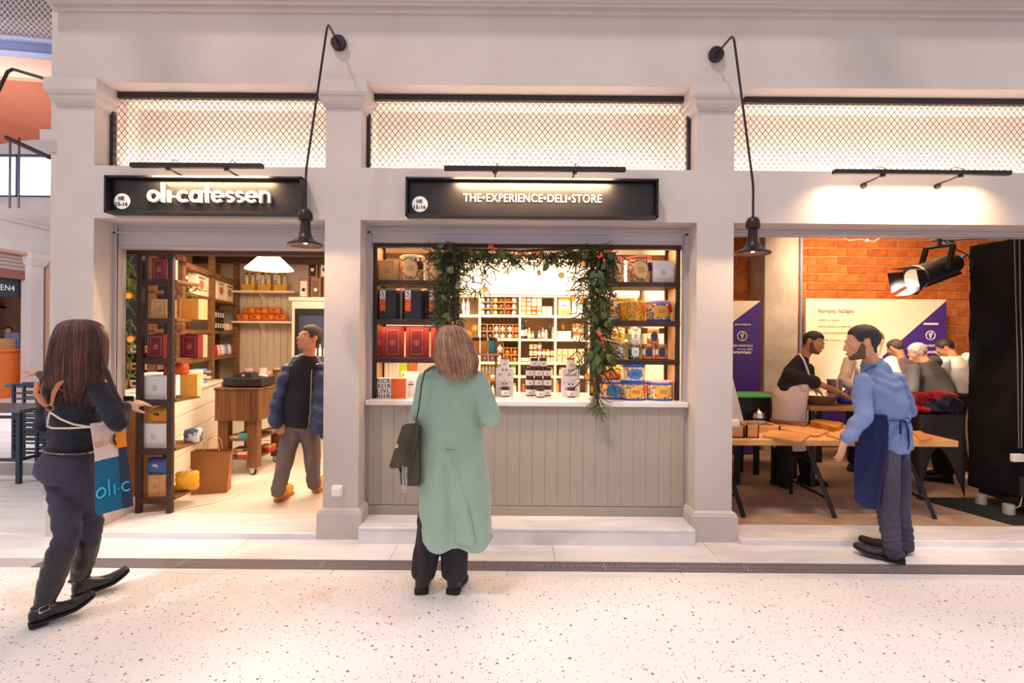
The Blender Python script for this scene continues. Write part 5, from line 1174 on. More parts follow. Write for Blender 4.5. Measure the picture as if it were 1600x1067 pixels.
# wooden trays, caddies
t = board('thick amber wooden box lying behind the boards', [(1264, 658), (1275, 654), (1318, 660), (1308, 668)], .05, mat('amber_box_wood', C(190, 126, 50), .5, col2=C(160, 98, 36), kind='wave', scale=12), name='wooden_box', cat='box')
p0 = at(1178, 658, 4.95)
t = thing('wooden_tray', 'wooden framed tray with a slate insert at the left of the table', 'tray', (2.25, 4.93, TT))
MB().bbox(-.34, .30, -.13, .13, 0, .035, .003).build('base', lwood2, t)
MB().bbox(-.34, .30, -.14, -.12, 0, .06, .003).bbox(-.34, .30, .12, .14, 0, .06, .003).bbox(.28, .30, -.14, .14, 0, .06, .003).bbox(-.34, -.32, -.14, .14, 0, .06, .003).build('rim', lwood, t)
MB().box(-.31, .27, -.11, .11, .036, .045).build('slate_insert', mat('slate_plate', C(96, 90, 104), .25), t)
def caddy(label, x0, x1, y, h):
    t = thing('wooden_caddy', label, 'caddy', ((x0+x1)/2, y, TT)); w = x1-x0
    MB().box(-w/2, w/2, -.05, -.04, 0, h).box(-w/2, w/2, .04, .05, 0, h).box(-w/2, -w/2+.01, -.05, .05, 0, h).box(w/2-.01, w/2, -.05, .05, 0, h).box(-w/2, w/2, -.05, .05, 0, .01).build('body', lwood2, t)
    return t
c1 = caddy('low pine caddy of napkins cut off by the pillar', 1.85, 2.08, 4.56, .095)
t = thing('napkin', 'folded white napkins standing in the low pine caddy', 'napkin', (2.0, 4.57, TT + .012))
MB().rings([[(-.10, -.03, 0), (.06, -.03, 0), (.06, .03, 0), (-.10, .03, 0)], [(-.02, -.03, .13), (.05, -.03, .14), (.05, .03, .14), (-.02, .03, .13)]]).build('sheets', paper_w, t)
c2 = caddy('tall pine cutlery block beside the low caddy', 2.10, 2.21, 4.56, .115)
for k, (dx, lb) in enumerate(((-.02, 'steel table knife standing left in the pine block'), (.0, 'steel fork standing in the middle of the pine block'), (.025, 'steel spoon standing right in the pine block'))):
    o = MB().tube([(2.155+dx, 4.56, TT+.02), (2.155+dx, 4.56, TT+.13), (2.155+dx*1.3, 4.56, TT+.15)], [.003, .003, .008], 6).build(('table_knife', 'fork', 'spoon')[k], steel, None, True); tag(o, lb, 'cutlery')
# second table further back with the mixing bowl
tb2 = thing('work_table', 'wooden work table behind the long pine table with the steel bowl', 'table', (3.7, 5.75, .05))
K(MB().bbox(3.19, 4.04, 5.40, 5.86, .86, .91, .006).build('tabletop', lwood2), tb2)
for xx in (3.24, 3.98):
    for yy in (5.46, 5.8): K(MB().box(xx-.025, xx+.025, yy-.025, yy+.025, .05, .86).build('leg', black_m), tb2)
p = at(1276, 625, 5.62)
t = thing('steel_bowl', 'wide shallow stainless steel mixing bowl in front of the chef', 'bowl', (p.x, 5.62, .911))
MB().lathe([(0, 0), (.12, .0), (.17, .035), (.215, .10), (.235, .105), (.236, .11), (.21, .108), (.165, .045), (.11, .012), (0, .012)], seg=40).build('bowl', steel, t, True)
t = thing('whisk', 'wire whisk held upright in the steel bowl', 'whisk', (p.x + .02, 5.62, 1.0))
MB().cyl((0, 0, .08), (.0, .02, .18), .009, 8).build('handle', steel, t)
m = MB()
for a in range(4):
    b = a*pi/4; m.tube([(0, 0, .08), (.03*cos(b), .03*sin(b), .05), (.035*cos(b), .035*sin(b), .01), (0, 0, -.04), (-.035*cos(b), -.035*sin(b), .01), (-.03*cos(b), -.03*sin(b), .05), (0, 0, .08)], .0015, 4)
m.build('wires', steel, t)
p = at(1303, 597, 5.78)
t = thing('steel_canister', 'tall brushed steel canister on the work table', 'canister', (p.x, 5.77, .911))
MB().lathe([(0, 0), (.075, 0), (.075, .24), (.078, .245), (.078, .255), (.07, .255), (.07, .02), (0, .02)], seg=28).build('body', steel, t, True)
t = thing('blue_cloth', 'crumpled bright blue cloth lying on the work table', 'cloth', (3.82, 5.6, .915))
m = MB(); rg2 = random.Random(5)
for k in range(9): m.ell((rg2.uniform(-.15, .15), rg2.uniform(-.05, .07), .03 + rg2.uniform(0, .03)), (.07, .06, .05))
finish(m, 'cloth', mat('royal_blue_cloth', C(24, 70, 190), .7), t, .012, 4, lambda c: .012*noise.noise(c*14))
o = MB().bbox(3.3, 3.75, 5.52, 5.56, .74, .84, .003).build('hanging_towel', white_m); 
bpy.data.objects.remove(o)
# grey plastic crate, folding crates at left
t = thing('grey_crate', 'dark grey plastic crate with a paper tag behind the pine table', 'crate', (3.22, 6.3, .62))
MB().bbox(-.30, .32, -.25, .2, 0, .30, .02).build('body', mat('grey_plastic', C(86, 84, 92), .5), t); MB().bbox(-.32, .34, -.27, .22, .29, .33, .01).build('lid', mat('grey_plastic_lid', C(104, 102, 112), .45), t)
MB().box(.0, .08, -.256, -.252, .08, .2).build('paper_tag', mat('peach_sticker', C(226, 160, 120), .6), t)
o = MB().bbox(2.7, 3.6, 6.0, 6.55, .58, .62, .01).box(2.74, 2.78, 6.04, 6.08, .05, .58).box(3.52, 3.56, 6.04, 6.08, .05, .58).box(3.52, 3.56, 6.47, 6.51, .05, .58).box(2.74, 2.78, 6.47, 6.51, .05, .58).build('side_table', MATS['ink_black']); tag(o, 'black draped side table under the grey crate', 'table')
t = thing('green_crate', 'black crate with green lid at the left of the kitchen bay', 'crate', (2.72, 5.9, .60))
MB().bbox(-.25, .2, -.2, .2, 0, .36, .01).build('body', black_m, t); MB().bbox(-.27, .24, -.22, .22, .36, .385, .006).build('lid', mat('bright_green', C(70, 190, 90), .5), t)
t = thing('glass_carafe', 'small glass french press standing before the purple banner', 'carafe', (2.74, 5.6, .62))
MB().lathe([(0, 0), (.06, 0), (.06, .13), (.065, .135), (.055, .14), (0, .14)], seg=20).build('body', mat('smoked_glass', C(110, 96, 90), .15), t, True); MB().lathe([(0, .14), (.075, .14), (.06, .19), (.02, .21), (.006, .24), (0, .24)], seg=20).build('lid', chrome, t, True)
o = MB().bbox(2.4, 2.95, 5.45, 6.0, .58, .62, .01).box(2.85, 2.9, 5.5, 5.55, .05, .58).box(2.45, 2.5, 5.5, 5.55, .05, .58).box(2.85, 2.9, 5.9, 5.95, .05, .58).box(2.45, 2.5, 5.9, 5.95, .05, .58).build('low_stand', MATS['ink_black']); tag(o, 'low black stand under the green lidded crate', 'stand')
t = thing('paper_sheet', 'tall white paper sheets leaning at the pillar edge of the kitchen bay', 'paper', (2.2, 5.2, .745))
MB().rings([[(.0, 0, 0), (.16, 0, 0), (.16, .01, 0), (.0, .01, 0)], [(-.06, 0, .42), (.03, 0, .50), (.03, .01, .50), (-.06, .01, .42)]]).build('sheet', paper_w, t); t.location = (2.22, 5.15, TT)
# ---------------- banners
purple = mat('banner_purple', C(72, 44, 140), .5); cream_b = mat('banner_cream', C(250, 236, 216), .6)
def poly_xz(pts, y0, y1): return MB().rings([[(x, y0, z) for x, z in pts], [(x, y1, z) for x, z in pts]])
t = thing('banner', 'tall purple event banner standing left of the concrete column', 'banner', (3.2, 7.0, .05))
Y = 6.95; xr = xat(1188, Y); xl = 2.35; zt = at(1180, 470, Y).z; zd = at(1146, 502, Y).z
xd = xat(1146, Y); sl_ = (zt - zd)/(xr - xd)
K(MB().box(xl, xr, Y, Y+.03, .05, zt).build('panel', cream_b), t)
K(poly_xz([(xl, .05), (xr, .05), (xr, zt), (xl, zt - sl_*(xr-xl))], Y-.004, Y-.0005).build('purple_field', purple), t)
def gam(par, cx, cz, r, y):
    m = MB(); m.tube([(cx + r*cos(2*pi*k/28), y, cz + r*sin(2*pi*k/28)) for k in range(29)], r*.10, 6)
    m.tube([(cx - r*.35, y, cz + r*.45), (cx, y, cz - r*.2), (cx, y, cz - r*.62)], r*.15, 6).tube([(cx + r*.36, y, cz + r*.5), (cx, y, cz - r*.2)], r*.11, 6).tube([(cx - r*.1, y, cz + r*.6), (cx + r*.4, y, cz + r*.72)], r*.09, 6)
    return m.build('round_emblem', white_m)
q = at(1159, 525, Y); K(gam(t, q.x, q.z, .062, Y-.012), t)
def ban_text(s, px, py, wpx, hpx, Yb, par, m=white_m, **k):
    q = at(px, py, Yb); o = text('lettering', s, m, None, (q.x, Yb-.0065, q.z), width=wpx/800*Yb, height=hpx/800*Yb, **k); K(o, par)
ban_text('ΔΙΟΡΓΑΝΩΝΟΥΝ', 1160, 507, 25, 2.5, Y, t, bold=.02)
ban_text('ΒΡΑΒΕΙΑ ΠΟΙΟΤΗΤΑΣ', 1157, 540, 38, 3.2, Y, t, bold=.03)
ban_text('2022', 1171, 545.5, 9, 2.4, Y, t, bold=.03)
ban_text('γαστρονόμος', 1157, 550.5, 33, 6, Y, t, bold=.04)
q = at(1158, 545.5, Y); K(MB().box(q.x-.055, q.x+.055, Y-.013, Y-.011, q.z-.004, q.z+.004).build('rule', white_m), t)
Y = 7.35; t = thing('banner', 'wide cream event banner with a purple corner on the brick wall', 'banner', (5.2, Y, .05))
xl, xr, zt = xat(1259, Y), xat(1478, Y), at(1360, 467, Y).z
K(MB().box(xl, xr, Y, Y+.06, .3, zt).box(xl+.1, xl+.16, Y+.0, Y+.3, .05, .3).box(xr-.16, xr-.1, Y+.0, Y+.3, .05, .3).build('panel', cream_b), t)
qa = at(1478, 470, Y); qb = at(1400, 538, Y); s_ = (qa.z-qb.z)/(qa.x-qb.x)
K(poly_xz([(xr, qa.z), (xr, .3), (xr - (qa.z-.3)/s_, .3)], Y-.004, Y-.0005).build('purple_field', purple), t)
q = at(1453, 524, Y); K(gam(t, q.x, q.z, .064, Y-.012), t)
q = at(1453.5, 506, Y); K(MB().box(q.x-.105, q.x+.105, Y-.013, Y-.011, q.z-.014, q.z+.014).build('rule', white_m), t)
ink = mat('banner_ink', C(96, 66, 50), .7); ink2 = mat('banner_ink_pale', C(206, 160, 120), .7)
ban_text('Λευτέρης Λαζάρου', 1306, 486.5, 57, 7, Y, t, ink, shear=.15)
for s, py, w_, ty in (('Γιουβέτσι με γαρίδες', 500, 33, 3), ('Ραβιόλι αφράτο με λαχανικά', 510, 52, 3), ('Φρικασέ με πρασοσέλινο', 520, 46, 3), ('Χαλβάς με ταχίνι', 531, 38, 3)):
    ban_text(s, 1278 + w_/2, py, w_, ty, Y, t, ink2)
ban_text('ΒΡΑΒΕΙΑ ΠΟΙΟΤΗΤΑΣ', 1453, 540, 40, 3.5, Y, t, bold=.03)
ban_text('γαστρονόμος', 1453, 550, 36, 6, Y, t, bold=.04)
# ---------------- stage spotlight hanging from a pipe
t = thing('pipe_rail', 'steel pipe rail with cables under the ceiling of the kitchen bay', 'pipe', (5.0, 5.1, 2.5))
a, b = at(1455, 374, 5.1), at(1600, 366, 4.75)
K(MB().tube([a, b], .024, 12).build('pipe', steel, None, True), t)
K(MB().tube([at(1470, 372, 5.05), at(1490, 388, 5.02), at(1512, 398, 5.0), at(1521, 412, 4.98), at(1514, 424, 4.98)], .006, 6).build('power_cable', rubber, None, True), t)
K(MB().tube([at(1500, 374, 5.0), at(1530, 364, 4.95), at(1545, 372, 4.9), at(1560, 368, 4.9), at(1580, 375, 4.85)], .006, 5).build('loose_cable', rubber, None, True), t)
K(MB().box(a.x+.12, a.x+.18, 5.04, 5.12, a.z-.05, a.z+.5).build('hanger', steel), t)
f0, f1 = at(1420, 435, 5.0), at(1517, 405, 5.0); f1.y = 5.12; f0.y = 4.92
ax = (f1 - f0).normalized()
sp = thing('stage_spotlight', 'black barn door stage spotlight hanging in the kitchen bay', 'spotlight', at(1468, 400, 5.02))
def obox(mb, c, u, v, w, a_, b_, c_): 
    R = Matrix((u, v, w)).transposed().to_4x4(); mb.box(-a_, a_, -b_, b_, -c_, c_, Matrix.Translation(c) @ R); return mb
up_ = (Vector((0, 0, 1)) - ax*ax.z).normalized(); sd_ = ax.cross(up_)
K(MB().tube([f0 + ax*.0, f0 + ax*.02, f0+ax*.5, f0 + ax*.56, f0+ax*.62], [.088, .105, .105, .095, .06], 20).build('housing', black_m, None, True), sp)
m = MB()
for k in range(3): obox(m, f0 + ax*.3 - up_*.10 + sd_*(k-1)*.05, ax, sd_, up_, .26, .008, .012)
K(m.build('cooling_fins', black_m), sp)
K(MB().tube([f0 - ax*.02, f0 + ax*.012], [.118, .118], 24).build('front_ring', steel, None, True), sp)
K(MB().tube([f0 - ax*.021, f0 - ax*.026], [.085, .085], 24).build('lens', mat('lens_glow', C(255, 230, 200), emis=(1, .8, .55, 1), estr=.5)), sp)
for vv, uu in ((up_, sd_), (-up_, sd_), (sd_, up_), (-sd_, up_)):
    c_ = f0 - ax*.085 + vv*.115
    m = MB(); d_ = (-ax*.9 + vv*.25).normalized()
    A = f0 + vv*.09 - ax*.02
    K(MB().add([A - uu*.07, A + uu*.07, A + uu*.10 + d_*.15, A - uu*.10 + d_*.15, A - uu*.07 + vv*.004, A + uu*.07 + vv*.004, A + uu*.10 + d_*.15 + vv*.004, A - uu*.10 + d_*.15 + vv*.004], [(0,3,2,1),(4,5,6,7),(0,1,5,4),(1,2,6,5),(2,3,7,6),(3,0,4,7)]).build('barn_door', mat('barn_black', C(26, 23, 25), .8, spec=.2)), sp)
y1 = at(1468, 385, 5.02); y2 = f0 + ax*.26
m = MB()
for s in (-1, 1): m.tube([y1 + sd_*.12*s, y2 + sd_*.125*s], .014, 4, flat=2.2)
m.tube([y1 + sd_*.12, y1 - sd_*.12], .016, 4); m.tube([y1, y1 + Vector((0, 0, .08))], .018, 8)
K(m.build('yoke', black_m), sp)
K(MB().tube([f1 - ax*.04, f1 + ax*.09 + up_*.04], .018, 8).build('blue_plug', mat('plug_blue', C(40, 100, 220), .4), None, True), sp)
# ---------------- black fabric booth at the right
fab = mat('black_fabric', C(17, 15, 20), .95, col2=C(24, 21, 28), scale=5, bump=.6, bscale=9, spec=.2)
def cloth_panel(P, du, dv, amp, thick=.02, nu=40, nv=60, seed=0.0, lean=None):
    """upright hanging cloth: P bottom corner, du horizontal span, dv vertical span, real folds and thickness"""
    P, du, dv = Vector(P), Vector(du), Vector(dv); nrm_ = du.cross(dv).normalized(); rows = []
    for side in (0, 1):
        g_ = []
        for j in range(nv+1):
            for i in range(nu+1):
                u, v = i/nu, j/nv; c = P + du*u + dv*v
                w_ = amp*(noise.noise(Vector((u*3 + seed, v*9, 1.3))) + .6*noise.noise(Vector((u*2, v*26 + u*8 + seed, 4))))
                g_.append(c + nrm_*(w_ - side*thick))
        rows.append(g_)
    vs = rows[0] + rows[1]; N = (nu+1)*(nv+1); fs = []
    for j in range(nv):
        for i in range(nu):
            a_ = j*(nu+1)+i; fs.append((a_, a_+1, a_+nu+2, a_+nu+1)); fs.append((N+a_, N+a_+nu+1, N+a_+nu+2, N+a_+1))
    for i in range(nu):
        fs.append((i, N+i, N+i+1, i+1)); a_ = nv*(nu+1)+i; fs.append((a_, a_+1, N+a_+1, N+a_))
    for j in range(nv):
        a_ = j*(nu+1); fs.append((a_, a_+nu+1, N+a_+nu+1, N+a_)); a_ += nu; fs.append((a_, N+a_, N+a_+nu+1, a_+nu+1))
    return MB().add(vs, fs)
bt = thing('fabric_booth', 'tall black fabric covered booth at the right edge on small steel feet', 'booth', (4.9, 4.8, .05))
A0 = Vector((4.56, 5.05, .19)); B0 = Vector((4.66, 4.42, .19))
K(cloth_panel(B0, A0 - B0, (0, 0, 2.36), .022).build('side_curtain', fab, None, 'all'), bt)
K(cloth_panel(A0, Vector((.95, .0, 0)), (0, 0, 2.36), .02, seed=5).build('rear_curtain', fab, None, 'all'), bt)
K(cloth_panel(B0 + Vector((.95, 0, 0)), Vector((-.95, .0, 0)), (0, 0, 2.42), .02, seed=9).build('front_curtain', fab, None, 'all'), bt)
K(MB().box(4.6, 5.4, 4.46, 5.0, .14, .2).build('frame', black_m), bt)
for px, py, Yf in ((1533, 783, 4.9), (1576, 800, 4.62)):
    q = at(px, py, Yf); K(MB().lathe([(0, -.0), (.045, 0), (.045, .085), (0, .085)], (q.x, q.y, .056), 20).build('foot', mat('brushed_foot', C(200, 194, 188), .4, .4), None, True), bt)
o = MB().bbox(4.05, 5.4, 4.36, 5.08, .047, .06, .002).build('rubber_mat', rubber); 
o.data.vertices.foreach_get; tag(o, 'thin black rubber mat under the fabric booth', 'mat')
for v in o.data.vertices:
    if v.co.x < 4.5: v.co.x += (5.08 - v.co.y)*.35
# hanging cords and adapter on the booth face
t = thing('power_cords', 'two grey cords with a white power adapter down the black booth', 'cord', (4.6, 4.5, 1.2))
def oncurt(px, py): 
    v = at(px, py, 1.0); n_ = (A0 - B0).cross(Vector((0, 0, 1))).normalized(); k_ = ((B0 - Vector((0,0,1.62))).dot(n_)) / ((v - Vector((0,0,1.62))).dot(n_)); q = Vector((0,0,1.62)) + (v - Vector((0,0,1.62)))*k_
    return q - (q - Vector((0,0,1.62))).normalized()*.07
cord = mat('grey_cord', C(120, 108, 116), .6)
K(MB().tube([oncurt(1585, 372), oncurt(1587, 460), oncurt(1590, 560), oncurt(1592, 700)], .0045, 6).build('cord', cord, None, True), t)
K(MB().tube([oncurt(1593, 372), oncurt(1594, 470), oncurt(1597, 560), oncurt(1596, 700)], .0045, 6).build('cord', cord, None, True), t)
c_ = oncurt(1590, 716); K(MB().bbox(c_.x-.055, c_.x+.06, c_.y-.02, c_.y+.02, c_.z-.03, c_.z+.04, .006).build('adapter', paper_w), t)
K(MB().tube([oncurt(1596, 745), oncurt(1597, 776)], .02, 10).build('inline_switch', rubber, None, True), t)
K(MB().tube([oncurt(1597, 776), oncurt(1594, 790), oncurt(1580, 798)], .004, 6).build('cord', paper_w, None, True), t)
# ---------------- stretch covered table with jackets
sf = mat('stretch_black', C(34, 29, 32), .75, col2=C(42, 36, 38), scale=3)
t = thing('stretch_table', 'table under a black stretch cover pulled to a point at the floor', 'table', (4.15, 5.3, .05))
zt = .86
m = MB()
cor = [(4.08, 5.06), (4.52, 5.06), (4.52, 5.8), (4.08, 5.8)]
def edge(p_, q_, n=14):
    out = []
    for i in range(n):
        u = i/n; out.append((p_[0]+(q_[0]-p_[0])*u, p_[1]+(q_[1]-p_[1])*u, u))
    return out
top = []; bot = []
for a_, b_ in zip(cor, cor[1:] + cor[:1]):
    for x_, y_, u in edge(a_, b_):
        top.append((x_, y_)); sag = math.sin(pi*u)
        cx_, cy_ = 4.3, 5.42
        bot.append((x_ + (cx_-x_)*.16*sag, y_ + (cy_-y_)*.16*sag, .06 + .48*sag**.8))
rr = []
for k in range(9):
    w_ = k/8; rr.append([(tx + (bx-tx)*w_ + 0, ty + (by-ty)*w_, zt + (bz-zt)*w_) for (tx, ty), (bx, by, bz) in zip(top, bot)])
m.rings(rr, False); m.rings([[(x_, y_, zt) for x_, y_ in top], [(x_, y_, zt+.012) for x_, y_ in top]])
K(m.build('stretch_cover', sf, None, 'all'), t)
def heap(name, label, cat, x, y, z, blobs, m_, vox=.012, amp=.015, extra=None):
    t = thing(name, label, cat, (x, y, z)); mb = MB()
    for c_, r_ in blobs: mb.ell(c_, r_)
    finish(mb, 'folds', m_, t, vox, 4, lambda c: amp*noise.noise(c*11) + amp*.5*noise.noise(c*25)); 
    return t
heap('red_jacket', 'dark red sports jacket heaped on the black stretch table', 'jacket', 4.25, 5.24, .885, [((-.12, 0, .13), (.17, .12, .07)), ((.12, .02, .16), (.24, .13, .05)), ((-.22, -.04, .08), (.10, .10, .06)), ((.0, .05, .06), (.22, .12, .06))], mat('dark_red_nylon', C(150, 20, 28), .45))
heap('red_sleeve', 'bright red sleeve hanging over the front of the jacket heap', 'sleeve', 4.16, 5.14, .885, [((-.14, 0, .05), (.13, .06, .045)), ((.06, -.0, .045), (.13, .05, .035))], mat('bright_red_nylon', C(226, 30, 26), .45))
heap('navy_jacket', 'black and navy padded jacket lying at the right of the red one', 'jacket', 4.36, 5.16, .885, [((-.1, 0, .07), (.14, .07, .06)), ((.07, 0, .10), (.15, .08, .08)), ((.0, -.02, .04), (.2, .07, .04))], mat('navy_nylon', C(26, 26, 46), .45))
q = text('jacket_crest', '8', white_m, None, (3.955, 5.065, 1.03), width=.045, height=.06, bold=.03, rot=(pi/2, .5, 0)); tag(q, 'white crest like mark on the shoulder of the red jacket', 'crest')
bpy.data.objects.remove(q)
heap('plastic_bag', 'crumpled pale plastic bag at the left of the jackets', 'bag', 3.98, 5.6, .915, [((0, 0, .05), (.09, .07, .06)), ((.07, 0, .04), (.08, .06, .05))], mat('pale_plastic', C(206, 180, 160), .35))
t = thing('work_bench', 'low dark bench behind the people at the back of the kitchen', 'bench', (5.2, 6.3, .05)); K(MB().bbox(3.9, 6.2, 6.5, 6.95, .82, .9, .005).box(3.95, 4.0, 6.52, 6.57, .05, .82).box(6.05, 6.1, 6.52, 6.57, .05, .82).box(3.95, 4.0, 6.85, 6.9, .05, .82).box(6.05, 6.1, 6.85, 6.9, .05, .82).build('body', MATS['ink_black']), t)
o = MB().box(2.9, 3.5, 6.9, 6.95, .05, .2).build('spare', rubber); bpy.data.objects.remove(o)
ks = bpy.data.lights.new('kitchen_spot', 'SPOT'); ks.energy = 420; ks.color = (1, .88, .74); ks.spot_size = radians(62); ks.spot_blend = .5; ks.shadow_soft_size = .05
kso = bpy.data.objects.new('kitchen_spot', ks); COL.objects.link(kso); kso.location = f0 - ax*.24; kso.rotation_euler = (at(1485, 600, 6.4) - kso.location).to_track_quat('-Z', 'Y').to_euler()
# ceiling odds
t = thing('ceiling_wires', 'loose white wires and a small sensor under the corrugated ceiling', 'wires', (4.4, 6.0, 2.9))
K(MB().tube([at(1310, 366, 6.2), at(1325, 376, 6.2), at(1345, 374, 6.2), at(1365, 378, 6.2), at(1380, 368, 6.2)], .008, 6).build('wire', paper_w, None, True), t)
q = at(1355, 377, 6.2); K(MB().ell(q, (.025, .025, .025)).cyl(q, q + Vector((0, 0, .3)), .006, 6).build('sensor', paper_w, None, True), t)
# ================================================================ greenery
def sprig(rng, L=.17, nn=46, nl=.026, w=.0030, droop=.25):
    """a fir twig: thin stem with narrow four sided needles on both sides"""
    vs, fs = [], []
    def needle(p, d, l):
        d = d.normalized(); s = d.cross(Vector((0.1, .9, .3))).normalized()*w; b = len(vs)
        vs.extend([p - s, p + s*.2 + d.cross(s)*.9, p + s, p + d*l]); fs.extend([(b, b+1, b+3), (b+1, b+2, b+3), (b+2, b, b+3)])
    b = 0
    def pos(t): return Vector((0, 0, 0)) + Vector((0, 0, 1))*L*t + Vector((droop*L*t*t, 0, -.1*L*t*t))
    for i in range(5):
        p, q = pos(i/5), pos((i+1)/5); k = len(vs); r = .0015
        vs.extend([p + Vector((r, 0, 0)), p + Vector((-r, r, 0)), p + Vector((-r, -r, 0)), q + Vector((r, 0, 0)), q + Vector((-r, r, 0)), q + Vector((-r, -r, 0))])
        fs.extend([(k, k+1, k+4, k+3), (k+1, k+2, k+5, k+4), (k+2, k, k+3, k+5)])
    for i in range(nn):
        t = .06 + .94*i/nn; p = pos(t); a = rng.choice((-1, 1))*rng.uniform(.5, 1.1); a2 = rng.uniform(-.6, .6)
        d = Vector((sin(a), sin(a2)*.8, cos(a)*.8)); needle(p, d, nl*rng.uniform(.7, 1.15)*(1 - .4*t))
    return vs, fs
rgn = random.Random(21)
TPL = [sprig(rgn, rgn.uniform(.12, .2)) for _ in range(6)]
TPS = [sprig(rgn, rgn.uniform(.09, .15), 44, .015, .0046, .5) for _ in range(4)]     # rounder, sparser sort
def scatter(sites, name, m, tpl):
    mb = MB()
    for p, d, s in sites:
        vs, fs = rgn.choice(tpl); q = Vector((0, 0, 1)).rotation_difference(Vector(d).normalized()).to_matrix().to_4x4()
        M = Matrix.Translation(p) @ q @ Matrix.Rotation(rgn.uniform(0, 6.28), 4, 'Z') @ Matrix.Scale(s, 4)
        mb.add(vs, fs, M)
    return mb
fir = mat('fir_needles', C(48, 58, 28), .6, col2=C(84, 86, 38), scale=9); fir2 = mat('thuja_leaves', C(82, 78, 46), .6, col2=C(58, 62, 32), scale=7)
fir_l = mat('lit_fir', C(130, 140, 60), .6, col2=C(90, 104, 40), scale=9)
leafm = mat('broad_leaf', C(54, 74, 34), .45, col2=C(84, 100, 46), scale=12); stem_m = mat('twig_brown', C(70, 48, 30), .8)
gl = thing('garland', 'green fir and leaf garland arched over the deli window', 'garland', (.03, 4.28, 2.4))
GY = 4.24
def pathpts(P, n):
    L = [0]; 
    for a, b in zip(P, P[1:]): L.append(L[-1] + (b-a).length)
    out = []
    for i in range(n):
        t = L[-1]*i/(n-1)
        for k in range(len(P)-1):
            if t <= L[k+1] + 1e-6: out.append(P[k].lerp(P[k+1], (t-L[k])/(L[k+1]-L[k]))); break
    return out
top = pathpts([at(676, 388, GY), at(740, 390, GY), at(820, 392, GY), at(900, 388, GY), at(958, 390, GY)], 130)
lft = pathpts([at(708, 384, GY), at(702, 430, GY), at(697, 480, GY), at(690, 508, GY)], 75)
rgt = pathpts([at(938, 384, GY), at(934, 440, GY), at(937, 500, GY), at(938, 560, GY), at(932, 620, GY-.07), at(937, 640, GY-.07)], 125)
K(MB().tube(top[::4] + [top[-1]], .011, 6).tube(lft[::4], .011, 6).tube(rgt[::4] + [rgt[-1]], .011, 6).build('twig', stem_m, None, True), gl)
S = []; S2 = []
def rv(a): return rgn.uniform(-a, a)
for i, p in enumerate(top):
    for k in range(4 if i < 40 or i > 95 else 2): S.append((p + Vector((rv(.03), rv(.05), -rgn.random()*.07)), (rv(.9), rv(.35), -.6 + rv(.5)), rgn.uniform(.6, .9)))
    u = i/129; dens = 6 if u < .36 or u > .72 else 2
    for k in range(dens):
        dz = rgn.uniform(0, 1)**1.4*(.34 if (u < .33 or .8 < u < 1) else .12) + .01
        S2.append((p + Vector((rv(.06), rv(.05), -dz)), (rv(1), rv(.4), -.7 + rv(.6)), rgn.uniform(.55, .95)))
for i, p in enumerate(lft):
    for k in range(4): S.append((p + Vector((rv(.06), rv(.05), rv(.03))), (rv(1.0), rv(.4), -.5 + rv(.6)), rgn.uniform(.55, .9)))
    for k in range(2): S2.append((p + Vector((rgn.uniform(-.10, .14), rv(.05), rv(.03))), (rv(1.2), rv(.4), -.5 + rv(.6)), rgn.uniform(.6, .95)))
for i, p in enumerate(rgt):
    e = 1.0 if i < 92 else .45
    for k in range(4 if i < 95 else 2): S.append((p + Vector((rv(.07*e), rv(.05), rv(.03))), (rv(1.0*e), rv(.4), -.6 + rv(.5)), rgn.uniform(.55, .95)*(.6+.4*e)))
    if i < 100:
        for k in range(4): S2.append((p + Vector((rgn.uniform(-.20, .13), rv(.06), rv(.05))), (rv(1.3), rv(.4), -.5 + rv(.6)), rgn.uniform(.6, 1)))
K(scatter(S, 'fir', fir, TPL).build('fir_needles', fir, None, kind='stuff'), gl)
K(scatter(S2, 'thuja', fir2, TPS).build('thuja_foliage', fir2, None, kind='stuff'), gl)
lv = []
def leafmesh():
    vs, fs = [], []
    n = 6
    for i in range(n+1):
        t = i/n; w_ = .30*math.sin(pi*min(1, t*.96+.02))**.8; zc = .10*math.sin(pi*t)
        vs += [(-w_, .07*w_*3 - zc, t), (0, -zc, t), (w_, .07*w_*3 - zc, t)]
    for i in range(n):
        a = i*3; fs += [(a, a+1, a+4, a+3), (a+1, a+2, a+5, a+4)]
    N = len(vs); vs += [(x, y+.02, z) for x, y, z in vs]; fs += [tuple(N+i for i in f)[::-1] for f in fs]
    return MB().add(vs, fs).mesh('leaf', leafm, 'all')
lm = leafmesh()
def leaf(p, d, s, par, roll=None):
    o = bpy.data.objects.new('leaf', lm); COL.objects.link(o)
    q = Vector((0, 0, 1)).rotation_difference(Vector(d).normalized()).to_matrix().to_4x4()
    M = Matrix.Translation(p) @ q @ Matrix.Rotation(rv(1.0) if roll is None else roll, 4, 'Z') @ Matrix.Scale(s, 4)
    o.parent = par; o.matrix_parent_inverse = Matrix.Translation(-Vector(par.location)); o.matrix_basis = M
for px, py in ((862, 402), (853, 396), (868, 396), (846, 396), (876, 404), (790, 392), (780, 388), (858, 408)): leaf(at(px, py, GY-.08), (rv(.8), -.1, -.8 + rv(.3)), rgn.uniform(.07, .10), gl)
for p in rgt[4:92:3]:
    for k in range(2): leaf(p + Vector((rv(.07), -.05 - rgn.random()*.03, rv(.04))), (rv(.7), -.2, -.8 + rv(.5)), rgn.uniform(.055, .085), gl)
for px, py, dx in ((925, 548, -.3), (934, 552, -.05), (940, 556, .1), (948, 552, .5), (930, 562, -.2), (952, 556, .7), (936, 566, .0), (922, 556, -.5)): leaf(at(px, py, GY-.12), (dx, -.1, -1), .095, gl)
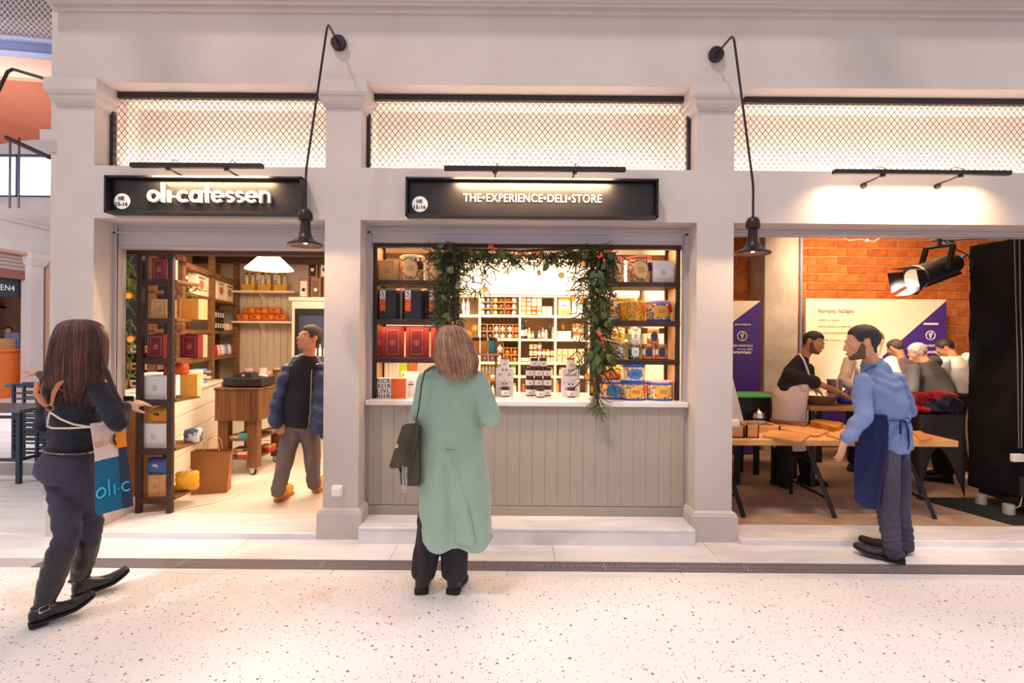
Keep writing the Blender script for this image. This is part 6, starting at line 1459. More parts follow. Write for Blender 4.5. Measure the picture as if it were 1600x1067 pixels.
for p in lft[2:74:5]: leaf(p + Vector((rv(.09), -.06, rv(.04))), (rv(.8), -.2, -.8 + rv(.5)), rgn.uniform(.055, .08), gl)
for p in top[3:128:5]: leaf(p + Vector((rv(.03), -.06, -rgn.random()*.06)), (rv(1), -.2, -.6 + rv(.5)), rgn.uniform(.05, .075), gl)
fork = MB()
for dx, dz in ((-.05, -.06), (-.02, -.10), (.05, -.09), (.03, -.13)):
    q = at(936, 634, GY-.1); fork.tube([q, q + Vector((dx*.6, 0, dz*.6)), q + Vector((dx, 0, dz))], [.008, .009, .004], 6)
K(fork.build('tip_twig', leafm, None, True), gl)
berry = mat('berry_orange', C(226, 84, 40), .3)
bmx = MB().ell((0, 0, 0), (.009, .009, .009), u=8, v=6).mesh('berry', berry, 'all')
for px, py, n_ in ((765, 388, 6), (771, 392, 4), (937, 398, 6), (943, 404, 4), (936, 520, 6), (941, 532, 6), (706, 505, 3), (948, 396, 3)):
    for k in range(n_):
        o = bpy.data.objects.new('berry', bmx); COL.objects.link(o); o.parent = gl; o.matrix_parent_inverse = Matrix.Translation(-Vector(gl.location)); o.location = at(px + rv(5), py + rv(5), GY - .11)
om_ = mat('dried_orange', C(240, 160, 30), .45, col2=C(250, 190, 60), scale=30); rind = mat('orange_rind', C(214, 110, 20), .5)
def slice_(px, py, r, turn, label, Y=GY-.06, string=True):
    c = at(px, py, Y); t = thing('dried_orange_slice', label, 'orange slice', c, 0, 'dried orange slices in the greenery')
    R = Matrix.Rotation(turn, 4, 'Z') @ Matrix.Rotation(pi/2, 4, 'X')
    MB().lathe([(0, -.002), (r*.86, -.002), (r*.86, .002), (0, .002)], seg=20, M=R).build('flesh', om_, t)
    MB().lathe([(r*.84, -.003), (r, -.003), (r, .003), (r*.84, .003)], seg=20, M=R, cap=False).build('rind', rind, t)
    m = MB()
    for k in range(8): m.box(.1*r, .8*r, -.0026, -.0016, -r*.012, r*.012, Matrix.Rotation(turn, 4, 'Z') @ Matrix.Rotation(k*pi/4, 4, 'Y'))
    m.build('membrane', mat('membrane', C(250, 206, 100), .5), t)
    if string: MB().tube([(0, 0, r), (0, 0, r + .09)], .0012, 4).build('string', gold, t)
for px, py, r, tn, lb in ((758, 452, .024, .1, 'dried orange slice hanging lowest before the white cupboard doors'), (793, 424, .024, 1.3, 'dried orange slice turned edge on before the left cupboard door'), (842, 426, .024, .9, 'half turned dried orange slice hanging under the big leaves'), (877, 430, .026, .1, 'round dried orange slice facing out before the right cupboard door'),
                          (742, 512, .03, .1, 'big dried orange slice beside the blond hair, upper one'), (733, 521, .03, .3, 'big dried orange slice partly behind the blond hair'), (911, 412, .022, .5, 'small dried orange slice high on the right garland'), (895, 466, .026, .4, 'dried orange slice left of the right garland at cubby height'), (909, 470, .024, .8, 'dried orange slice tucked into the right garland'),
                          (880, 511, .022, .9, 'dried orange slice hanging left of the leafy right garland'), (918, 588, .028, .5, 'dried orange slice above the tins beside the lower garland'), (945, 604, .024, .1, 'dried orange slice in front of the big counter tin'), (925, 608, .03, 1.1, 'long turned dried orange slice low on the right garland')):
    slice_(px, py, r, tn, lb, GY-.10)
# greenery by the dark case, seen through the left of the doorway
g2 = thing('garland', 'lit fir garland before the dark sandwich case left of the tower shelf', 'garland', (-4.2, 5.6, 1.8))
S = []
for px0, py0, px1, py1, n_ in ((192, 405, 206, 470, 40), (190, 440, 204, 455, 26), (188, 495, 206, 560, 40), (190, 560, 200, 600, 22), (283, 440, 305, 462, 18), (262, 500, 274, 520, 8)):
    for k in range(n_):
        p = at(rgn.uniform(px0, px1), rgn.uniform(py0, py1), 5.6 if px0 < 250 else 5.9); S.append((p, (rv(1), rv(.4), -.4 + rv(.8)), rgn.uniform(.8, 1.3)))
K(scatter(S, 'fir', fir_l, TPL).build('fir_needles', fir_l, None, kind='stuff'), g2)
K(MB().tube([at(188, 400, 5.6), at(200, 450, 5.6), at(192, 500, 5.6), at(198, 560, 5.6), at(194, 605, 5.6)], .012, 6).build('twig', stem_m, None, True), g2)
for px, py, lb in ((201, 462, 'dried orange slice hanging high in the greenery left of the tower'), (204, 530, 'dried orange slice hanging low in the greenery left of the tower')): slice_(px, py, .035, .4, lb, 5.5)
# ================================================================ people
def V(*a): return Vector(a)
def frame(fwd, up=(0, 0, 1)):
    f_ = Vector(fwd).normalized(); u_ = Vector(up); u_ = (u_ - f_*u_.dot(f_)).normalized(); r_ = f_.cross(u_)
    return Matrix((r_, f_, u_)).transposed()
def add_head(mb, c, R, s=1.0, female=False, detail=True):
    def P(x, y, z): return Vector(c) + R @ Vector((x*s, y*s, z*s))
    def E(x, y, z, a, b, d): mb.ell(P(x, y, z), (a*s, b*s, d*s), R, 18, 14)
    E(0, -.012, .032, .074, .094, .084); E(0, .028, -.018, .061, .066, .078); E(0, .0, -.03, .066, .07, .06)
    j = .92 if female else 1.0
    E(0, .042, -.072, .044*j, .042, .034); E(0, .074, -.092, .019*j, .016, .015); E(0, .015, -.075, .052*j, .05, .03)
    if detail:
        mb.limb(P(0, .086, .014), P(0, .1065, -.026), .009*s, .0125*s); E(.011, .097, -.032, .008, .010, .007); E(-.011, .097, -.032, .008, .010, .007)
        for q in (1, -1):
            E(q*.028, .083, .026, .024, .011, .007); E(q*.040, .060, -.014, .022, .022, .018); E(q*.031, .074, .008, .0165, .013, .0105)
            E(q*.079, -.006, -.004, .010, .018, .030); E(q*.086, -.016, .006, .0075, .011, .022); E(q*.083, -.008, -.026, .007, .009, .010)
        E(0, .094, -.057, .022, .009, .0055); E(0, .092, -.066, .019, .010, .006)
    return P
def add_hand(mb, w, d, n, side, s=1.0, curl=.5, spread=1.0):
    """wrist w, pointing d, palm normal n, side = thumb side sign"""
    d = Vector(d).normalized(); n = Vector(n); n = (n - d*n.dot(d)).normalized(); t = d.cross(n)*side
    R = Matrix((t, d, n)).transposed(); w = Vector(w)
    def P(a, b, c_=0): return w + (t*a + d*b + n*c_)*s
    mb.ell(P(0, .048), (.040*s, .050*s, .0145*s), R, 14, 10); mb.limb(P(0, -.02), P(0, .03), .026*s, .024*s)
    mb.ell(P(.024, .03, .006), (.018*s, .03*s, .014*s), R)
    for k, (a, L_, r_) in enumerate(((.029, .070, .0088), (.010, .079, .0092), (-.010, .073, .0088), (-.029, .057, .0078))):
        p = P(a, .080); dd = d.copy(); ax_ = t; pts = [P(a*.8, .05), p]; rs = [r_*s*1.1, r_*s]
        c0 = curl*(.55 + .12*k)
        dd = (d*cos(c0*.5) + n*sin(c0*.5) + t*a*3*spread).normalized()
        for seg, f in enumerate((.45, .30, .25)):
            p = p + dd*L_*f*s; pts.append(p); rs.append(r_*s*(.93 - .08*seg)); a2 = c0*(.8 if seg == 0 else .7)
            dd = (dd*cos(a2) + (n - dd*n.dot(dd)).normalized()*sin(a2)).normalized()
        mb.chain(pts, rs)
    p0 = P(.022, .018, .006); d1 = (t*.75 + d*.6 + n*.35).normalized(); p1 = p0 + d1*.035*s; d2 = (d*.9 + t*.25 + n*.35).normalized()
    mb.chain([p0, p1, p1 + d2*.028*s, p1 + d2*.05*s + n*.004], [.014*s, .0115*s, .0098*s, .008*s])
def torso_secs(J, lv):
    """lv: (t from pelvis 0 to neck 1, half width, half depth, forward shift)"""
    sd0 = (J['hr'] - J['hl']).normalized(); sd1 = (J['sr'] - J['sl']).normalized(); out = []
    a, b = J['pc'], J['nb']; m_ = J.get('chest', a.lerp(b, .55))
    for t, w_, d_, sh in lv:
        if t < .55: c = a.lerp(m_, max(t, -.3)/.55) if t >= 0 else a + (a - m_)*(-t/.55)
        else: c = m_.lerp(b, (t-.55)/.45)
        ax_ = ((m_ - a) if t < .4 else (b - a) if t < .7 else (b - m_)).normalized()
        s_ = sd0.lerp(sd1, min(1, max(0, t))); s_ = (s_ - ax_*s_.dot(ax_)).normalized(); f_ = ax_.cross(s_)
        if J.get('flip'): f_ = -f_
        out.append((c + f_*sh, s_*w_, f_*d_))
    return out
def skin(tone): return mat('skin_%d' % tone, (C(214, 158, 122), C(196, 136, 98), C(226, 176, 146))[tone], .55, col2=(C(204, 142, 108), C(184, 120, 84), C(218, 164, 134))[tone], scale=14)
def make_person(label, J, tone=0, s=1.0, female=False, voxel=.0075, eyes=True, brow=C(40, 28, 22), hands=('l', 'r'), legs=True, w=1.0):
    root = thing('person', label, 'person', (J['pc'].x, J['pc'].y, J.get('ground', 0.0)))
    mb = MB(); R = frame(J['hf'], J.get('hu', (0, 0, 1))); hs_ = s*J.get('hscale', 1.0); P = add_head(mb, J['head'], R, hs_, female)
    mb.limb(J['nb'] + V(0, 0, -.02), J['head'] + R @ V(0, -.02, -.05)*s, .058*s, .052*s)
    lv = [(-.12, .13*w, .085, 0), (.0, .15*w, .10, 0), (.22, .13*w, .09, 0), (.4, .125*w, .085, 0), (.62, .15*w, .10, .0), (.8, .165*w, .09, 0), (.92, .12*w, .065, 0), (1.0, .06, .055, 0)]
    mb.loft(torso_secs(J, [(t, a*s, b*s, c) for t, a, b, c in lv]))
    for q in 'lr':
        mb.chain([J['s'+q], J['e'+q], J['w'+q]], [.046*s, .036*s, .0265*s])
        if q in hands: add_hand(mb, J['w'+q], J.get('hd'+q, J['w'+q] - J['e'+q]), J.get('hn'+q, V(0, 0, -1)), J.get('ht'+q, 1 if q == 'l' else -1), s, J.get('curl', .5))
        if legs: mb.chain([J['h'+q], J['k'+q], J['a'+q]], [.075*s, .052*s, .032*s])
    b = finish(mb, 'body', skin(tone), None, voxel, 3); K(b, root)
    if eyes:
        ey, ir, lp = mat('eye_white', C(236, 228, 222), .2), mat('iris_dark', C(50, 32, 22), .2), mat('lip_%d' % tone, (C(180, 104, 88), C(164, 92, 74), C(196, 110, 100))[tone], .5)
        for q in (1, -1):
            e = MB().ell(P(q*.031, .0765, .008), (.0125*s,)*3); K(e.build('eye', ey, None, 'all'), root)
            K(MB().ell(P(q*.031, .0865, .0075), (.0055*s, .003*s, .0055*s), R).build('iris', ir, None, 'all'), root)
            K(MB().tube([P(q*.014, .0865, .026), P(q*.03, .0845, .032), P(q*.047, .073, .028)], [.0028*s, .0038*s, .002*s], 6).build('eyebrow', mat('brow_%d' % int(brow[0]*1000), brow, .8), None, 'all'), root)
        K(MB().tube([P(-.021, .094, -.0605), P(0, .105, -.0595), P(.021, .094, -.0605)], [.0025*s, .005*s, .0025*s], 8).build('lips', lp, None, 'all'), root)
    J['_root'], J['_body'], J['_R'], J['_P'], J['_s'], J['_hs'] = root, b, R, P, s, hs_
    return root
def shell(J, name, m, fn, noise_amp=.0, nf=60.0, keep=-.0025):
    """a layer grown off the head's own skin: fn(local x,y,z) = thickness"""
    me = J['_body'].data; c = Vector(J['head']); Ri = J['_R'].transposed(); s = J['_hs']; nr = [x.vector.copy() for x in me.vertex_normals]
    T = {}
    for v in me.vertices:
        l_ = (Ri @ (v.co - c))/s
        if abs(l_.x) < .14 and abs(l_.y) < .16 and abs(l_.z) < .17: 
            t = fn(l_.x, l_.y, l_.z)
            if t > keep: T[v.index] = t + (noise_amp*noise.noise(v.co*nf) if t > 0 else 0)
    idx = {}; vs = []; fs = []
    for p in me.polygons:
        if all(i in T for i in p.vertices):
            f_ = []
            for i in p.vertices:
                if i not in idx: idx[i] = len(vs); vs.append(me.vertices[i].co + nr[i]*T[i]*s)
                f_.append(idx[i])
            fs.append(f_)
    o = MB().add(vs, fs).build(name, m, None, 'all'); K(o, J['_root']); return o
def sstep(a, b, x): x = min(1, max(0, (x-a)/(b-a))); return x*x*(3-2*x)
def hair_short(J, m, thick=.012, front=.07, side=.012, back=-.06, fade=.5):
    def fn(x, y, z):
        line = front if y > .045 else (side if y > -.022 else side + (back-side)*min(1, (-y-.022)/.032))
        if y > .03: line = side + (front-side)*sstep(.03, .062, y)
        ear = 1 if not (abs(x) > .0765 and z < .034 and -.036 < y < .018) else 0
        d = z - line
        return (-.004 + (thick+.004)*sstep(-.004, .02 + .05*fade, d)) if ear else -.01
    return shell(J, 'hair', m, fn, .0035, 90)
def beard(J, m, thick=.005):
    def fn(x, y, z):
        if y < -.02 or z < -.125 or (abs(x) > .0745 and y < .014): return -.01
        top_ = .022 if y < .018 else .022 + (-.05 - .022)*min(1, (y-.018)/.045)
        t = -.003 + (thick+.003)*sstep(0, .026, top_ - z)*sstep(-.004, .014, y)*sstep(-.114, -.094, z)
        if abs(x) < .03 and y > .07 and z > -.048: t = -.01 if z > -.043 else t
        if abs(x) < .026 and y > .07 and -.072 < z < -.052: t = -.01
        if abs(x) < .045 and z > -.035 and y > .05: t = -.01
        return t
    return shell(J, 'beard', m, fn, .0015, 120)
def folds_fn(a1=.006, f1=9, a2=.003, f2=24, stretch=(1, 1, .6)):
    def f(c):
        q = Vector((c.x*stretch[0], c.y*stretch[1], c.z*stretch[2])); n1 = noise.noise(q*f1); n2 = noise.noise(q*f2 + Vector((3, 1, 7)))
        return a1*(1 - 2*abs(n1))*.8 + a2*n2 
    return f
def trousers(J, m, infl=.018, rk=(.085, .064, .05), hem=.0, fo=None, lv=None, top=.12, flare=None, voxel=.009, bunch=0, name='trousers'):
    mb = MB(); s = J['_s']
    mb.loft(torso_secs(J, lv or [(-.17, .11*s, .10*s, 0), (-.08, .15*s, .115*s, 0), (0, .158*s, .118*s, 0), (top, .142*s, .108*s, 0)]))
    for q in 'lr':
        a = J['a'+q].lerp(J['k'+q], hem)
        mb.chain([J['h'+q], J['k'+q], a], [rk[0]*s + infl*.6, rk[1]*s + infl*.3, rk[2]*s])
        for k in range(bunch): p = a + (J['k'+q] - a)*(.03 + .085*k); mb.ell(p + V(.004*(-1)**k, 0, 0), (rk[2]*s*1.09, rk[2]*s*1.09, .018))
    o = finish(mb, name, m, None, voxel, 4, fo or folds_fn(.005, 10, .002, 30)); K(o, J['_root']); return o
def top_wear(J, m, lv, arm=(.062, .052, .042), sleeve=1.0, fo=None, voxel=.009, name='shirt', extra=None, smooth=4):
    mb = MB(); s = J['_s']; mb.loft(torso_secs(J, [(t, a*s, b*s, c) for t, a, b, c in lv]), 24)
    for q in 'lr':
        if sleeve >= 1: e = J['e'+q].lerp(J['w'+q], sleeve - 1) if sleeve < 2 else J['w'+q]; mb.chain([J['s'+q], J['e'+q], e], [arm[0]*s, arm[1]*s, arm[2]*s])
        else: mb.chain([J['s'+q], J['s'+q].lerp(J['e'+q], sleeve)], [arm[0]*s, arm[1]*s])
    if extra: extra(mb)
    o = finish(mb, name, m, None, voxel, smooth, fo or folds_fn(.006, 10, .003, 26)); K(o, J['_root']); return o
def shoe(J, heel, toe, m, sole_m, hgt=.075, wd=.045, ank=None, name='shoe', lift=.0, toe_up=.0, heel_h=.025, square=False, pitch=0.0, laces=None, boot=None, sole_h=.02):
    heel, toe = Vector(heel), Vector(toe); f_ = (toe - heel); L_ = f_.length; f_.normalize(); sdv = f_.cross(V(0, 0, 1)).normalized(); upv = sdv.cross(f_)
    root = J['_root']; secs = []
    prof = [(0.0, .55, .62), (.04, .78, .80), (.14, .84, .95), (.26, .80, 1.0), (.38, .82, .86), (.52, .95, .66), (.68, 1.02, .54), (.84, .90, .44), (.94, .62, .34), (.99, .28, .2)]
    if square: prof[-2] = (.94, .78, .36); prof[-1] = (.99, .60, .26)
    mb = MB()
    for t, a, b in prof:
        hh = hgt*b/2; secs.append((heel + f_*L_*t + upv*(hh + sole_h*.8 + toe_up*max(0, t-.6)**1.5*3), sdv*wd*a, upv*hh))
    mb.loft(secs, 18, 2.4)
    if ank is not None:
        base = heel + f_*L_*.2 + upv*(hgt*.55)
        mb.limb(base, ank, wd*.95, wd*.98); mb.limb(heel + f_*L_*.26 + upv*hgt*.8, heel + f_*L_*.62 + upv*hgt*.42, wd*.86, wd*.6)
    if boot: mb.chain(boot[0], boot[1])
    o = finish(mb, name, m, None, .007, 4); K(o, root)
    so = MB(); ss = []
    for t, a, b in [(-.01, .45, 0), (.02, .85, 0), (.12, .95, 0), (.3, .88, 0), (.36, .86, 0), (.5, .98, 0), (.68, 1.1, 0), (.85, .95, 0), (.96, .62, 0), (1.01, .25, 0)] if not square else [(-.01, .5, 0), (.02, .85, 0), (.12, .95, 0), (.3, .86, 0), (.5, .95, 0), (.7, 1.05, 0), (.86, .98, 0), (.97, .78, 0), (1.01, .6, 0)]:
        z_ = heel_h if t < .3 else sole_h*.7
        ss.append((heel + f_*L_*t + upv*(sole_h*.5 + toe_up*max(0, t-.6)**1.5*3), sdv*wd*a*1.03, upv*(sole_h*.5)))
    so.loft(ss, 14, 3)
    if heel_h > sole_h: so.loft([(heel + f_*L_*t + upv*(0 - heel_h*.0), sdv*wd*a, upv*(sole_h*.55)) for t, a in ((0, .6), (.05, .95), (.24, .9), (.27, .85))], 12, 3)
    s_ = so.build('sole', sole_m, o); s_.matrix_parent_inverse = Matrix.Identity(4); s_.data.shade_smooth()
    if laces:
        lm_ = MB()
        for k in range(5):
            t = .36 + .07*k; z_ = hgt*(.92 - .085*k) + sole_h*.9
            c_ = heel + f_*L_*t + upv*z_
            lm_.tube([c_ - sdv*.018, c_ + upv*.004 + f_*.004, c_ + sdv*.018], .0028, 5)
        l_ = lm_.build('laces', laces, o, True); l_.matrix_parent_inverse = Matrix.Identity(4)
    return o
def strands(J, name, m, curves, r=.004, flat_=.5, par=None):
    mb = MB()
    for c_ in curves:
        n_ = len(c_); mb.tube(c_, [r*(1 - .75*(i/(n_-1))**2) for i in range(n_)], 5, True, flat_)
    o = mb.build(name, m, None, 'all'); K(o, J['_root']); return o
def pt(px, py, Y): return at(px, py, Y)
def hairdo(J, rows, m0, m1, m2, n, ext, seed=1, rad=.0026, lean=0.0):
    """long hair: a smooth mass and fine locks lying on it, their ends hanging free; rows = (py, cx, half px, half depth, Y)"""
    rg = random.Random(seed); secs = []
    for py, cx, hw, b, Y in rows: secs.append((at(cx, py, Y), V(hw/800*Y, 0, 0), V(0, b, 0)))
    S_ = secs; secs = []
    for i in range(len(S_)-1):
        p0, p1, p2, p3 = S_[max(i-1, 0)], S_[i], S_[i+1], S_[min(i+2, len(S_)-1)]
        for q_ in (0, .34, .67):
            cr = lambda a, b, c, d, t: (b*2 + (c - a)*t + (a*2 - b*5 + c*4 - d)*t*t + (b*3 - a - c*3 + d)*t*t*t)*.5
            secs.append(tuple(cr(p0[k_], p1[k_], p2[k_], p3[k_], q_) for k_ in range(3)))
    secs.append(S_[-1])
    mb = MB(); mb.loft(secs, 28); mb.ell(J['_P'](0, -.015, .035), (.08, .098, .084), J['_R'])
    o = finish(mb, 'hair', m0, None, .007, 6, lambda c: .0012*noise.noise(Vector((c.x*90, c.y*90, c.z*7)))); K(o, J['_root'])
    sets = ([], [], [])
    for k in range(n):
        th = rg.uniform(pi - .45, 2*pi + .45); dth = rg.uniform(-.16, .16); w_ = rg.uniform(.992, 1.016); ph = rg.uniform(0, 6.28); pts = []
        i0 = rg.choice((0, 0, 1, 2, 3, 6, 9)); N = len(secs)
        for i in range(i0, N):
            c, A, B = secs[i]; t = i/(N-1); a = th + dth*t + .03*math.sin(ph + 5*t); pts.append(c + A*cos(a)*w_ + B*sin(a)*w_ + V(0, -.001, 0))
        L_ = ext(cos(th), rg)/800*rows[-1][4]; d_ = pts[-1] - pts[-2]; d_.normalize(); d_ = (d_ + V(-.25*cos(th) + rg.uniform(-.22, .22), -.1, -1.2)).normalized()
        pts += [pts[-1] + d_*L_*.5, pts[-1] + d_*L_ + V(rg.uniform(-.008, .008), -.002, 0)]
        sets[0 if rg.random() < .45 else 1 if rg.random() < .6 else 2].append(pts)
    for st_, m_, nm in zip(sets, (m0, m1, m2), ('hair_locks', 'lighter_locks', 'bright_locks')): strands(J, nm, m_, st_, rad, .45)

black_leather = mat('black_leather', C(36, 30, 34), .32, bump=.15, bscale=60); dark_sole = mat('dark_sole', C(24, 20, 24), .7)

# ---------- woman at the left: navy top, harness straps, apron, tall boots
J = dict(head=pt(128, 541, 2.99), hf=V(.70, .66, -.12), nb=pt(119, 588, 3.0), sr=pt(157, 612, 2.93), sl=pt(82, 612, 3.06), er=pt(184, 660, 2.84), el=pt(70, 662, 3.02), wr=pt(197, 633, 3.03), wl=pt(92, 672, 3.2),
         hdr=V(.25, .9, .05), hnr=V(-.4, .2, -.9), pc=pt(111, 722, 3.0), chest=pt(117, 650, 3.0), hr=pt(124, 745, 2.97), hl=pt(99, 745, 3.03), kl=pt(106, 832, 2.86), kr=pt(142, 822, 3.06), al=pt(68, 945, 2.82), ar=pt(124, 905, 3.13), tl=pt(132, 955, 2.97), tr=pt(185, 915, 3.27), ground=0)
make_person('woman in navy top, jeans and tall black boots walking with an apron', J, 2, .98, True, hands=('r', 'l'))
navy_knit = mat('navy_knit', C(22, 22, 36), .85, col2=C(28, 27, 42), scale=20, bump=.25, bscale=160, sheen=.05)
def bust(mb): pass
top_wear(J, navy_knit, [(.10, .135, .112, 0), (.2, .138, .115, 0), (.34, .142, .115, 0), (.5, .155, .12, 0), (.66, .178, .125, 0), (.8, .185, .115, 0), (.92, .13, .085, 0), (1.0, .07, .065, 0)], arm=(.064, .056, .036), sleeve=1.82, name='jumper', fo=lambda c: .004*math.sin(c.z*85 + 6*noise.noise(c*6))*(1 if c.z < 1.22 else .3) + .003*noise.noise(c*20))
jeans_g = mat('charcoal_jeans', C(66, 62, 82), .8, col2=C(46, 42, 58), scale=4, bump=.3, bscale=220)
trousers(J, jeans_g, .012, (.090, .064, .058), .50, lambda c: (.0035*math.sin(c.z*95 + 5*noise.noise(c*7)) if c.z < .72 else .002*math.sin(c.z*60 + 8*noise.noise(c*5))) + .002*noise.noise(c*24), [(-.22, .12, .12, -.0), (-.12, .162, .14, -.02), (0, .162, .14, -.025), (.10, .142, .118, -.01), (.16, .136, .112, 0)])
# belt, pocket
tw_ = torso_secs(J, [(.155, .142, .118, 0)])[0]
K(MB().tube([tw_[0] + tw_[1]*cos(2*pi*k/40) + tw_[2]*sin(2*pi*k/40) for k in range(41)], .012, 6, flat=.6).build('chain_belt', mat('pewter_belt', C(150, 136, 120), .4, .8, col2=C(60, 50, 44), kind='checker', scale=110), None, True), J['_root'])
boot_m = mat('ribbed_boot', C(44, 38, 44), .35, col2=C(22, 19, 23), kind='wave', scale=60, stretch=(1, 1, .05)); 
for q, hl_, tt in (('l', (45, 983), (138, 955)), ('r', (113, 939), (193, 914))):
    def gp(px, py):
        v = at(px, py, 1.0); k_ = 1.62/(1.62 - v.z); return V(v.x*k_, k_, 0)
    H, T = gp(*hl_), gp(*tt); a_ = J['a'+q]; kk = J['k'+q]; kn = a_.lerp(kk, .72)
    T = H + (T-H).normalized()*.285
    b_ = shoe(J, H + V(0, 0, .012), T + V(0, 0, .035), black_leather, dark_sole, .085, .043, a_ + V(0, 0, .03), 'boot', square=True, heel_h=.035, toe_up=.06)
    o = finish(MB().chain([a_ + V(0, 0, .0), a_.lerp(kn, .45), kn], [.046, .064, .069]), 'boot_shaft', boot_m, None, .008, 4, lambda c: .004*noise.noise(c*24)); K(o, J['_root'])
    d_ = (T-H).normalized(); sd_w = d_.cross(V(0, 0, 1)); c_ = V(a_.x, a_.y, .118)
    if q == 'l':
        c_ = c_ + sd_w*.045
        m = MB(); ux = d_*.02 + V(0, 0, .004); uz = V(0, 0, .014)
        m.tube([c_ - ux - uz, c_ + ux - uz, c_ + ux + uz, c_ - ux + uz, c_ - ux - uz], .0028, 5); K(m.build('buckle', chrome), J['_root'])
    K(MB().tube([V(a_.x, a_.y, .118) + (d_*cos(u)*.046 + sd_w*sin(u)*.044) for u in [2*pi*k/24 for k in range(25)]], .010, 6, flat=.5).build('ankle_strap', black_leather, None, True), J['_root'])
# hair: crown shell, long mass, loose strands
rg_ = random.Random(8); br = mat('brown_hair', C(62, 30, 24), .36, col2=C(44, 22, 20), scale=14); br2 = mat('brown_hair_light', C(98, 50, 36), .36, col2=C(72, 36, 28), scale=14); br3 = mat('brown_hair_bright', C(134, 76, 54), .36, col2=C(98, 52, 38), scale=14)
hp = lambda px, py, Y: at(px, py, Y)
hairdo(J, [(499, 126, 9, .03, 2.99), (502, 126, 20, .07, 2.985), (509, 126, 30, .095, 2.98), (524, 126, 37, .107, 2.97), (545, 124, 40, .108, 2.96), (570, 121, 43, .10, 2.945), (590, 118, 44, .088, 2.93), (603, 115, 40, .065, 2.92)], br, br2, br3, 620,
       lambda c, r: r.uniform(6, 26) + (14 if r.random() < .15 else 0), 4)
strands(J, 'loose_lock', br, [[hp(150 + rg_.uniform(-5, 5), 535 + rg_.uniform(0, 25), 2.94), hp(166 + rg_.uniform(-5, 5), 580, 2.90), hp(176 + rg_.uniform(-5, 5), 606, 2.85), hp(187 + rg_.uniform(-5, 6), 630, 2.83), hp(196 + rg_.uniform(-6, 12), 641 + rg_.uniform(-8, 4), 2.83)] for _ in range(90)], .003)
strands(J, 'loose_strands', br2, [[hp(84 + k, 590, 2.86), hp(86 + k*2, 603, 2.84), hp(96 + k*2, 611, 2.83), hp(109 + k, 615, 2.82)] for k in (0, 1, 2)] + [[hp(78, 560 + k*3, 2.9), hp(66 - k, 594, 2.9), hp(58 + k, 620, 2.92)] for k in (0, 1, 2, 3, 4)], .0028)
# harness straps, ring, cords (they hold the apron)
hm = mat('tan_leather', C(186, 104, 66), .5); cm_ = mat('cream_cord', C(226, 206, 184), .7)
def ontors(px, py, Y): return at(px, py, Y)
K(MB().tube([ontors(113, 580, 2.90), ontors(99, 592, 2.85), ontors(90, 603, 2.838), ontors(84, 614, 2.835), ontors(80, 634, 2.85)], [.012, .017, .019, .019, .012], 8, flat=.28).build('harness_strap', hm, None, True), J['_root'])
K(MB().tube([ontors(60, 598, 2.96), ontors(58, 614, 2.92), ontors(66, 628, 2.875), ontors(72, 635, 2.85)], [.018, .018, .016, .010], 8, flat=.28).build('harness_strap', hm, None, True), J['_root'])
rc = ontors(78, 637, 2.845); K(MB().tube([rc + V(.022*cos(u), 0, .016*sin(u)) for u in [2*pi*k/20 for k in range(21)]], .0035, 6).build('ring', mat('brass_ring', C(170, 140, 110), .35, .8), None, True), J['_root'])
K(MB().tube([ontors(78, 644, 2.845), ontors(95, 655, 2.835), ontors(115, 663, 2.84), ontors(140, 667, 2.85), ontors(160, 662, 2.86), ontors(172, 659, 2.87)], .0052, 6).build('apron_cord', cm_, None, True), J['_root'])
K(MB().tube([ontors(78, 644, 2.845), ontors(75, 656, 2.85), ontors(74, 666, 2.86), ontors(82, 669, 2.85), ontors(110, 669, 2.83), ontors(145, 667, 2.85)], .0052, 6).build('apron_cord', cm_, None, True), J['_root'])
# the apron, seen from its right side, hanging from her waist
apr = {'pale': mat('apron_pale', C(228, 200, 188), .85, bump=.1, bscale=200), 'teal': mat('apron_teal', C(14, 96, 128), .85, bump=.1, bscale=200), 'navy': mat('apron_navy', C(40, 50, 78), .85)}
A0y, A1y = 3.0, 3.14                               # depth runs from the hip to the front
def ap(u, v):                                       # u across 0..1, v down 0..1
    xl = 141 + (148 - 141)*min(1, v*3) + (149 - 148)*v; xr = 192 + (209 - 192)*v
    yt = 662 + (655 - 662)*u; yb = (808 if u < .15 else 806) + (792 - 808)*u
    px = xl + (xr - xl)*u; py = yt + (yb - yt)*v
    if u < .1: py -= 6*(1 - u/.1)*sstep(.85, 1, v)
    return at(px, py, 2.82 + .14*u - .03*math.sin(pi*u)*v)
def ap_panel(u0, u1, v0, v1, off=0.0, nu=14, nv=22, thick=.006):
    vs = []; 
    for side in (0, 1):
        for j in range(nv+1):
            for i in range(nu+1):
                p = ap(u0 + (u1-u0)*i/nu, v0 + (v1-v0)*j/nv); n_ = V(.81, -.58, 0); vs.append(p + n_*(off - side*thick))
    N = (nu+1)*(nv+1); fs = []
    for j in range(nv):
        for i in range(nu):
            a = j*(nu+1)+i; fs += [(a, a+1, a+nu+2, a+nu+1), (N+a, N+a+nu+1, N+a+nu+2, N+a+1)]
    for i in range(nu): a = nv*(nu+1)+i; fs += [(i, N+i, N+i+1, i+1), (a, a+1, N+a+1, N+a)]
    for j in range(nv): a = j*(nu+1); b = a+nu; fs += [(a, a+nu+1, N+a+nu+1, N+a), (b, N+b, N+b+nu+1, b+nu+1)]
    return MB().add(vs, fs)
av = .405
K(ap_panel(0, 1, 0, av).build('apron_bib', apr['pale'], None, True), J['_root'])
K(ap_panel(0, 1, av, 1).build('apron_skirt', apr['teal'], None, True), J['_root'])
K(ap_panel(.74, 1.0, .30, 1.0, .004).build('apron_pocket_strip', apr['navy'], None, True), J['_root'])
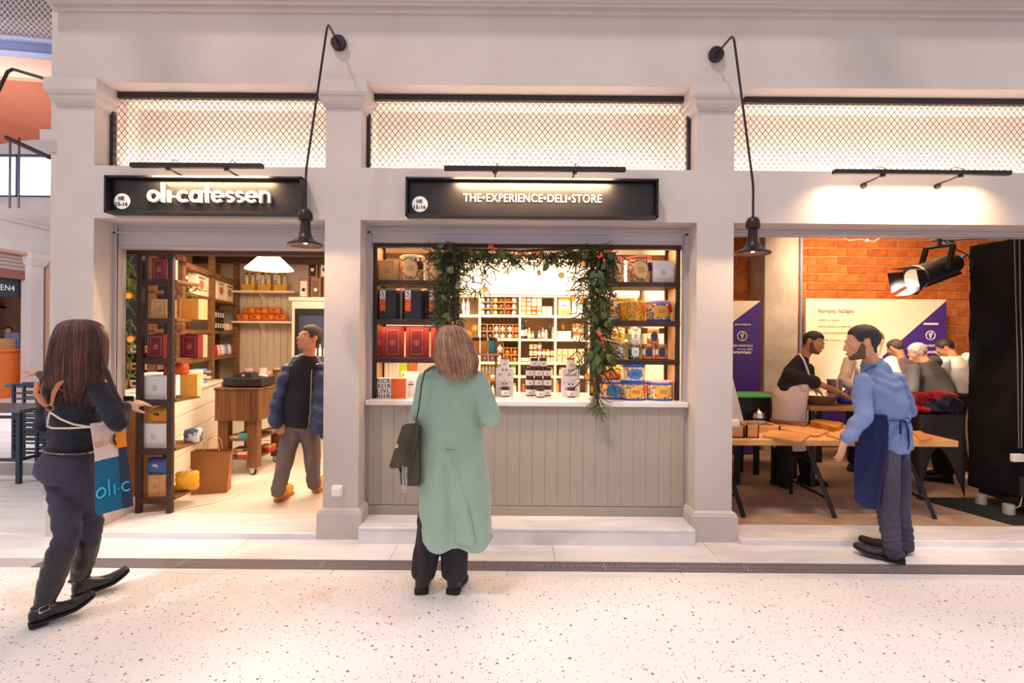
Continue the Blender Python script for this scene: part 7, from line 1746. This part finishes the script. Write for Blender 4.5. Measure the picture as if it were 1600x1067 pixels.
K(ap_panel(.66, 1.0, .14, .31, .012, thick=.012).build('orange_tag', mat('tag_orange', C(244, 136, 20), .5), None, True), J['_root'])
def ap_text(letters, h, st, gap, u0, v0, us, vs_, m, nm):
    """letters drawn flat then laid on the apron: us, vs_ = apron units per letter unit"""
    o, w = stroke_text(letters, h, st, gap, .002, m, nm, None)
    for v in o.data.vertices:
        u = u0 + v.co.x*us; vv = v0 - v.co.z*vs_ - (v.co.x*us)*.0
        p = ap(min(u, .999), vv) + V(.81, -.58, 0)*(.009 if v.co.y < .001 else .003); v.co = p
    K(o, J['_root'])
ap_text('oli.c', 1.0, .13, .2, .03, .262, .20, .062, mat('print_orange', C(232, 140, 60), .6), 'lettering')
ap_text('oli.c', 1.0, .15, .2, .01, .815, .285, .115, mat('print_cyan', C(60, 190, 226), .6), 'lettering')
K(MB().tube([ap(.66, .15) + V(.81, -.58, 0)*.014, ap(.62, .21) + V(.81, -.58, 0)*.014, ap(.66, .27) + V(.81, -.58, 0)*.014], .005, 6).build('tag_clip', rubber, None, True), J['_root'])
o = thing('phone', 'small dark phone held in the hand of the woman with the apron', 'phone', pt(201, 624, 3.06)); MB().bbox(-.03, .03, -.006, .006, -.02, .02, .003).build('body', rubber, o)

# ---------- woman in the pale green coat
J = dict(head=pt(708, 540, 3.22), hf=V(.0, 1, -.12), nb=pt(708, 580, 3.22), sr=pt(745, 597, 3.20), sl=pt(668, 597, 3.20), er=pt(765, 649, 3.16), el=pt(659, 645, 3.20), wr=pt(757, 652, 3.40), wl=pt(680, 640, 3.45), pc=pt(705, 700, 3.24), chest=pt(708, 640, 3.23),
         hr=pt(722, 715, 3.24), hl=pt(690, 715, 3.24), kl=pt(672, 815, 3.24), kr=pt(712, 815, 3.24), al=pt(662, 905, 3.23), ar=pt(709, 905, 3.23), tl=pt(657, 925, 3.36), tr=pt(714, 925, 3.36), hdr=V(-.3, .8, .3), hdl=V(.3, .8, .2))
make_person('blond woman in a long pale green coat standing at the deli counter', J, 2, .98, True, eyes=True)
coat = mat('sage_coat', C(158, 183, 167), .9, col2=C(149, 174, 157), scale=3, bump=.12, bscale=180, sheen=.25)
mb = MB()
def csec(py, xl, xr, b, dy=0.0, Y=3.24):
    p = at((xl+xr)/2, py, Y + dy); a = (xr-xl)/2/800*(Y+dy); return (p, V(a, 0, 0), V(0, b, 0))
mb.loft([csec(842, 653, 775, .20), csec(800, 652, 770, .19), csec(750, 654, 763, .175), csec(700, 655, 755, .16), csec(655, 655, 753, .145), csec(615, 654, 759, .138), csec(592, 655, 757, .125), csec(577, 668, 745, .105), csec(566, 688, 727, .08), csec(558, 695, 720, .06)], 40)
for q in 'lr': mb.chain([J['s'+q], J['e'+q], J['w'+q]], [.066, .060, .048])
# overlapping back vent
vx = lambda py: 697 + (py - 700)*.075
fl = MB(); 
mb.rings([[at(vx(y_), y_, 3.24 - b_ - .030), at(vx(y_) + w_, y_, 3.24 - b_ - .006), at(vx(y_) + w_, y_, 3.24 - b_ + .03), at(vx(y_), y_, 3.24 - b_ + .03)] for y_, b_, w_ in ((705, .160, 6), (740, .172, 16), (790, .188, 24), (850, .202, 30))])
mb.v += [] ; mb.add(fl.v, fl.f)
def coat_f(c):
    x = c.x; z = c.z; h = sstep(1.15, .35, z)
    f = .022*h*math.sin(x*26 + 1.5*noise.noise(Vector((x*3, c.y*3, z*1.2)))) + .010*(1 - 2*abs(noise.noise(Vector((x*6, c.y*6, z*2.6 + x*2))))) + .004*noise.noise(c*20)
    up = sstep(.85, .95, z); 
    if c.y < 3.2: f -= .005*math.exp(-((x - at(699, 640, 3.1).x)/.006)**2)*up
    for q in 'lr':
        e = J['e'+q]; r_ = (c - e).length
        if r_ < .13: f += .005*math.sin(r_*120)*(1 - r_/.13)
    return f
o = finish(mb, 'coat', coat, None, .008, 4, coat_f); K(o, J['_root'])
K(MB().tube([at(696, 702, 3.065), at(700, 702, 3.055), at(714, 704, 3.065)], [.002, .003, .002], 5).build('vent_stitch', mat('coat_seam', C(96, 128, 112), .9), None, True), J['_root'])
cl_ = J['nb'] + V(0, -.02, .0); K(finish(MB().loft([(cl_ + V(0, 0, -.03), V(.12, 0, 0), V(0, .09, 0)), (cl_ + V(0, -.01, .02), V(.085, 0, 0), V(0, .075, 0)), (cl_ + V(0, 0, .05), V(.07, 0, 0), V(0, .065, 0))]), 'collar', coat, None, .008, 3), J['_root'])
dk = mat('black_trouser', C(34, 26, 34), .8, col2=C(42, 34, 42), scale=3)
trousers(J, dk, .02, (.10, .088, .078), .12, lambda c: .008*math.sin(c.x*70 + 2*noise.noise(c*4)) + .003*noise.noise(c*14))
for q, hx, tx in (('l', 658, 652), ('r', 706, 718)):
    H = gp(hx, 930); T = H + V((tx-hx)/800*3.3, .26, 0)
    shoe(J, H + V(0, 0, .002), T, black_leather, dark_sole, .085, .048, J['a'+q] + V(0, 0, .06), 'boot', heel_h=.05, sole_h=.035)
# blond hair
bl = mat('blond_hair', C(150, 104, 80), .36, col2=C(120, 82, 62), scale=14); bl1 = mat('blond_hair_mid', C(188, 140, 110), .36, col2=C(158, 112, 86), scale=14); bl2 = mat('blond_hair_light', C(230, 190, 156), .36, col2=C(204, 160, 128), scale=14)
hairdo(J, [(508, 706, 7, .03, 3.215), (511, 706, 16, .065, 3.21), (518, 707, 23, .085, 3.20), (530, 708, 28, .093, 3.19), (548, 711, 32, .09, 3.175), (562, 713, 35, .078, 3.15), (573, 715, 32, .055, 3.13)], bl, bl1, bl2, 620,
       lambda c, r: r.uniform(6, 14) + 16*(1 - abs(c))*r.random() + (14 if r.random() < .12 and abs(c) < .7 else 0), 9, .0024)
# shoulder bag
sb_ = mat('olive_suede', C(84, 74, 58), .85, col2=C(72, 62, 48), scale=10, bump=.15, bscale=120)
bg = thing('shoulder_bag', 'olive suede shoulder bag hanging at the side of the green coat', 'bag', pt(636, 762, 3.15))
def bagpoly(pts, y0, y1, bev=0): return MB().rings([[at(px, py, y0) for px, py in pts], [at(px, py, y1) for px, py in pts]])
K(bagpoly([(624, 725), (626, 758), (654, 760), (656, 664), (634, 664)], 3.10, 3.20).build('body', sb_), bg)
fp_ = finish(bagpoly([(628, 666), (634, 662), (655, 661), (652, 690), (640, 730), (611, 732), (608, 728)], 3.065, 3.11), 'flap', sb_, None, .006, 3); K(fp_, bg)
K(MB().tube([at(664, 580, 3.10), at(659, 600, 3.07), at(654, 640, 3.06), at(648, 668, 3.06), at(640, 700, 3.058), at(637, 728, 3.06)], .016, 8, flat=.22).build('strap', sb_, None, True), bg)
K(MB().tube([at(666, 580, 3.10), at(676, 573, 3.16), at(684, 574, 3.24)], .016, 8, flat=.22).build('strap_end', sb_, None, True), bg)
q = at(620, 697, 3.056); K(MB().ell(q, (.011, .005, .014), Matrix.Rotation(.5, 3, 'Y')).build('clasp', mat('gold_clasp', C(226, 176, 130), .25, .9), None, 'all'), bg)
m = MB()
for k in range(15):
    for dx, of in ((0, 0), (4.5, .5)):
        c_ = at(630 + dx + .4*math.sin(k), 729 + (k + of)*2.7, 3.058); u_ = (k % 2)
        m.tube([c_ + V(.006*cos(a)*(1 if u_ else .3), .006*cos(a)*(0 if u_ else 1), .009*sin(a)) for a in [2*pi*i/8 for i in range(9)]], .0016, 4)
K(m.build('silver_chain', chrome, None, True), bg)
K(MB().ell(at(628, 731, 3.09), (.02, .015, .03)).build('inner_shadow_blob', rubber, None, 'all'), bg)  # dark solid standing in for the shade inside the bag

# ---------- man with the blue shirt and navy apron
J = dict(hscale=1.12, head=pt(1347, 536, 3.80), hf=V(-.88, .30, -.16), nb=pt(1366, 569, 3.84), sl=pt(1348, 598, 3.68), sr=pt(1402, 592, 3.98), el=pt(1349, 650, 3.60), wl=pt(1319, 690, 3.62), er=pt(1417, 642, 4.02), wr=pt(1385, 655, 4.12), hdl=V(-.25, .0, -1), hnl=V(-.4, .9, 0), htl=1, pc=pt(1391, 698, 3.82), chest=pt(1381, 640, 3.83),
         hl=pt(1384, 716, 3.74), hr=pt(1400, 714, 3.92), kl=pt(1386, 788, 3.70), kr=pt(1404, 784, 3.87), al=pt(1396, 862, 3.69), ar=pt(1414, 853, 3.87), tl=pt(1340, 866, 3.83), tr=pt(1365, 856, 3.98), curl=.45)
make_person('bearded man in a blue shirt and navy apron standing before the trestle table', J, 0, 1.0, eyes=True)
hs = mat('dark_short_hair', C(44, 34, 36), .6, col2=C(26, 20, 22), scale=60); hair_short(J, hs, .008, .060, .004, -.085, .15); bd_ = mat('dark_beard', C(122, 84, 66), .85, col2=C(86, 60, 50), scale=90); beard(J, bd_, .0035)
blue = mat('blue_cotton', C(122, 140, 186), .8, col2=C(110, 128, 174), scale=3, bump=.12, bscale=160)
def cuff(mb): 
    e, w_ = J['el'], J['wl']; a = e.lerp(w_, .78); mb.limb(e.lerp(w_, .62), e.lerp(w_, .84), .044, .048)
top_wear(J, blue, [(-.04, .175, .130, 0), (.06, .180, .135, 0), (.2, .172, .135, 0), (.4, .178, .138, 0), (.6, .195, .14, -.01), (.78, .195, .125, -.01), (.9, .14, .095, 0), (1.0, .075, .07, 0)], arm=(.066, .055, .042), sleeve=1.72, extra=cuff,
         fo=lambda c: .011*(1 - 2.2*abs(noise.noise(Vector((c.x*7, c.y*7, c.z*3.2 + c.x*3))))) + .005*noise.noise(c*18) + .004*math.sin(c.z*60 + 9*noise.noise(c*4)))
K(finish(MB().loft([(J['nb'] + V(0, 0, -.025), V(.095, 0, 0), V(0, .09, 0)), (J['nb'] + V(-.01, 0, .03), V(.068, 0, 0), V(0, .068, 0)), (J['nb'] + V(-.015, 0, .05), V(.064, 0, 0), V(0, .064, 0))]), 'collar', blue, None, .007, 3), J['_root'])
jn_ = mat('grey_jeans', C(78, 74, 94), .85, col2=C(60, 56, 74), scale=3, bump=.25, bscale=200)
trousers(J, jn_, .012, (.088, .070, .052), .0, lambda c: .007*(1 - 2*abs(noise.noise(Vector((c.x*8, c.y*8, c.z*5))))) + (.003*math.sin(c.z*110 + 7*noise.noise(c*9)) if c.z < .35 else 0), bunch=3)
nav = mat('navy_apron', C(22, 30, 78), .85, col2=C(26, 34, 88), scale=5, bump=.1, bscale=180)
def sheet(P4, off, thick, n1=16, n2=26, wob=.006):
    """bent cloth: grid of points through rows of (left, right)"""
    vs = []; rows = P4
    for side in (0, 1):
        for j in range(n2+1):
            t = j/n2*(len(rows)-1); k = min(int(t), len(rows)-2); f = t-k
            A = rows[k][0].lerp(rows[k+1][0], f); B = rows[k][1].lerp(rows[k+1][1], f)
            for i in range(n1+1):
                u = i/n1; p = A.lerp(B, u); nn = (B-A).cross(V(0, 0, -1)).normalized()
                vs.append(p + nn*(off*math.sin(pi*u) + wob*noise.noise(p*8) - side*thick))
    N = (n1+1)*(n2+1); fs = []
    for j in range(n2):
        for i in range(n1): a = j*(n1+1)+i; fs += [(a, a+1, a+n1+2, a+n1+1), (N+a, N+a+n1+1, N+a+n1+2, N+a+1)]
    for i in range(n1): a = n2*(n1+1)+i; fs += [(i, N+i, N+i+1, i+1), (a, a+1, N+a+1, N+a)]
    for j in range(n2): a = j*(n1+1); b = a+n1; fs += [(a, a+n1+1, N+a+n1+1, N+a), (b, N+b, N+b+n1+1, b+n1+1)]
    return MB().add(vs, fs)
rows = [(pt(1352, 650, 3.66), pt(1385, 648, 3.62)), (pt(1343, 680, 3.70), pt(1389, 664, 3.61)), (pt(1336, 705, 3.76), pt(1388, 700, 3.60)), (pt(1336, 745, 3.78), pt(1380, 742, 3.60)), (pt(1338, 780, 3.78), pt(1374, 788, 3.60)), (pt(1350, 792, 3.72), pt(1370, 801, 3.61))]
K(sheet(rows, .05, .012).build('apron', nav, None, 'all'), J['_root'])
rows2 = [(pt(1336, 690, 3.78), pt(1340, 690, 3.98)), (pt(1337, 745, 3.79), pt(1345, 742, 4.0)), (pt(1340, 780, 3.79), pt(1350, 775, 4.0))]
K(sheet(rows2, .0, .012).build('apron_front', nav, None, 'all'), J['_root'])
st_ = mat('navy_tie', C(28, 48, 120), .7)
K(MB().tube([pt(1386, 657, 3.60), pt(1400, 656, 3.63), pt(1413, 657, 3.68), pt(1424, 652, 3.8)], [.011, .010, .010, .01], 6, flat=.5).tube([pt(1408, 656, 3.645), pt(1407, 668, 3.63), pt(1407, 678, 3.63)], [.012, .016, .013], 6, flat=.4).tube([pt(1410, 655, 3.65), pt(1418, 652, 3.64), pt(1424, 658, 3.66), pt(1416, 662, 3.65), pt(1411, 657, 3.65)], .007, 6, flat=.5).tube([pt(1414, 657, 3.66), pt(1419, 672, 3.66), pt(1420, 692, 3.67), pt(1414, 712, 3.68), pt(1406, 730, 3.68)], [.01, .012, .012, .012, .008], 6, flat=.4).build('apron_strings', st_, None, True), J['_root'])
K(MB().tube([pt(1352, 580, 3.72), pt(1361, 574, 3.745), pt(1375, 568, 3.79), pt(1382, 567, 3.86)], .007, 6, flat=.6).build('neck_loop', st_, None, True), J['_root'])
w_ = J['wl']; dx = (J['wl'] - J['el']).normalized(); a_ = dx.cross(V(0, 1, 0)).normalized(); b_ = dx.cross(a_)
K(MB().tube([w_ - dx*.012 + (a_*cos(u) + b_*sin(u))*.033 for u in [2*pi*k/20 for k in range(21)]], .010, 6, flat=.5).build('wristband', rubber, None, True), J['_root'])
H = gp(1414, 881); T = gp(1330, 864); T = H + (T-H).normalized()*.31
sn = mat('black_sneaker', C(44, 34, 48), .6, col2=C(56, 44, 58), scale=30); shoe(J, H + V(0, 0, .003), T + V(0, 0, .01), sn, dark_sole, .082, .047, J['al'] + V(0, 0, .02), toe_up=.05, laces=rubber, sole_h=.028)
H2 = gp(1417, 868); T2 = H2 + (T-H).normalized()*.30; shoe(J, H2 + V(0, 0, .003), T2 + V(0, 0, .01), sn, dark_sole, .082, .047, J['ar'] + V(0, 0, .02), toe_up=.05, laces=rubber, sole_h=.028)

# ---------- man in the doorway
J = dict(head=pt(484, 529, 4.76), hscale=1.06, hf=V(-.62, -.70, .22), nb=pt(482, 555, 4.80), sr=pt(450, 580, 4.80), sl=pt(507, 579, 4.84), er=pt(436, 628, 4.86), el=pt(521, 628, 4.9), wr=pt(438, 655, 4.74), wl=pt(515, 665, 4.80), pc=pt(470, 655, 4.82), chest=pt(475, 610, 4.81), hr=pt(458, 668, 4.82), hl=pt(482, 668, 4.84),
         kr=pt(446, 718, 4.76), kl=pt(488, 714, 4.86), ar=pt(434, 769, 4.74), al=pt(491, 757, 4.90), tr=pt(432, 783, 4.58), tl=pt(493, 768, 4.75), ground=.05)
make_person('man in an open navy jacket looking up inside the shop doorway', J, 1, 1.0, eyes=True)
hair_short(J, mat('brown_grey_hair', C(64, 44, 32), .7, col2=C(34, 24, 20), scale=60), .012, .050, .0, -.08, .15)
top_wear(J, mat('black_jumper', C(26, 20, 26), .9, bump=.2, bscale=150), [(-.12, .150, .130, 0), (.02, .155, .145, 0), (.2, .158, .155, 0.01), (.4, .160, .145, .01), (.6, .165, .12, 0), (.8, .165, .10, 0), (.93, .11, .075, 0), (1.0, .066, .06, 0)], arm=(.05, .042, .034), sleeve=1.5, name='jumper', fo=folds_fn(.004, 8, .002, 24))
pj = mat('navy_padded', C(40, 50, 92), .5, col2=C(32, 40, 76), scale=6, bump=.15, bscale=60, sheen=.2)
mb = MB(); 
def jp(px, py, Y, a, b): return (at(px, py, Y), V(a, 0, 0), V(0, b, 0))
mb.loft([jp(436, 668, 4.74, .055, .12), jp(434, 650, 4.76, .075, .13), jp(438, 625, 4.79, .075, .13), jp(446, 600, 4.80, .075, .12), jp(450, 583, 4.81, .085, .10), jp(462, 570, 4.82, .06, .08)], 20)
mb.loft([jp(502, 676, 4.74, .10, .12), jp(502, 650, 4.76, .105, .13), jp(503, 625, 4.80, .095, .13), jp(504, 600, 4.82, .08, .12), jp(502, 583, 4.83, .085, .10), jp(492, 570, 4.84, .055, .08)], 20)
mb.loft([jp(472, 668, 4.93, .19, .05), jp(473, 620, 4.93, .19, .05), jp(476, 580, 4.92, .17, .05), jp(478, 562, 4.88, .08, .05)], 20)
for q in 'lr': mb.chain([J['s'+q], J['e'+q], J['w'+q] + V(0, 0, -.01)], [.070, .060, .050])
o = finish(mb, 'jacket', pj, None, .009, 4, lambda c: .008*math.sin(c.z*48 + 3*noise.noise(c*5)) + .004*noise.noise(c*16)); K(o, J['_root'])
K(finish(MB().chain([at(455, 572, 4.78), at(462, 562, 4.82), at(478, 558, 4.92), at(494, 562, 4.84), at(500, 572, 4.79)], [.035, .04, .045, .04, .035]), 'hood_collar', pj, None, .009, 3), J['_root'])
K(MB().tube([at(487, 578, 4.70), at(486, 610, 4.655), at(484, 650, 4.63), at(481, 672, 4.64)], .004, 5).build('zip', steel, None, True), J['_root'])
K(MB().tube([at(494, 569, 4.68), at(502, 567, 4.67)], .006, 5).build('chest_trim', cm_, None, True), J['_root'])
cj = mat('brown_cord_jeans', C(92, 76, 78), .85, col2=C(116, 96, 92), scale=5, bump=.3, bscale=150)
trousers(J, cj, .016, (.086, .070, .058), .04, lambda c: .009*(1 - 2*abs(noise.noise(Vector((c.x*8, c.y*8, c.z*5))))) + (.003*math.sin(c.z*90 + 7*noise.noise(c*9)) if c.z < .35 else 0), bunch=2)
yl = mat('mustard_sneaker', C(214, 140, 30), .6, col2=C(196, 122, 24), scale=20)
for q, hp_, tp_ in (('r', (434, 772), (432, 785)), ('l', (488, 760), (493, 771))):
    def gz(px, py, z=.05): v = at(px, py, 1.0); k_ = (1.62 - z)/(1.62 - v.z); return V(v.x*k_, k_, z)
    T = gz(*tp_); H = T + V(.01 if q == 'r' else -.03, .28, 0); shoe(J, H, T, yl, mat('gum_sole', C(170, 100, 30), .7), .095, .055, J['a'+q], laces=MATS['ink_black'], sole_h=.026)
    d_ = (T-H).normalized(); c_ = H + d_*.20 + V(0, 0, .066); o = K(MB().ell(c_, (.034, .03, .016)).build('toe_patch', MATS['ink_black'], None, 'all'), J['_root'])

# ---------- chef with the white apron
J = dict(head=pt(1271, 536, 5.32), hscale=1.05, hf=V(.50, -.80, -.22), hu=V(.3, 0, 1), nb=pt(1254, 557, 5.40), sr=pt(1236, 585, 5.27), sl=pt(1262, 577, 5.62), er=pt(1285, 602, 5.30), wr=pt(1313, 614, 5.48), el=pt(1262, 604, 5.68), wl=pt(1273, 607, 5.62), pc=pt(1232, 655, 5.46), chest=pt(1236, 612, 5.44), hr=pt(1224, 672, 5.42), hl=pt(1244, 670, 5.56),
         kr=pt(1226, 712, 5.42), kl=pt(1257, 712, 5.55), ar=pt(1222, 752, 5.46), al=pt(1262, 750, 5.55), tr=pt(1232, 762, 5.30), tl=pt(1288, 758, 5.48), ground=.05, hdr=V(.9, .3, -.3), hdl=V(.6, -.2, -.5), curl=.9)
make_person('bearded chef in black shirt and white apron leaning over the steel bowl', J, 1, .97, eyes=True)
hair_short(J, hs, .011, .052, .01, -.07, .3); beard(J, bd_, .003)
top_wear(J, mat('black_polo', C(34, 28, 32), .85, bump=.1, bscale=120), [(.05, .155, .125, 0), (.2, .160, .13, 0), (.4, .165, .13, 0), (.6, .178, .13, -.01), (.8, .178, .115, -.01), (.93, .12, .08, 0), (1.0, .068, .06, 0)], arm=(.068, .068, .06), sleeve=.72, fo=folds_fn(.008, 8, .003, 22))
wa = mat('white_apron', C(222, 204, 194), .8, col2=C(232, 216, 206), scale=4, bump=.1, bscale=150)
mb = MB(); mb.loft([jp(1234, 700, 5.46, .155, .145), jp(1233, 670, 5.46, .165, .155), jp(1233, 640, 5.45, .162, .150), jp(1235, 615, 5.44, .175, .158), jp(1240, 600, 5.43, .165, .155)], 24); mb.chain([at(1255, 604, 5.28), at(1262, 592, 5.30)], [.05, .03])
K(finish(mb, 'apron', wa, None, .009, 4, lambda c: .009*(1 - 2*abs(noise.noise(Vector((c.x*7, c.y*7, c.z*3))))) + .004*noise.noise(c*18)), J['_root'])
K(MB().tube([at(1249, 552, 5.32), at(1256, 562, 5.24), at(1262, 578, 5.22), at(1266, 590, 5.26)], .010, 6, flat=.4).build('apron_strap', wa, None, True), J['_root'])
K(MB().ell(at(1255, 594, 5.24), (.02, .006, .018)).build('green_patch', mat('flag_green', C(20, 140, 70), .6), None, 'all'), J['_root']); K(MB().ell(at(1263, 597, 5.25), (.02, .006, .014)).build('red_patch', mat('flag_red', C(220, 40, 40), .6), None, 'all'), J['_root'])
trousers(J, mat('black_trousers', C(22, 19, 24), .85), .02, (.088, .078, .066), .02, folds_fn(.008, 9, .003, 26))
for q in 'rl':
    T = gz(*((1232, 764) if q == 'r' else (1294, 760))); H = T + (V(-.02, .28, 0) if q == 'r' else V(-.24, .16, 0)); shoe(J, H, T, rubber, dark_sole, .08, .048, J['a'+q])

# ---------- the group at the back bench
def back_person(label, J, shirt, hairm, hair_kw, tone=1, trouser=None, feet=None, s=.97, sleeve=1.85, lv=None, vest=None, eyes=False):
    make_person(label, J, tone, s, eyes=eyes, voxel=.010); hair_short(J, hairm, **hair_kw)
    top_wear(J, shirt, lv or [(-.05, .17, .13, 0), (.1, .172, .14, 0), (.3, .175, .145, 0), (.55, .185, .14, 0), (.78, .185, .12, 0), (.92, .13, .085, 0), (1.0, .072, .065, 0)], arm=(.072, .062, .05), sleeve=sleeve, voxel=.011, fo=folds_fn(.011, 7, .004, 20))
    if vest: o = finish(MB().loft(torso_secs(J, [(-.02, .178, .15, 0), (.3, .183, .152, 0), (.55, .19, .148, 0), (.8, .17, .125, 0), (.9, .12, .09, 0)]), 24), 'vest', vest, None, .011, 4, folds_fn(.006, 6, .002, 20)); K(o, J['_root'])
    trousers(J, trouser or MATS['black_trousers'], .02, (.088, .078, .066), .02, folds_fn(.008, 9, .003, 26), voxel=.012)
    for q in 'lr':
        T = J['t'+q].copy(); T.z = .05; H = J['a'+q].copy(); H.z = .05; d_ = (T-H); d_.z = 0; shoe(J, H - d_.normalized()*.06, H + d_.normalized()*.22, rubber, dark_sole, .08, .048, J['a'+q])
def std(px, Yc, hpx, hpy, fwd, lean, label_h=0, wl=None, wr=None, z0=.05, hf=None, low=0.0, hu=None, dx=0.0):
    """an upright or bending figure: pelvis over px at depth Yc, head seen at (hpx, hpy)"""
    f_ = V(fwd[0], fwd[1], 0).normalized(); r_ = f_.cross(V(0, 0, 1)); pc = V(xat(px, Yc), Yc, .95 + z0); hd = at(hpx, hpy, Yc + f_.y*lean)
    nb = hd + V(0, 0, -.15)*.9 - f_*.07; ch = pc.lerp(nb, .55) - f_*.04*lean*2
    d = dict(head=hd, hf=hf or V(f_.x, f_.y, -.5), nb=nb, chest=ch, pc=pc, hl=pc - r_*.09 + V(0, 0, -.08), hr=pc + r_*.09 + V(0, 0, -.08), sl=nb - r_*.18 + V(0, 0, -.07), sr=nb + r_*.18 + V(0, 0, -.07), ground=z0)
    if hu: d['hu'] = hu
    for q, sg in (('l', -1), ('r', 1)):
        d['k'+q] = V(pc.x, pc.y, .52 + z0) + r_*sg*.10 + f_*.03; d['a'+q] = V(pc.x, pc.y, .10 + z0) + r_*sg*.12 - f_*.03; d['t'+q] = d['a'+q] + f_*.2 + V(0, 0, -.06)
        d['e'+q] = d['s'+q] + V(0, 0, -.25) + f_*.10 + r_*sg*.06; d['w'+q] = d['e'+q] + f_*.20 + V(0, 0, -.06) - r_*sg*.06; d['hd'+q] = f_ + V(0, 0, -.2)
    return d
hb = dict(thick=.012, front=.065, side=.012, back=-.06, fade=.4)
J = std(1352, 6.15, 1368, 533, (-.75, -.65), .12, hf=V(-.8, -.35, -.5)); J['sr'] = pt(1328, 566, 5.95); J['sl'] = pt(1392, 566, 6.0); J['er'] = pt(1318, 596, 5.85); J['wr'] = pt(1340, 608, 5.75); J['el'] = pt(1404, 600, 5.95); J['wl'] = pt(1380, 610, 5.75); J['pc'] = pt(1358, 645, 6.12); J['nb'] = pt(1366, 556, 5.98); J['chest'] = pt(1362, 600, 5.98)
J['tr'] = pt(1318, 744, 5.7)
back_person('man in pale shirt and taupe vest mostly behind the blue shirted man', J, mat('pale_shirt', C(206, 186, 170), .8), mat('ginger_brown_hair', C(130, 84, 50), .6, col2=C(90, 56, 34), scale=50), hb, vest=mat('taupe_vest', C(128, 112, 100), .8), sleeve=1.55)
J = std(1418, 6.35, 1399, 545, (-.5, .85), .25); J['hf'] = V(-.3, .9, -.6)
back_person('man with dark hair and brown shirt bending over the back bench', J, mat('brown_shirt', C(92, 74, 78), .85), mat('dark_brown_hair', C(84, 58, 44), .6, col2=C(50, 34, 28), scale=50), hb)
J = std(1470, 5.78, 1434, 552, (-.85, .45), .30, hf=V(-.85, .2, -.55)); J['sl'] = pt(1428, 578, 5.68); J['sr'] = pt(1460, 566, 5.95); J['nb'] = pt(1447, 565, 5.84); J['chest'] = pt(1462, 602, 5.80); J['el'] = pt(1424, 610, 5.64); J['wl'] = pt(1406, 618, 5.85); J['er'] = pt(1436, 606, 6.05); J['wr'] = pt(1412, 612, 6.1)
back_person('grey haired man in charcoal shirt bending left beside the red jacket', J, mat('charcoal_shirt', C(88, 80, 76), .85, col2=C(78, 70, 66), scale=4), mat('grey_hair', C(206, 190, 180), .7, col2=C(150, 130, 120), scale=60), hb, tone=0, lv=[(-.12, .185, .15, 0), (.1, .19, .16, 0), (.3, .185, .165, 0), (.55, .19, .155, 0), (.78, .185, .125, 0), (.92, .13, .085, 0), (1.0, .072, .065, 0)])
K(MB().tube([J['head'] + J['_R'] @ V(-.075, .10, .0), J['head'] + J['_R'] @ V(-.082, .0, .008)], .003, 5).build('glasses_arm', rubber), J['_root'])
J = std(1498, 6.30, 1477, 545, (-.75, .6), .25, hf=V(-.7, .45, -.6)); J['sl'] = pt(1474, 566, 6.2); J['sr'] = pt(1512, 560, 6.4); J['chest'] = pt(1494, 590, 6.3); J['nb'] = pt(1490, 557, 6.3)
back_person('man in a bright white shirt bending at the back beside the black booth', J, mat('white_shirt', C(244, 238, 232), .8), hs, hb)
# ---------- people far left
J = std(14, 13.65, 13, 517, (.9, -.45), .0, hf=V(.8, -.55, -.1)); 
make_person('bearded man in black behind the orange counter of the distant stall', J, 0, 1.0, voxel=.014, eyes=False, legs=True); hair_short(J, hs, **hb); beard(J, bd_, .008)
top_wear(J, MATS['black_polo'], [(.0, .16, .12, 0), (.3, .165, .13, 0), (.6, .18, .13, 0), (.8, .18, .115, 0), (.93, .12, .08, 0), (1.0, .068, .06, 0)], voxel=.016, sleeve=1.8); trousers(J, MATS['black_trousers'], voxel=.018)
J = std(114, 4.72, 112, 530, (-.7, .7), .0, z0=0); J['sl'] = pt(86, 578, 4.72); J['el'] = pt(74, 594, 4.70); J['wl'] = pt(60, 582, 4.7); J['hdl'] = V(-1, .0, .12); J['hnl'] = V(0, .3, -1); J['curl'] = .35
make_person('person in olive sleeve reaching out from behind the left pillar', J, 0, .97, voxel=.009, eyes=False); hair_short(J, hs, **hb)
top_wear(J, mat('olive_sleeve', C(92, 76, 56), .85), [(.0, .16, .12, 0), (.3, .165, .13, 0), (.6, .18, .13, 0), (.8, .18, .115, 0), (.93, .12, .08, 0), (1.0, .068, .06, 0)], arm=(.055, .048, .036), voxel=.010, sleeve=1.8); trousers(J, MATS['black_trousers'], voxel=.014)
